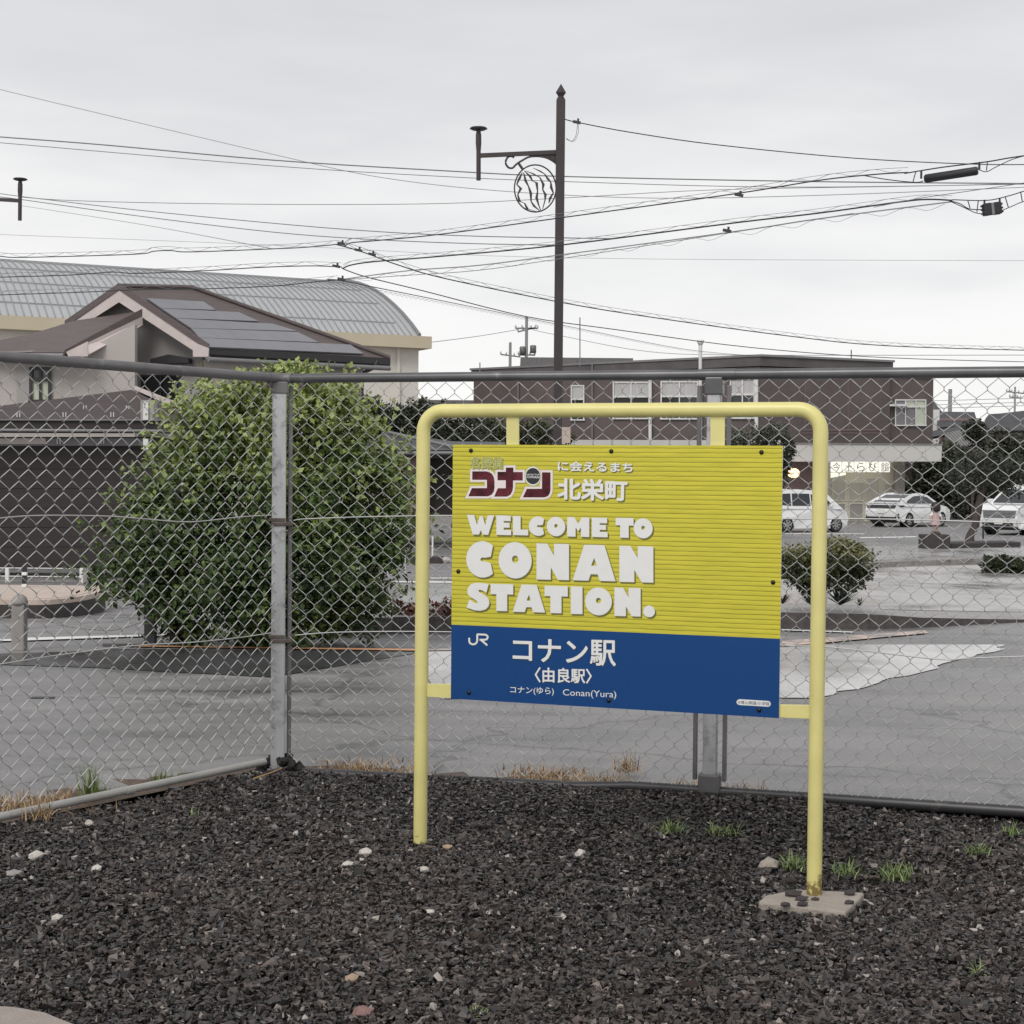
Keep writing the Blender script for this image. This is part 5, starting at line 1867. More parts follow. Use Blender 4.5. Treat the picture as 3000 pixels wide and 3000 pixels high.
ys_ = [1318, 1375, 1432, 1489, 1546, 1603, 1662]
for a, b_ in zip(ys_, ys_[1:]):
    mb = MB()
    mb.slab([sp(X0, a), sp(X1 - 10, a), sp(X1 - 10, b_ - 1.2), sp(X0, b_ - 1.2)], (0, .05, 0))
    mb.build('board', M['brown_wood'], shel)
mb = MB()
mb.slab([sp(X0, 1280, -.06), sp(X1 - 10, 1280, -.06), sp(X1 - 10, 1668, -.06), sp(X0, 1668, -.06)], (0, 2.5, 0))
mb.build('wall', M['brown_wood'], shel)
mb = MB()
mb.slab([sp(X0, 1284), sp(X1 - 12, 1284), sp(X1 - 12, 1306), sp(X0, 1306)], (0, .06, 0))
mb.build('lintel', M['gutter'], shel)
mb = MB()
mb.slab([sp(X0, 1284, .05), sp(133, 1284, .05), sp(133, 1301, .05), sp(X0, 1300, .05)], (0, .05, 0))
mb.build('light_strip', M['barge'], shel)
mb = MB()
mb.slab([sp(X0, 1232, .5), sp(X1 + 90, 1232, .5), sp(X1 + 90, 1257, .5), sp(X0, 1254, .5)], (0, 3.2, 0))
mb.build('roof', M['brown_wood'], shel)
mb = MB()
mb.slab([sp(X0, 1227, .55), sp(X1 + 92, 1229, .55), sp(X1 + 92, 1232.5, .55), sp(X0, 1230.5, .55)], (0, 3.3, 0))
mb.build('roof_flashing', M['gutter'], shel)
mb = MB()
mb.tube([sp(X0, 1258, .58), sp(X1 + 90, 1263, .58)], 0.028, 8)
mb.build('gutter', M['gutter'], shel)
for x0 in (168, 296):
    for dx in (0, 8):
        mb = MB()
        mb.box(sp(x0 + dx, 1292, .04), (.02, .02, .10))
        mb.build('bracket', M['pale_frame'], shel)
for r_ in ((419, 1177, 434, 1230), (419, 1286, 434, 1317)):
    mb = MB()
    a = [sp(r_[0], r_[1], .62), sp(r_[2], r_[1], .62), sp(r_[2], r_[3], .62), sp(r_[0], r_[3], .62)]
    mb.slab(a, (0, .02, 0))
    tag(mb.build('notice_plate', M['pale_frame'], shel), 'white upright plate on the shelter front')
mb = MB()
mb.slab([sp(412, 1172, .58), sp(450, 1172, .58), sp(450, 1232, .58), sp(412, 1232, .58)], (0, .3, 0))
mb.build('vent_box', M['house_grey'], shel)

# --- low wall and white railing in front of the shelter
RD = 25.2
fz = thing('white_railing', 'low white post and rail barrier standing on the wall at the left', 'railing', at(130, 1710, RD))
for x in (-95, 20, 238):
    mb = MB()
    mb.slab([at(x - 5, 1664, RD), at(x + 5, 1664, RD), at(x + 5, 1712, RD), at(x - 5, 1712, RD)], (0, .05, 0))
    mb.build('post', M['white_line'], fz)
for y in (1664, 1688):
    mb = MB()
    mb.tube([at(-260, y - 2, RD + .02), at(238, y + 2, RD + .02)], .010, 6)
    mb.build('rail', M['pale_frame'], fz)
mb = MB()
mb.slab([at(-300, 1705, 24.9), at(345, 1716, 24.9), at(345, 1752, 24.9), at(-300, 1745, 24.9)], (0, .9, 0))
wl = mb.build('low_wall', M['kerb'], origin=at(100, 1750, 24.9))
tag(wl, 'low stained concrete wall below the white railing at the left', 'wall')
# grey pillar at the wall end
mb = MB()
mb.slab([at(243, 1664, 24.8), at(262, 1664, 24.8), at(262, 1716, 24.8), at(243, 1716, 24.8)], (0, .2, 0))
tag(mb.build('stub_pillar', M['bollard'], origin=at(252, 1716, 24.8)), 'short grey pillar at the right end of the white railing', 'pillar')

# --- round ended paved island on the left
isl = thing('traffic_island', 'raised island with rounded end, sand coloured paving and dark stone sides at the left', 'island', gpt(60, 1800))
ID = gpt(100, 1812)
cx, hgt = at(80, 1780, ID.y).x, 0.22
ring = []
for k in range(19):
    a = math.radians(-90 + 180 * k / 18)
    ring.append(Vector((at(110, 1800, ID.y).x + 0.33 * math.cos(a), ID.y + 1.0 + 1.0 * math.sin(a), 0)))
ring += [Vector((at(-260, 1800, ID.y).x, ID.y + 2.0, 0)), Vector((at(-260, 1800, ID.y).x, ID.y, 0))]
zi = gz(ID.y + 1)
MB().slab([p + Z3V * (zi + hgt - .05) for p in ring], (0, 0, -.5)).build('kerb_stone', M['stone_dark'], isl)
MB().slab([p + Z3V * (zi + hgt) for p in ring], (0, 0, -.05)).build('rim', M['paver'], isl)
cen = Vector((at(40, 1800, ID.y).x, ID.y + 1.0, 0))
MB().slab([cen + (p - cen) * .86 + Z3V * (zi + hgt + .006) for p in ring], (0, 0, -.02)).build('paving', M['paver'], isl)
# striped post
mb = MB()
pp = at(72, 1755, 17.2)
mb.box(pp + Z3V * .18, (.045, .045, .42))
sp_ = mb.build('marker_post', M['black'], origin=pp)
tag(sp_, 'black post with white bands behind the paved island', 'post')
for z in (.08, .17, .30):
    mb = MB()
    mb.box(pp + Z3V * (z - .02), (.05, .05, .035))
    mb.build('white_band', M['white_line'], sp_)
# bollard with domed head and chain
bo = gpt(57, 1905)
bp_ = bo.y / FPX
hB_ = (1905 - 1745) * bp_
bol = thing('stone_bollard', 'beige square bollard with domed head linked by a chain, at the left', 'bollard', bo)
mb = MB()
mb.box(bo + Z3V * hB_ * .42, (.098, .098, hB_ * .86))
mb.build('shaft', M['bollard'], bol, bevel=.012)
mb = MB()
mb.lathe(bo + Z3V * hB_ * .84, [(.06, 0), (.062, .02), (.05, .055), (.025, .075), (.001, .08)], 14)
mb.build('head', M['bollard'], bol)
# black square post left of the bush
bk = gpt(441, 1888)
mb = MB()
hk = (1888 - 1690) * bk.y / FPX
mb.box(bk + Z3V * hk / 2, (.085, .085, hk))
bpost = mb.build('black_post', M['trim_dark'], origin=bk, bevel=.004)
tag(bpost, 'square black post standing in front of the left side of the big bush', 'post')
mb = MB()
for k in range(3):
    mb.box(bk + Vector((-.05, -.03, hk * (.85 + .05 * k))), (.05, .02, .03))
mb.build('white_tag', M['white_line'], bpost)
for L, lb in (([(84, 1793), (100, 1797), (180, 1830), (290, 1845), (350, 1842), (425, 1818)], 'sagging pale chain between the beige bollard and the black post'),
              ([(-80, 1830), (-20, 1812), (20, 1805), (34, 1796)], 'chain running from the beige bollard out of the left edge')):
    ps = spl([at(x, y, bo.y) for x, y in L], 14)
    q = MB()
    for i in range(0, len(ps) - 1):
        a, b_ = ps[i], ps[i + 1]
        q.tube([a, b_], [.004, .008] if i % 2 else [.008, .004], 5)
    tag(q.build('chain', M['bollard'], origin=ps[0]), lb, 'chain', 'chains hanging from the bollard')

# --- low mauve house behind the left sign post
LD = 44.0
lh = thing('low_house', 'low mauve walled house with grey roof and dark opening left of the panel', 'house', Vector((at(1220, 1400, LD).x, LD, gz(LD))))
lp = lambda x, y, off=0.0: at(x, y, LD - off)
MB().slab([lp(1085, 1335), lp(1252, 1335), lp(1252, 1512), lp(1085, 1512)], (0, 5, 0)).build('wall', M['mauve'], lh)
MB().slab([lp(1253, 1335, -.5), lp(1420, 1335, -.5), lp(1420, 1508, -.5), lp(1253, 1508, -.5)], (0, 4, 0)).build('dark_recess', M['brown_wood'], lh)
MB().slab([lp(1040, 1332, .7), lp(1480, 1332, .7), lp(1480, 1295, -2.5), lp(1330, 1293, -2.5), lp(1130, 1266, -2.5), lp(1050, 1300, -.5)], (0, .2, -.1)).build('roof', M['tile_roof'], lh)
MB().slab([lp(1040, 1318, .75), lp(1480, 1318, .75), lp(1480, 1324, .75), lp(1040, 1324, .75)], (0, .1, 0)).build('fascia', M['black'], lh)
MB().tube([lp(1040, 1327, .8), lp(1480, 1327, .8)], .045, 6).build('gutter', M['gutter'], lh)
MB().tube([lp(1140, 1267, -2.4), lp(1340, 1312, -.2)], .05, 6).build('ridge_cap', M['gutter'], lh)
for x in (1145, 1175, 1205):
    MB().box(lp(x, 1300, -.2), (.03, .03, .13)).build('snow_guard', M['trim_dark'], lh)
MB().slab([at(1240, 1512, 42.5), at(1480, 1514, 42.5), at(1480, 1535, 42.5), at(1240, 1532, 42.5)], (0, 1.2, 0)).build('step', M['bollard'], lh)

# nobori banners
BD = 30.0
bn = thing('banner', 'navy banner with pale characters leaning on its pole beside the mauve house', 'banner', Vector((at(1150, 1500, BD).x, BD, gz(BD))), 'shop banners by the mauve house')
MB().slab([at(1163, 1396, BD), at(1197, 1394, BD), at(1183, 1452, BD), at(1172, 1484, BD), at(1150, 1480, BD)], (0, .012, 0)).build('cloth', M['navy_cloth'], bn)
MB().tube([at(1166, 1394, BD + .02), at(1140, 1560, BD + .02), Vector((at(1136, 1600, BD).x, BD, gz(BD)))], .012, 6).build('pole', M['pale_frame'], bn)
for k, ch in enumerate('ロロC'):
    y0 = 1428 + k * 16
    x0 = 1157 - k * 1.6
    text_on(ch, [(x0, y0), (x0 + 9, y0), (x0 + 8, y0 + 13), (x0 - 1, y0 + 13)], 'lettering', M['pale_frame'], lambda x, y: at(x, y, BD - .004), bn, 0.04)
bn = thing('banner', 'bright green banner hanging below the navy one beside the bush', 'banner', Vector((at(1190, 1500, BD - .4).x, BD - .4, gz(BD - .4))), 'shop banners by the mauve house')
MB().slab([at(1175, 1450, BD - .4), at(1186, 1449, BD - .4), at(1186, 1500, BD - .4), at(1192, 1560, BD - .4), at(1172, 1580, BD - .4), at(1165, 1500, BD - .4)], (0, .012, 0)).build('cloth', M['green_cloth'], bn)
MB().tube([at(1186, 1448, BD - .38), Vector((at(1188, 1600, BD - .38).x, BD - .38, gz(BD - .38)))], .012, 6).build('pole', M['pale_frame'], bn)
for k in range(2):
    text_on('ら', [(1176, 1515 + k * 20), (1185, 1515 + k * 20), (1185, 1531 + k * 20), (1176, 1531 + k * 20)], 'lettering', M['pale_frame'], lambda x, y: at(x, y, BD - .405), bn, .02)

# white marker pole, planter and rock behind the sign
wp = gpt(1267, 1640)
sc_ = wp.y / FPX
t = thing('marker_pole', 'thin white pole with grey knob on top, left of the panel', 'pole', wp)
MB().tube([wp, wp + Z3V * 70 * sc_], .022, 8).build('shaft', M['white_line'], t)
mb = MB()
mb.lathe(wp + Z3V * 70 * sc_, [(.012, 0), (.03, .03), (.038, .07), (.025, .11), (.001, .12)], 10)
mb.build('knob', M['gutter'], t)
q = gpt(1240, 1650)
mb = MB()
mb.slab([q + Vector((-.6, 0, 0)), q + Vector((.42, 0, 0)), q + Vector((.42, 0, .13)), q + Vector((-.6, 0, .13))], (0, .6, 0))
tag(mb.build('planter_kerb', M['stone_dark'], origin=q), 'dark stone edging at the foot of the thin white pole', 'edging')
q = gpt(1305, 1650)
v = ICO_V * (0.8 + 0.35 * np.random.RandomState(3).rand(12, 1))
mb = MB()
mb.add([Vector((a[0] * .14, a[1] * .1, a[2] * .085 + .07)) + q for a in v], [tuple(f_) for f_ in ICO_F])
tag(mb.build('rock', M['pale_stone'], origin=q), 'pale grey rock right of the dark edging', 'rock')

# --- brown two storey building
bc = at(2225, 1042, 80)
bA, bC, bD_ = at(1388, 1082, 92.7), at(2609, 1057, 83.2), at(2735, 1107, 84.4)
bld = thing('brown_building', 'long two storey brown tiled building with white drainpipes behind the sign', 'building', Vector((bc.x, bc.y, -1.12)))
zt_ = bc.z
ftp = [Vector((p.x, p.y, 0)) for p in (bA, bc, bC)] + [Vector((bC.x - 3, bC.y + 14, 0)), Vector((bA.x + 6, bA.y + 12, 0))]
prism(ftp, -1.3, zt_ - .55).build('wall', M['brown_wall'], bld)
cen = sum(ftp, Vector()) / 5
prism([cen + (p - cen) * 1.012 for p in ftp], zt_ - .52, zt_ - .05).build('parapet', M['brown_top'], bld)
prism([cen + (p - cen) * 1.02 for p in ftp], zt_ - .05, zt_ + .06).build('coping', M['gutter'], bld)
lowp = [Vector((bC.x, bC.y + .25, 0)), Vector((bD_.x, bD_.y, 0)), Vector((bD_.x - 2, bD_.y + 10, 0)), Vector((bC.x - 2, bC.y + 9, 0))]
lowp[0] = Vector((bC.x + .02, bC.y + .3, 0))
prism(lowp, -1.3, bD_.z).build('wall', M['brown_wall'], bld)
prism([lowp[0] + Vector((0, -.1, 0)), lowp[1] + Vector((.1, -.1, 0)), lowp[2], lowp[3]], bD_.z, bD_.z + .12).build('coping', M['trim_dark'], bld)
lw = lambda x, y, off=0.0: vpl(bA, bc, x, y, off)
rw = lambda x, y, off=0.0: vpl(bc, bC, x, y, off)
lo_ = lambda x, y, off=0.0: vpl(lowp[0], lowp[1], x, y, off)
curt = lambda k, j: M['curtain'] if j == 0 else M['glass_dark']
for r_ in ((1672, 1128, 1712, 1232), (1795, 1118, 1903, 1228), (1935, 1116, 2046, 1229), (2138, 1108, 2212, 1227)):
    window(bld, lw, r_, M['pale_frame'], None, 2 if r_[0] != 1672 else 1, fw=.09, mid=.40, pane_fn=curt)
window(bld, lo_, (2622, 1170, 2714, 1248), M['pale_frame'], None, 3, fw=.07, mid=.28, pane_fn=lambda k, j: M['glass_pale'] if (j == 0 and k != 0) or k == 2 else M['gutter'])
MB().slab([lo_(2606, 1184, .3), lo_(2660, 1184, .3), lo_(2660, 1190, .3), lo_(2606, 1190, .3)], (0, .3, 0)).build('ledge', M['pale_frame'], bld)
for x, y0, y1, mm in ((1905, 1105, 1300, 'pale_frame'), (2052, 1010, 1300, 'pale_frame'), (2216, 1088, 1262, 'pale_frame'), (1735, 1062, 1290, 'gutter'), (1518, 1100, 1200, 'gutter')):
    r_ = .10 if mm == 'pale_frame' else .04
    MB().tube([lw(x, y0, .15), lw(x, y1, .15)], r_, 8).build('drainpipe', M[mm], bld)
mb = MB()
mb.lathe(lw(2052, 1012, .15), [(.1, 0), (.19, .2), (.19, .28), (.1, .3)], 8)
mb.build('pipe_cowl', M['pale_frame'], bld)
for r_ in ((2350, 1258, 2595, 1261), (2350, 1268, 2600, 1270)):
    MB().slab([rw(r_[0], r_[1], .03), rw(r_[2], r_[1], .03), rw(r_[2], r_[3], .03), rw(r_[0], r_[3], .03)], (0, .05, 0)).build('string_course', M['mauve'], bld)
for x in (2358, 2484):
    MB().slab([rw(x, 1100, .02), rw(x + 1.5, 1100, .02), rw(x + 1.5, 1262, .02), rw(x, 1262, .02)], (0, .03, 0)).build('wall_joint', M['mauve'], bld)
# penthouse
pA, pB = at(1525, 1050, 96), at(1855, 1055, 96)
prism([pA, pB, pB + Vector((0, 6, 0)), pA + Vector((0, 6, 0))], zt_ - .3, at(1600, 1047, 96).z).build('roof_house', M['galv_dark'], bld)
for x, y0, y1 in ((1699, 930, 1065), (1406, 1062, 1085), (2494, 1025, 1055)):
    Dm = 86 if x < 2000 else 84
    a = at(x, y0, Dm)
    MB().tube([a, at(x, y1 + 8, Dm)], .035, 6).build('mast', M['gutter'], bld)
MB().slab([lw(1960, 1292, 1.5), lw(2062, 1293, 1.5), lw(2060, 1303, 1.5), lw(1966, 1303, 1.5)], (0, .1, 0)).build('name_board', M['pale_frame'], bld)
text_on('小学生中学生', [(1972, 1294), (2012, 1294), (2012, 1301.5), (1972, 1301.5)], 'lettering', M['trim_dark'], lambda x, y: lw(x, y, 1.56), bld, .02)
text_on('英気 スーパー', [(2022, 1294.5), (2058, 1295), (2058, 1302), (2022, 1301.5)], 'lettering', M['trim_dark'], lambda x, y: lw(x, y, 1.56), bld, .02)
MB().slab([lw(1480, 1288, 2.4), lw(2300, 1290, 2.4), lw(2300, 1320, 2.4), lw(1480, 1320, 2.4)], (0, 2.2, 0)).build('canopy', M['shop_fascia'], bld)

# --- shop with white canopy and lit characters
QD = 76.0
shop = thing('shop', 'shop with white canopy and five glowing square signs on the ground floor', 'shop', Vector((at(2550, 1500, QD).x, QD, -1.12)))
qp = lambda x, y, off=0.0: at(x, y, QD - off)
MB().slab([qp(2318, 1300), qp(2712, 1301), qp(2712, 1352), qp(2318, 1352)], (0, 3.5, 0)).build('canopy', M['shop_fascia'], shop)
MB().slab([qp(2712.6, 1301.5), qp(2760, 1303), qp(2758, 1352), qp(2712.6, 1352)], (0, 3.5, 0)).build('canopy_end', M['shop_fascia'], shop)
MB().slab([qp(2316, 1297, .06), qp(2763, 1300, .06), qp(2763, 1303, .06), qp(2316, 1300, .06)], (0, 3.6, 0)).build('canopy_edge', M['gutter'], shop)
MB().slab([qp(2425, 1352, -2.2), qp(2650, 1352, -2.2), qp(2650, 1535, -2.2), qp(2425, 1535, -2.2)], (0, 1, 0)).build('wall', M['shop_wall'], shop)
MB().slab([qp(2285, 1352, -2.6), qp(2424, 1352, -2.6), qp(2424, 1535, -2.6), qp(2285, 1535, -2.6)], (0, .8, 0)).build('dark_bay', M['mauve'], shop)
sw = lambda x, y, off=0.0: qp(x, y, -2.2 + off)
for r_, n in (((2424, 1385, 2440, 1455), 1), ((2441, 1385, 2478, 1468), 1), ((2486, 1412, 2532, 1468), 1), ((2536, 1400, 2578, 1480), 1), ((2590, 1418, 2624, 1470), 1), ((2443, 1474, 2478, 1520), 1), ((2487, 1474, 2530, 1520), 1)):
    window(shop, sw, r_, M['shop_wall'], M['shop_glass'] if r_[1] < 1470 else M['house_grey'], n, fw=.05, depth=.06)
MB().slab([sw(2434, 1384.5, .1), sw(2478, 1384.5, .1), sw(2478, 1391, .1), sw(2434, 1400, .1)], (0, .05, 0)).build('lit_transom', M['lit_window'], shop)
MB().box(sw(2633, 1450, .3), (.45, .3, 2.9)).build('end_pillar', M['bollard'], shop)
MB().tube([sw(2646, 1352, .3), sw(2646, 1535, .3)], .05, 6).build('downpipe', M['pale_frame'], shop)
for k, ch in enumerate('今土らび館'):
    x0 = (2435.5, 2471, 2506.5, 2541.5, 2577)[k]
    x1 = x0 + 31.0
    b_ = MB().slab([qp(x0, 1351.5, -1.2), qp(x1, 1352.2, -1.2), qp(x1, 1383.5, -1.2), qp(x0, 1383, -1.2)], (0, .25, 0)).build('sign_box', M['lit_sign'], shop, bevel=.05)
    text_on(ch, [(x0 + 4, 1355), (x1 - 4, 1355), (x1 - 4, 1381), (x0 + 4, 1381)], 'sign_character', M['lit_ink'], lambda x, y: qp(x, y, -1.19), b_, 0.0)
# lantern glow
lc = qp(2325, 1386, 1.0)
lan = thing('lantern', 'glowing warm lantern under the dark branch left of the shop', 'lamp', lc)
mb = MB()
mb.lathe(lc - Z3V * .22, [(.10, 0), (.24, .08), (.30, .22), (.24, .36), (.10, .44)], 12)
mb.build('globe', M['warm_lamp'], lan)
MB().tube([lc + Z3V * .2, Vector((lc.x, lc.y, qp(2325, 1352, 1.0).z))], .03, 6).build('hanger', M['trim_dark'], lan)

# --- houses on the far right
for (nm, lb, cat, walls, roofs) in (
        ('far_house', 'far house with white gable wall and dark sloping roof right of the brown building', 'house', [((2736, 1200, 2753, 1270), 100, 'pale_frame'), ((2753, 1225, 2870, 1300), 100, 'mauve')],
         [([(2732, 1172), (2760, 1206), (2855, 1207), (2866, 1245), (2752, 1252)], 99, 'tile_roof')]),
        ('far_house', 'far house with dark tiled ridge in the gap at the right edge', 'house', [((2890, 1235, 3060, 1320), 105, 'mauve')],
         [([(2888, 1225), (2898, 1213), (2932, 1211), (3060, 1196), (3060, 1260), (2890, 1262)], 103, 'tile_roof')]),
        ('tiled_house', 'low house with pale ribbed tile roof in front of the dark trees', 'house', [((2690, 1300, 2850, 1400), 95, 'mauve')],
         [([(2640, 1285), (2700, 1268), (2855, 1240), (2835, 1262), (2700, 1285), (2650, 1300)], 93.5, 'tile_roof'), ([(2765, 1270), (2825, 1258), (2868, 1302), (2800, 1310)], 93, 'tile_pale')])):
    c_ = at((walls[0][0][0] + walls[0][0][2]) / 2, 1500, walls[0][1])
    t = thing(nm, lb, cat, Vector((c_.x, c_.y, -1.12)), 'houses on the far right')
    for (x0, y0, x1, y1), D, mm in walls:
        a = at(x0, y0, D)
        b2 = at(x1, y0, D)
        MB().slab([a, b2, Vector((b2.x, D, -1.12)), Vector((a.x, D, -1.12))], (0, 6, 0)).build('wall', M[mm], t)
    for P_, D, mm in roofs:
        ym = max(p[1] for p in P_)
        MB().slab([at(x, y, D + (ym - y) * .05) for x, y in P_], (0, .3, -.15)).build('roof', M[mm], t)
        if mm == 'tile_pale':
            for k in range(8):
                a, b2 = (lerp(2768, 2823, k / 7), lerp(1270, 1259, k / 7)), (lerp(2803, 2864, k / 7), lerp(1309, 1302, k / 7))
                MB().tube([at(*a, D + (ym - a[1]) * .05 - .05), at(*b2, D + (ym - b2[1]) * .05 - .05)], .06, 5).build('tile_row', M['gutter'], t)

# ================================================================== CARS
def car(name, label, cat, loc, rz, outline, cabin, wheels, W, belt, front_x, rear_x, wr=.33, group=None, kw=0.16, extras=None):
    """outline: side polygon (x,z) of the body with wheel arches; cabin: glass house polygon; local +x forward"""
    t = thing(name, label, cat, loc, group, rz)
    hw_ = W / 2

    def by(x, z):
        k = 1.0 - 0.06 * max(0, (z - belt * .55) / (belt * .45)) - 0.05 * max(0, (0.45 - z) / .45)
        e_ = max(0, (x - (front_x - .75)) / .75), max(0, ((rear_x + .6) - x) / .6)
        return hw_ * k * (1 - .16 * e_[0] ** 2 - .10 * e_[1] ** 2)

    q = MB()
    n = len(outline)
    L = [Vector((x, by(x, z), z)) for x, z in outline]
    R = [Vector((x, -by(x, z), z)) for x, z in outline]
    q.add(L + R, [list(range(n)), list(range(2 * n - 1, n - 1, -1))] + [(i, (i + 1) % n, n + (i + 1) % n, n + i) for i in range(n)])
    bd = q.build('body', M['car_white'])
    bd.parent = t
    bmod = bd.modifiers.new('bevel', 'BEVEL')
    bmod.width, bmod.segments, bmod.limit_method = .05, 3, 'ANGLE'
    for p in bd.data.polygons:
        p.use_smooth = False

    def cy(z):
        return hw_ * .93 - kw * (z - belt) / .55

    q = MB()
    n = len(cabin)
    L = [Vector((x, cy(z), z)) for x, z in cabin]
    R = [Vector((x, -cy(z), z)) for x, z in cabin]
    q.add(L + R, [list(range(n)), list(range(2 * n - 1, n - 1, -1))] + [(i, (i + 1) % n, n + (i + 1) % n, n + i) for i in range(n)])
    cb = q.build('cabin', M['car_white'])
    cb.parent = t
    bmod = cb.modifiers.new('bevel', 'BEVEL')
    bmod.width, bmod.segments, bmod.limit_method = .05, 3, 'ANGLE'

    def side_glass(poly, mm='glass_dark'):
        for s in (1, -1):
            q_ = MB()
            q_.slab([Vector((x, s * (cy(z) + .012), z)) for x, z in poly], (0, -s * .02, 0))
            local(q_, 'side_window', M[mm], t)

    def cross_glass(a, b_, inset=.10, name_='windscreen'):
        d = Vector((b_[0] - a[0], 0, b_[1] - a[1])).normalized()
        nn_ = Vector((-d.z, 0, d.x))
        if nn_.z < 0:
            nn_ = -nn_
        aa, bb_ = Vector((a[0], 0, a[1])) + d * .05, Vector((b_[0], 0, b_[1])) - d * .05
        q_ = MB()
        q_.slab([aa + Vector((0, cy(aa.z) - inset, 0)) + nn_ * .012, aa - Vector((0, cy(aa.z) - inset, 0)) + nn_ * .012, bb_ - Vector((0, cy(bb_.z) - inset, 0)) + nn_ * .012, bb_ + Vector((0, cy(bb_.z) - inset, 0)) + nn_ * .012], -nn_ * .02)
        local(q_, name_, M['glass_dark'], t)

    # wheels
    for wx in wheels:
        for s in (1, -1):
            yy = s * (hw_ - .11)
            q_ = MB()
            ring_ = []
            for (r_, o2) in ((wr * .62, -.09), (wr * .96, -.09), (wr, -.05), (wr, .07), (wr * .96, .10), (wr * .66, .105)):
                ring_.append([Vector((wx + r_ * math.cos(a), yy + s * o2, wr + r_ * math.sin(a))) for a in [2 * math.pi * k / 22 for k in range(23)]])
            q_.grid(ring_)
            wo_ = local(q_, 'wheel', M['tyre'], t)
            q_ = MB()
            q_.slab([Vector((wx + wr * .66 * math.cos(a), yy + s * .06, wr + wr * .66 * math.sin(a))) for a in [2 * math.pi * k / 20 for k in range(20)]], (0, s * .005, 0))
            local(q_, 'hub', M['black'], wo_)
            q_ = MB()
            for k in range(7):
                a = 2 * math.pi * k / 7
                dr = Vector((math.cos(a), 0, math.sin(a)))
                q_.box(Vector((wx, yy + s * .09, wr)) + dr * wr * .36, (wr * .58, .03, wr * .17), (dr, Vector((0, 1, 0)), Vector((-dr.z, 0, dr.x))))
            rg = [[Vector((wx + r_ * math.cos(a), yy + s * .10, wr + r_ * math.sin(a))) for a in [2 * math.pi * k / 20 for k in range(21)]] for r_ in (wr * .60, wr * .68)]
            q_.grid(rg)
            local(q_, 'rim', M['alloy'], wo_)
            # dark wheel-arch lining
            q_ = MB()
            q_.slab([Vector((wx + wr * 1.16 * math.cos(a), yy - s * .16, wr + wr * 1.16 * math.sin(a))) for a in [2 * math.pi * k / 20 for k in range(20)]], (0, -s * .04, 0))
            local(q_, 'wheel_arch', M['black'], t)
    # underbody
    q_ = MB()
    q_.box(((front_x + rear_x) / 2, 0, .27), (front_x - rear_x - .5, W * .78, .14))
    local(q_, 'underbody', M['black'], t)
    if extras:
        extras(t, side_glass, cross_glass, by, cy)
    return t


def arch(cx_, r_, z0, n=8):
    return [(cx_ + r_ * math.cos(a), z0 + r_ * math.sin(a)) for a in [math.pi - math.pi * k / n for k in range(n + 1)]][::-1]


def slit(t, name_, pts_, mm, d=(0.02, 0, 0)):
    q_ = MB()
    q_.slab([Vector(p) for p in pts_], d)
    return local(q_, name_, M[mm], t)


# hatchback seen from its rear right corner
wr = .325
ol = [(-2.2, .34), (-1.74, .28)] + arch(-1.32, wr * 1.14, wr)[::-1] + [(-.9, .22), (.95, .22)] + arch(1.38, wr * 1.14, wr)[::-1] + [(1.82, .24), (2.22, .30), (2.28, .5), (2.2, .70), (1.75, .86), (.95, .98), (-.6, 1.0), (-1.5, 1.02), (-2.08, 1.03), (-2.2, .95), (-2.25, .7)]
cab = [(1.25, .93), (.35, 1.36), (-.25, 1.46), (-.85, 1.43), (-1.55, 1.22), (-2.05, 1.02), (-1.5, .96), (.5, .92)]


def ex_hatch(t, sg, cg, by, cy):
    sg([(.95, 1.0), (.30, 1.32), (-.20, 1.385), (-.25, 1.02)])
    sg([(-.30, 1.02), (-.26, 1.385), (-.80, 1.36), (-1.35, 1.18), (-1.5, 1.06)])
    cg((1.2, .96), (.38, 1.35))
    cg((-.9, 1.42), (-2.0, 1.05), .12, 'rear_window')
    y = .86
    slit(t, 'spoiler', [(-2.14, -.78, 1.045), (-2.14, .78, 1.045), (-1.98, .78, 1.08), (-1.98, -.78, 1.08)], 'car_white', (0, 0, .03))
    slit(t, 'lower_window', [(-2.225, -.70, .84), (-2.225, .70, .84), (-2.19, .74, .98), (-2.19, -.74, .98)], 'glass_dark', (-.03, 0, 0))
    for s in (1, -1):
        slit(t, 'tail_light', [(-2.20, s * .60, .86), (-1.78, s * .885, .90), (-1.80, s * .885, .97), (-2.18, s * .60, .97)], 'tail_lamp', (-.02, s * .02, 0))
        slit(t, 'reflector', [(-2.25, s * .68, .40), (-2.05, s * .83, .38), (-2.1, s * .82, .62), (-2.2, s * .76, .58)], 'black', (-.03, s * .02, 0))
        q_ = MB()
        q_.box((.72, s * .98, 1.0), (.13, .2, .13))
        local(q_, 'mirror', M['car_white'], t, .03)
        slit(t, 'headlight', [(2.2, s * .55, .68), (1.85, s * .80, .78), (1.7, s * .83, .80), (2.15, s * .60, .76)], 'lamp_glass', (.03, s * .02, 0))
    slit(t, 'bumper_insert', [(-2.26, -.80, .34), (-2.26, .80, .34), (-2.26, .72, .46), (-2.26, -.72, .46)], 'black', (-.02, 0, 0))
    slit(t, 'number_plate', [(-2.265, -.17, .62), (-2.265, .17, .62), (-2.265, .17, .78), (-2.265, -.17, .78)], 'print_white', (-.02, 0, 0))
    slit(t, 'handle', [(-.25, -.915, .86), (-.05, -.915, .87), (-.05, -.915, .90), (-.25, -.915, .89)], 'chrome', (0, -.02, 0))


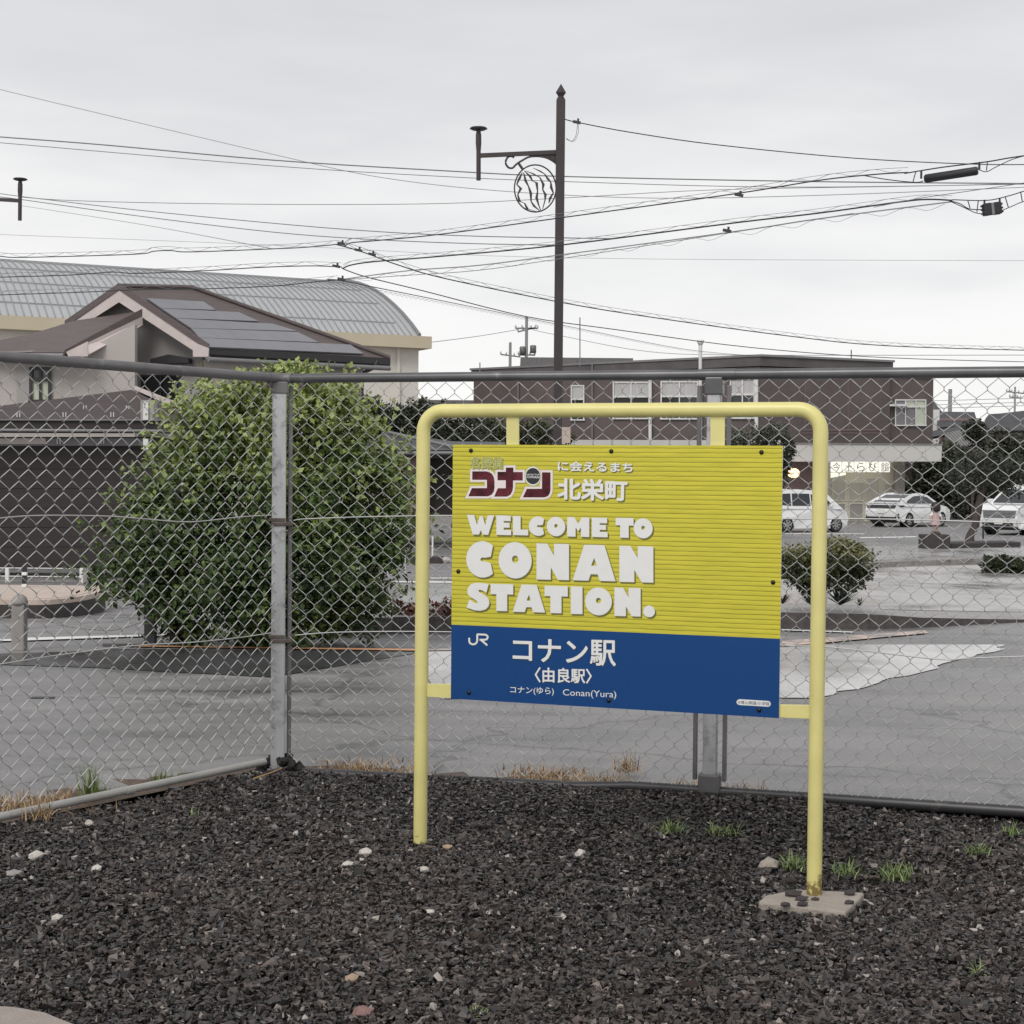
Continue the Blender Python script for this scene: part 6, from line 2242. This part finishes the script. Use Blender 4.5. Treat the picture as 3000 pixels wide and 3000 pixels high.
pc = gpt(2682, 1541)
car('parked_hatchback', 'white sloping hatchback parked tail towards us in front of the shop', 'car', Vector((at(2669, 1500, 70).x, 70.4, gz(70.4))), math.radians(44), ol, cab, (-1.32, 1.38), 1.76, 1.0, 2.28, -2.25, wr, 'white cars parked by the shop', extras=ex_hatch)

# small tall kei car, side on
wr = .29
ol = [(-1.68, .30), (-1.6, .24)] + arch(-1.12, wr * 1.15, wr)[::-1] + [(-.75, .2), (.8, .2)] + arch(1.12, wr * 1.15, wr)[::-1] + [(1.5, .22), (1.66, .30), (1.70, .55), (1.60, .78), (1.25, .95), (.9, 1.0), (-1.6, .98), (-1.68, .9), (-1.70, .5)]
cab = [(1.3, .94), (.72, 1.44), (.3, 1.55), (-.6, 1.60), (-1.25, 1.58), (-1.55, 1.5), (-1.66, .95)]


def ex_kei(t, sg, cg, by, cy):
    sg([(1.0, 1.02), (.60, 1.38), (.0, 1.46), (.0, 1.02)])
    sg([(-.06, 1.02), (-.06, 1.48), (-.85, 1.49), (-.88, 1.02)])
    sg([(-.94, 1.02), (-.92, 1.49), (-1.38, 1.47), (-1.5, 1.06)])
    cg((1.25, .98), (.75, 1.42))
    cg((-1.555, 1.5), (-1.66, 1.0), .1, 'rear_window')
    for s in (1, -1):
        q_ = MB()
        q_.box((.82, s * .80, 1.04), (.12, .16, .14))
        local(q_, 'mirror', M['car_white'], t, .03)
        slit(t, 'headlight', [(1.64, s * .42, .66), (1.42, s * .62, .74), (1.25, s * .66, .88), (1.56, s * .45, .80)], 'lamp_glass', (.03, s * .03, 0))
        slit(t, 'handle', [(.08, s * .735, .88), (.22, s * .735, .88), (.22, s * .735, .91), (.08, s * .735, .91)], 'chrome', (0, s * .02, 0))
        slit(t, 'tail_light', [(-1.70, s * .55, .75), (-1.60, s * .69, .75), (-1.60, s * .69, .98), (-1.69, s * .55, .98)], 'tail_lamp', (-.02, s * .02, 0))


car('kei_car', 'small white hatchback half hidden by the right sign post', 'car', Vector((at(2352, 1500, 60.5).x, 60.8, gz(60.8))), math.radians(24), ol, cab, (-1.12, 1.12), 1.475, 1.0, 1.7, -1.7, wr, 'white cars parked by the shop', kw=.12, extras=ex_kei)

# white people carrier, front towards us on the right
wr = .35
ol = [(-2.4, .36), (-1.9, .28)] + arch(-1.45, wr * 1.14, wr)[::-1] + [(-1.0, .26), (.95, .26)] + arch(1.42, wr * 1.14, wr)[::-1] + [(1.88, .26), (2.3, .32), (2.36, .62), (2.30, .98), (2.05, 1.12), (1.1, 1.2), (-2.35, 1.2), (-2.42, .9)]
cab = [(1.35, 1.14), (.45, 1.72), (-.2, 1.84), (-1.9, 1.82), (-2.2, 1.7), (-2.38, 1.15)]


def ex_mpv(t, sg, cg, by, cy):
    sg([(1.0, 1.24), (.38, 1.62), (-.15, 1.70), (-.2, 1.24)])
    sg([(-.28, 1.24), (-.24, 1.70), (-1.2, 1.70), (-1.2, 1.24)])
    sg([(-1.28, 1.24), (-1.28, 1.70), (-1.95, 1.68), (-2.15, 1.28)])
    cg((1.3, 1.18), (.48, 1.71), .08)
    slit(t, 'grille', [(2.345, -.62, .66), (2.345, .62, .66), (2.31, .66, .94), (2.31, -.66, .94)], 'gutter', (.03, 0, 0))
    for k in range(5):
        z = .69 + k * .052
        slit(t, 'grille_bar', [(2.385 - k * .006, -.6, z), (2.385 - k * .006, .6, z), (2.385 - k * .006, .6, z + .022), (2.385 - k * .006, -.6, z + .022)], 'chrome', (.012, 0, 0))
    slit(t, 'badge', [(2.385, -.09, .77), (2.385, .09, .77), (2.375, .06, .88), (2.375, -.06, .88)], 'chrome', (.02, 0, 0))
    slit(t, 'air_intake', [(2.36, -.55, .36), (2.36, .55, .36), (2.37, .55, .50), (2.37, -.55, .50)], 'black', (.02, 0, 0))
    slit(t, 'number_plate', [(2.395, -.17, .42), (2.395, .17, .42), (2.395, .17, .58), (2.395, -.17, .58)], 'print_white', (.012, 0, 0))
    for s in (1, -1):
        slit(t, 'headlight', [(2.32, s * .68, .76), (2.0, s * .84, .80), (1.88, s * .87, .98), (2.28, s * .66, .95)], 'lamp_glass', (.05, s * .03, 0))
        slit(t, 'fog_lamp', [(2.34, s * .66, .44), (2.2, s * .76, .44), (2.2, s * .76, .54), (2.34, s * .66, .54)], 'chrome', (.03, s * .02, 0))
        q_ = MB()
        q_.box((.95, s * 1.0, 1.26), (.14, .22, .17))
        local(q_, 'mirror', M['car_white'], t, .03)


pc = at(3060, 1500, 60)
car('people_carrier', 'white people carrier with chrome grille cut off by the right edge', 'car', Vector((at(3008, 1500, 60.5).x, 60.6, gz(60.6))), math.radians(180 + 48), ol, cab, (-1.45, 1.42), 1.80, 1.2, 2.36, -2.42, wr, 'white cars parked by the shop', extras=ex_mpv)

# ================================================================== STATUE ON PLINTH, KERB BED
sp0 = gpt(2745, 1608)
k_ = sp0.y / FPX
mb = MB()
mb.box(sp0 + Vector((0, .3, .20)), (.78, .6, .42))
tag(mb.build('plinth', M['stone_dark'], origin=sp0, bevel=.02), 'dark square stone plinth under the child statue', 'plinth')
sb0 = sp0 + Vector((.02, .28, .41))
st = thing('statue', 'painted statue of a small child in a pink dress standing on the dark plinth', 'statue', sb0)
mb = MB()
mb.lathe(sb0, [(.16, 0), (.15, .05), (.09, .09)], 12)
mb.build('base', M['bark'], st)
body = MB()
for s in (-.05, .05):
    body.tube([sb0 + Vector((s, 0, .07)), sb0 + Vector((s, 0, .2)), sb0 + Vector((s * .9, 0, .36))], [.032, .036, .045], 10)
body.tube([sb0 + Vector((0, 0, .3)), sb0 + Vector((0, 0, .5)), sb0 + Vector((0, 0, .62)), sb0 + Vector((0, 0, .7))], [.08, .09, .09, .035], 12)
body.lathe(sb0 + Vector((0, 0, .64)), [(.04, 0), (.105, .05), (.125, .12), (.11, .2), (.06, .25), (.002, .26)], 14)
for s in (-1, 1):
    body.tube([sb0 + Vector((s * .09, 0, .6)), sb0 + Vector((s * .17, -.02, .5)), sb0 + Vector((s * .15, -.10, .42))], [.035, .03, .024], 8)
body.build('body', M['skin'], st)
mb = MB()
mb.lathe(sb0 + Vector((0, 0, .27)), [(.155, 0), (.15, .02), (.12, .18), (.10, .28), (.095, .35), (.05, .38)], 14)
mb.build('dress', M['pink_dress'], st)
mb = MB()
for s in (-1, 1):
    mb.tube([sb0 + Vector((s * .08, 0, .61)), sb0 + Vector((s * .15, -.01, .53))], [.048, .044], 8)
mb.build('sleeve', M['white_cloth'], st)
mb = MB()
mb.lathe(sb0 + Vector((0, .0, .66)), [(.11, 0), (.135, .04), (.145, .12), (.13, .21), (.08, .27), (.002, .29)], 16)
mb.build('hair', M['hair'], st)
mb = MB()
A_, B_ = gpt(2786, 1607), gpt(2975, 1603)
mb.slab([A_, B_, B_ + Vector((.25, .3, 0)), B_ + Vector((.1, 1.4, 0)), A_ + Vector((0, 1.4, 0))], (0, 0, .14))
o = mb.build('kerb_bed', M['stone_dark'], origin=A_)
tag(o, 'low dark stone kerb bed stretching right of the plinth', 'kerb bed')
q = gpt(2880, 1582)
mb = MB()
mb.tube([q, q + Z3V * .62], .03, 7)
tag(mb.build('stake', M['trim_dark'], origin=q), 'thin dark stake beside the leaning trunk', 'stake')

# ================================================================== STREET LAMPS
def street_lamp(label, P, rz, D):
    """local x points away from the arm; built once in local coordinates"""
    t = thing('street_lamp', label, 'street lamp', P, 'brown street lamps with melon ornament', rz)
    return t


LDp = 24.0
lb_ = at(1639, 700, LDp)
lz = gz(LDp)
lamp = street_lamp('brown square street lamp post with iron melon ornament, standing behind the sign', Vector((lb_.x, LDp, lz)), 0, LDp)
S = LDp / FPX
Lx = lambda x, y: Vector(((at(x, y, LDp).x - lb_.x), 0, at(x, y, LDp).z - lz))
Lx = lambda x, y: at(x, y, LDp) - Vector((lb_.x, LDp, lz))
ztop = Lx(1643, 292).z
mb = MB()
mb.box((0, 0, ztop / 2), (.135, .135, ztop))
local(mb, 'post', M['lamp_iron'], lamp, .006)
mb = MB()
w_ = .05
mb.lathe(Vector((0, 0, ztop)), [(.055, 0), (.055, .03), (.04, .05), (.075, .10), (.075, .115), (.001, .24)], 4, smooth=False)
local(mb, 'finial', M['lamp_iron'], lamp)
mb = MB()
a, b_ = Lx(1402, 456), Lx(1630, 446)
mb.box((a + b_) / 2, ((b_ - a).length, .05, .062), ((b_ - a).normalized(), Vector((0, 1, 0)), Vector((0, 0, 1))))
local(mb, 'arm', M['lamp_iron'], lamp)
mb = MB()
mb.tube([Lx(1402, 528), Lx(1402, 380)], .036, 10)
mb.tube([Lx(1402, 440), Lx(1402, 420), Lx(1402, 395), Lx(1402, 382)], [.037, .046, .044, .030], 10)
mb.lathe(Lx(1402, 383), [(.03, 0), (.10, .012), (.138, .03), (.12, .048), (.03, .058)], 18)
local(mb, 'lamp_head', M['lamp_iron'], lamp)
# S-bracket with scroll
sc_pts = [(1506, 462), (1500, 458), (1490, 459), (1483, 468), (1482, 480), (1490, 491), (1502, 492), (1512, 482), (1530, 470), (1550, 460), (1575, 458), (1600, 462), (1620, 472), (1632, 482)]
mb = MB()
mb.tube(spl([Lx(*p) for p in sc_pts], 5), .016, 7)
local(mb, 'bracket', M['lamp_iron'], lamp)
mb = MB()
mb.slab([Lx(1560, 452), Lx(1630, 450), Lx(1630, 478), Lx(1600, 462)], (0, .02, 0))
local(mb, 'gusset', M['lamp_iron'], lamp)
mc = (1568, 552)
mb = MB()
mb.tube([Lx(mc[0] + 61 * math.cos(a), mc[1] + 69 * math.sin(a)) for a in [2 * math.pi * k / 40 for k in range(40)]], .012, 6, closed=True)
local(mb, 'melon_ring', M['lamp_iron'], lamp)
MB_ = MB()
MB_.tube([Lx(1519, 478), Lx(1533, 498)], .02, 6)
local(MB_, 'melon_stalk', M['lamp_iron'], lamp)
zig = [[(533, 500), (1522, 522), (1514, 540), (1526, 552), (1517, 570), (1522, 590), (1537, 595), (1545, 612), (1560, 616), (1580, 621)],
       [(1534, 505), (1540, 530), (1548, 545), (1555, 565), (1556, 590), (1566, 605), (1582, 618)],
       [(1536, 500), (1552, 515), (1560, 530), (1572, 535), (1575, 560), (1572, 580), (1578, 600), (1584, 616)],
       [(1540, 500), (1560, 508), (1582, 520), (1592, 540), (1590, 555), (1598, 570), (1597, 585), (1590, 612)],
       [(1562, 492), (1580, 500), (1596, 510), (1606, 525), (1614, 535), (1615, 550), (1621, 565), (1612, 580), (1608, 595)]]
zig[0][0] = (1530, 505)
for L in zig:
    q = MB()
    for i in range(len(L) - 1):
        p0, p1 = L[i], L[i + 1]
        w0 = 4.2 if i % 2 else 2.0
        w1 = 2.0 if i % 2 else 4.2
        if i == 0:
            w0 = 1.2
        if i == len(L) - 2:
            w1 = 1.2
        q.slab([Lx(p0[0] - w0, p0[1]), Lx(p0[0] + w0, p0[1]), Lx(p1[0] + w1, p1[1]), Lx(p1[0] - w1, p1[1])], (0, .012, 0))
    local(q, 'melon_stripe', M['lamp_iron'], lamp)
mb = MB()
mb.box((.13, -.02, Lx(1658, 1275).z), (.13, .10, .24))
local(mb, 'meter_box', M['paver'], lamp)
# second lamp, mirrored, mostly out of the frame
P2_ = at(-133, 1300, 30)
lamp2 = lamp.copy()
COL.objects.link(lamp2)
lamp2.location = Vector((P2_.x, 30, gz(30) + at(60, 522, 30).z - (gz(30) + Lx(1402, 374).z)))
lamp2.location.z = at(60, 523, 30).z - Lx(1402, 374).z
lamp2.rotation_euler = (0, 0, math.pi)
lamp2['label'] = 'street lamp at the left edge, only its arm and hammer shaped head in view'
for ch in list(lamp.children):
    c_ = ch.copy()
    COL.objects.link(c_)
    c_.parent = lamp2

# ================================================================== UTILITY POLES (far)
def upole(px, y0, D, label, arms, r=.16, gadgets=False):
    a = at(px, y0, D)
    t = thing('utility_pole', label, 'utility pole', Vector((a.x, D, -1.12)), 'utility poles in the distance')
    mb_ = MB()
    mb_.tube([Vector((a.x, D, -1.3)), a - Z3V * 0, a + Z3V * 0], [r, r * .7, r * .7], 8)
    mb_.build('pole', M['gutter'], t)
    for y, w, tilt in arms:
        c_ = at(px, y, D)
        q_ = MB()
        q_.box(c_, (w, .12, .10), (Vector((1, 0, tilt)).normalized(), Vector((0, 1, 0)), Vector((0, 0, 1))))
        q_.build('crossarm', M['gutter'], t)
        for s in (-.48, -.2, .2, .48):
            q_ = MB()
            q_.lathe(c_ + Vector((w * s, 0, .05 + w * s * tilt)), [(.05, 0), (.07, .08), (.05, .2)], 6)
            q_.build('insulator', M['pale_frame'], t)
    if gadgets:
        for dx, y in ((-.28, 1026), (.45, 1022)):
            q_ = MB()
            q_.lathe(at(px, y, D) + Vector((dx, -.1, -.3)), [(.16, 0), (.22, .05), (.22, .5), (.16, .55)], 10)
            q_.build('transformer', M['galv_dark'], t)
    return t


upole(1543, 928, 110, 'utility pole with crossarms and transformer left of the brown lamp post', [(962, 1.6, .0), (966, 1.3, .25), (1040, 1.2, 0)], gadgets=True)
upole(1495, 1003, 118, 'shorter utility pole with one lamp arm, left of the taller one', [(1042, 1.5, -.12)])
upole(2784, 1140, 120, 'plain thick utility pole above the far houses at the right', [], r=.2)
upole(2974, 1133, 125, 'thin utility pole at the right edge above the tree', [(1150, 1.4, -.1), (1165, .9, -.1)], r=.10)

# ================================================================== OVERHEAD CABLES
def cable(label, L, D0, D1, r, mm='cable', spiral=None, group='overhead cables crossing the sky', gadgets=None, n=5):
    xs0, xs1 = L[0][0], L[-1][0]
    ps = [at(x, y, lerp(D0, D1, (x - xs0) / (xs1 - xs0))) for x, y in L]
    ps = spl(ps, n)
    q = MB()
    q.tube(ps, r, 5)
    o_ = q.build('overhead_cable', M[mm], origin=ps[0])
    tag(o_, label, 'cable', group)
    if spiral:
        per, amp, off, rr_ = spiral
        lens = [0]
        for a, b_ in zip(ps, ps[1:]):
            lens.append(lens[-1] + (b_ - a).length)
        tot, k, pts_, j = lens[-1], 0, [], 0
        N = int(tot / per * 7)
        for i in range(N):
            s = tot * i / N
            while lens[j + 1] < s:
                j += 1
            p = ps[j].lerp(ps[j + 1], (s - lens[j]) / (lens[j + 1] - lens[j] + 1e-9))
            ph_ = 2 * math.pi * s / per
            pts_.append(p + Vector((0, amp * math.cos(ph_), off + amp * (.5 + .5 * math.sin(ph_)))))
        MB().tube(pts_, rr_, 4, caps=False).build('lashing_wire', M['cable_grey'], o_)
        MB().tube([p + Z3V * (off + amp) for p in ps], rr_ * 1.1, 4, caps=False).build('carrier_wire', M['cable_grey'], o_)
    return o_


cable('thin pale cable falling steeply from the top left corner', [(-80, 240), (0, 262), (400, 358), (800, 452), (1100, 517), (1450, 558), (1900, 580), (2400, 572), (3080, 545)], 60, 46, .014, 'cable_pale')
cable('upper dark line of the long pair crossing from left edge to the lamp post', [(-80, 394), (0, 401), (300, 424), (800, 469), (1300, 500), (1660, 517), (2400, 532), (3080, 538)], 45, 45, .018, 'cable_grey')
cable('lower pale line of the long pair crossing from left edge', [(-80, 412), (0, 418), (800, 486), (1300, 517), (1660, 532), (2300, 548), (3080, 538)], 46, 45, .011, 'cable_grey')
cable('cable leaving the lamp post to the right with a small black clamp', [(1655, 349), (1690, 358), (1850, 388), (2100, 424), (2500, 463), (2860, 481), (3080, 481)], 24, 27, .0085)
cable('thin cable rising slowly from the left lamp head to the right', [(60, 577), (200, 587), (500, 595), (900, 599), (1300, 596), (1650, 580), (2100, 556), (2700, 545), (3080, 535)], 32, 34, .007, 'cable_grey')
cable('upper of two thin lines falling from the left lamp head', [(-60, 558), (66, 576), (400, 615), (800, 654), (1100, 678), (1400, 692), (1800, 699)], 33, 23.6, .008, 'cable_grey')
cable('lower of two thin lines falling from the left lamp head', [(-60, 570), (66, 585), (400, 632), (800, 680), (1100, 702), (1400, 714), (1640, 718)], 33, 25.0, .008, 'cable_grey')
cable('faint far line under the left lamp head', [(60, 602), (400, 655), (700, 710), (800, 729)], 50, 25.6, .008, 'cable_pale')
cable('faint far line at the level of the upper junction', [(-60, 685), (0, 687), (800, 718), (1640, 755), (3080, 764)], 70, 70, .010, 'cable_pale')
sp1 = (.55, .055, .01, .0035)
cable('upper thick telephone cable running up from the roofs to the black closure at the right', [(-80, 748), (0, 751), (70, 754), (390, 745), (450, 736), (500, 734), (560, 738), (800, 729), (900, 724), (985, 716)], 27, 25, .0085, spiral=sp1)
cable('upper thick telephone cable from the junction up to the closure', [(1010, 722), (1025, 712), (1060, 708), (1110, 704), (1300, 685), (1650, 637), (2150, 568), (2400, 528), (2560, 511), (2660, 505)], 25, 21, .0095, spiral=sp1)
cable('cable leaving the closure at the upper right corner', [(2530, 514), (2600, 526), (2680, 534), (2705, 530)], 21, 20.7, .007)
cable('short cable above the closure to the right edge', [(2650, 508), (2760, 490), (2890, 474), (2960, 462), (3080, 445)], 20.9, 19.8, .009)
cable('thin cable from the closure end to the right edge', [(2868, 497), (2890, 503), (2920, 488), (2980, 462), (3080, 440)], 20.5, 19.8, .006)
cable('middle thick telephone cable running from the left edge to the junction', [(-80, 816), (0, 812), (200, 806), (330, 797), (400, 801), (600, 793), (750, 784), (850, 780), (930, 779), (1000, 782)], 27, 25, .0085, spiral=sp1)
cable('middle thick telephone cable from the junction to the terminal at the right', [(1005, 786), (1030, 776), (1100, 766), (1300, 750), (1650, 717), (2150, 653), (2400, 624), (2640, 591), (2720, 584), (2790, 587)], 25, 21, .0115, spiral=(.6, .05, .01, .0033))
cable('cable drooping from the middle cable into the terminal', [(2770, 585), (2810, 596), (2840, 612), (2880, 614)], 20.9, 20.6, .007)
cable('second cable drooping into the terminal from below', [(2780, 588), (2820, 606), (2860, 624), (2885, 625)], 20.9, 20.6, .006)
cable('cable rising from the terminal to the right edge', [(2790, 585), (2890, 587), (2950, 575), (3000, 560), (3080, 535)], 20.8, 20, .007)
cable('lower cable from the terminal to the right edge', [(2932, 618), (2965, 604), (3000, 590), (3080, 570)], 20.5, 20, .006)
cable('thin carrier line above the terminal', [(2560, 607), (2700, 580), (2830, 561), (3000, 536), (3080, 522)], 21.5, 20, .005, 'cable_grey')
cable('lowest thick cable from the left edge over the hall roof', [(-80, 868), (0, 864), (240, 856), (420, 848), (600, 846), (800, 838), (900, 828), (990, 820)], 27, 25, .008, spiral=sp1)
cable('thin pair from the lowest junction rising right, upper line', [(1000, 818), (1200, 792), (1400, 777), (1650, 745), (2150, 678), (2400, 640), (2790, 590)], 25, 21, .0055, 'cable_grey', spiral=(.62, .07, -.08, .003))
cable('thin pair from the lowest junction rising right, lower line', [(1000, 820), (1200, 806), (1400, 792), (1640, 758), (2150, 680), (2500, 625)], 25, 21.4, .0055, 'cable_grey')
cable('cable falling right from the upper junction across the lamp post', [(985, 716), (1040, 731), (1090, 748), (1160, 774), (1300, 815), (1640, 885), (1900, 928), (2300, 983), (2600, 1013), (3080, 1028)], 25, 34, .010, spiral=sp1)
cable('cable falling right from the middle junction towards the far pole', [(1000, 783), (1014, 791), (1080, 813), (1240, 852), (1540, 927), (1800, 965), (2200, 1018), (2600, 1048), (3080, 1062)], 25, 38, .009)
cable('cable falling right from the lowest junction, just below its neighbour', [(960, 819), (1000, 822), (1100, 842), (1300, 882), (1540, 931), (1650, 953), (2000, 1022), (2210, 1043)], 25, 79.5, .010, spiral=(.6, .05, -.09, .003))
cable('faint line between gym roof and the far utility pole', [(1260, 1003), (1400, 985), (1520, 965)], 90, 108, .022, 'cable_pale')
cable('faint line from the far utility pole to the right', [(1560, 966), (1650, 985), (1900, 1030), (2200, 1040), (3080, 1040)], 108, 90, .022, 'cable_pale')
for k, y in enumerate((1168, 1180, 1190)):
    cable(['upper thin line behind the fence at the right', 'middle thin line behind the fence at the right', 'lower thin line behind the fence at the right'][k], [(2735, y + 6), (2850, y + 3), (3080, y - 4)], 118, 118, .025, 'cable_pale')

# closures and clamps
c0, c1 = at(2708, 524, 20.8), at(2865, 500, 20.5)
cl = thing('cable_closure', 'long black cylindrical closure hanging on the upper cable at the right', 'cable closure', c0, None)
MB().tube([c0, c0.lerp(c1, .03), c0.lerp(c1, .97), c1], [.040, .056, .056, .046], 12).build('case', M['black'], cl)
for x, y in ((2699, 512), (2869, 486)):
    MB().box(at(x, y, 20.7), (.022, .03, .10)).build('hanger', M['cable'], cl)
tc_ = at(2906, 612, 20.5)
tb_ = thing('cable_terminal', 'black square terminal box hanging on the middle cable at the right', 'terminal box', tc_)
ax_ = (Vector((1, 0, .13)).normalized(), Vector((0, 1, 0)), Vector((-.13, 0, 1)).normalized())
MB().box(tc_ + ax_[0] * -.066, (.10, .12, .155), ax_).build('case', M['black'], tb_, bevel=.012)
MB().box(tc_ + ax_[0] * .066, (.10, .12, .155), ax_).build('case', M['black'], tb_, bevel=.012)
MB().box(tc_, (.035, .10, .15), ax_).build('band', M['cable_grey'], tb_)
for i in (-.1, .1):
    MB().box(tc_ + ax_[0] * i + Z3V * .10, (.02, .02, .06)).build('hanger', M['black'], tb_)
for i in (-1, 1):
    for j in (-.05, 0, .05):
        MB().box(tc_ + ax_[0] * (i * .125) + ax_[2] * j, (.03, .05, .02), ax_).build('lug', M['black'], tb_)
for k, (x, y, D) in enumerate([(1690, 358, 24), (1000, 714, 24.9), (985, 780, 24.9), (1000, 818, 24.9), (1050, 733, 24.9), (1090, 745, 25.2), (2165, 571, 22), (2130, 676, 22.2)]):
    c_ = at(x, y, D)
    q = MB()
    q.box(c_, (.12, .05, .035), (Vector((1, 0, -.2)).normalized(), Vector((0, 1, 0)), Vector((.2, 0, 1)).normalized()))
    q.box(c_ + Vector((.02, 0, .03)), (.03, .03, .05))
    tag(q.build('cable_clamp', M['cable'], origin=c_), ['black clamp on the cable beside the top of the lamp post', 'clamp at the upper cable junction', 'clamp at the middle cable junction', 'clamp at the lowest cable junction', 'clamp just right of the upper junction on the falling cable', 'second clamp on the cable falling from the upper junction', 'small clamp on the upper cable right of the lamp post', 'small clamp on the thin rising pair right of the lamp post'][k], 'cable clamp', 'clamps on the overhead cables')
# slack loop at the lamp post clamp
mb = MB()
mb.tube(spl([at(1692, 362, 24), at(1688, 395, 24), at(1676, 413, 24), at(1660, 408, 24)], 6), .005, 5)
mb.tube(spl([at(1694, 362, 24), at(1694, 390, 24), at(1680, 415, 24), at(1658, 404, 24)], 6), .004, 5)
tag(mb.build('wire_loop', M['cable_grey'], origin=at(1692, 362, 24)), 'slack wire loop hanging from the clamp at the lamp post', 'wire')
for k, (x0, y0, x1, y1) in enumerate([(2835, 586, 2842, 610), (2866, 588, 2862, 622), (2945, 577, 2954, 607), (2990, 561, 2995, 590), (2683, 503, 2675, 532), (2893, 473, 2890, 500)]):
    q = MB()
    q.tube([at(x0, y0, 20.6), at(x1, y1, 20.6)], .007, 5)
    tag(q.build('spacer', M['cable'], origin=at(x0, y0, 20.6)), ['first spacer rod left of the terminal box', 'second spacer rod left of the terminal box', 'spacer rod just right of the terminal box', 'spacer rod at the right edge beyond the terminal box', 'spacer rod left of the long closure', 'spacer rod right of the long closure'][k], 'spacer', 'spacers between cables')
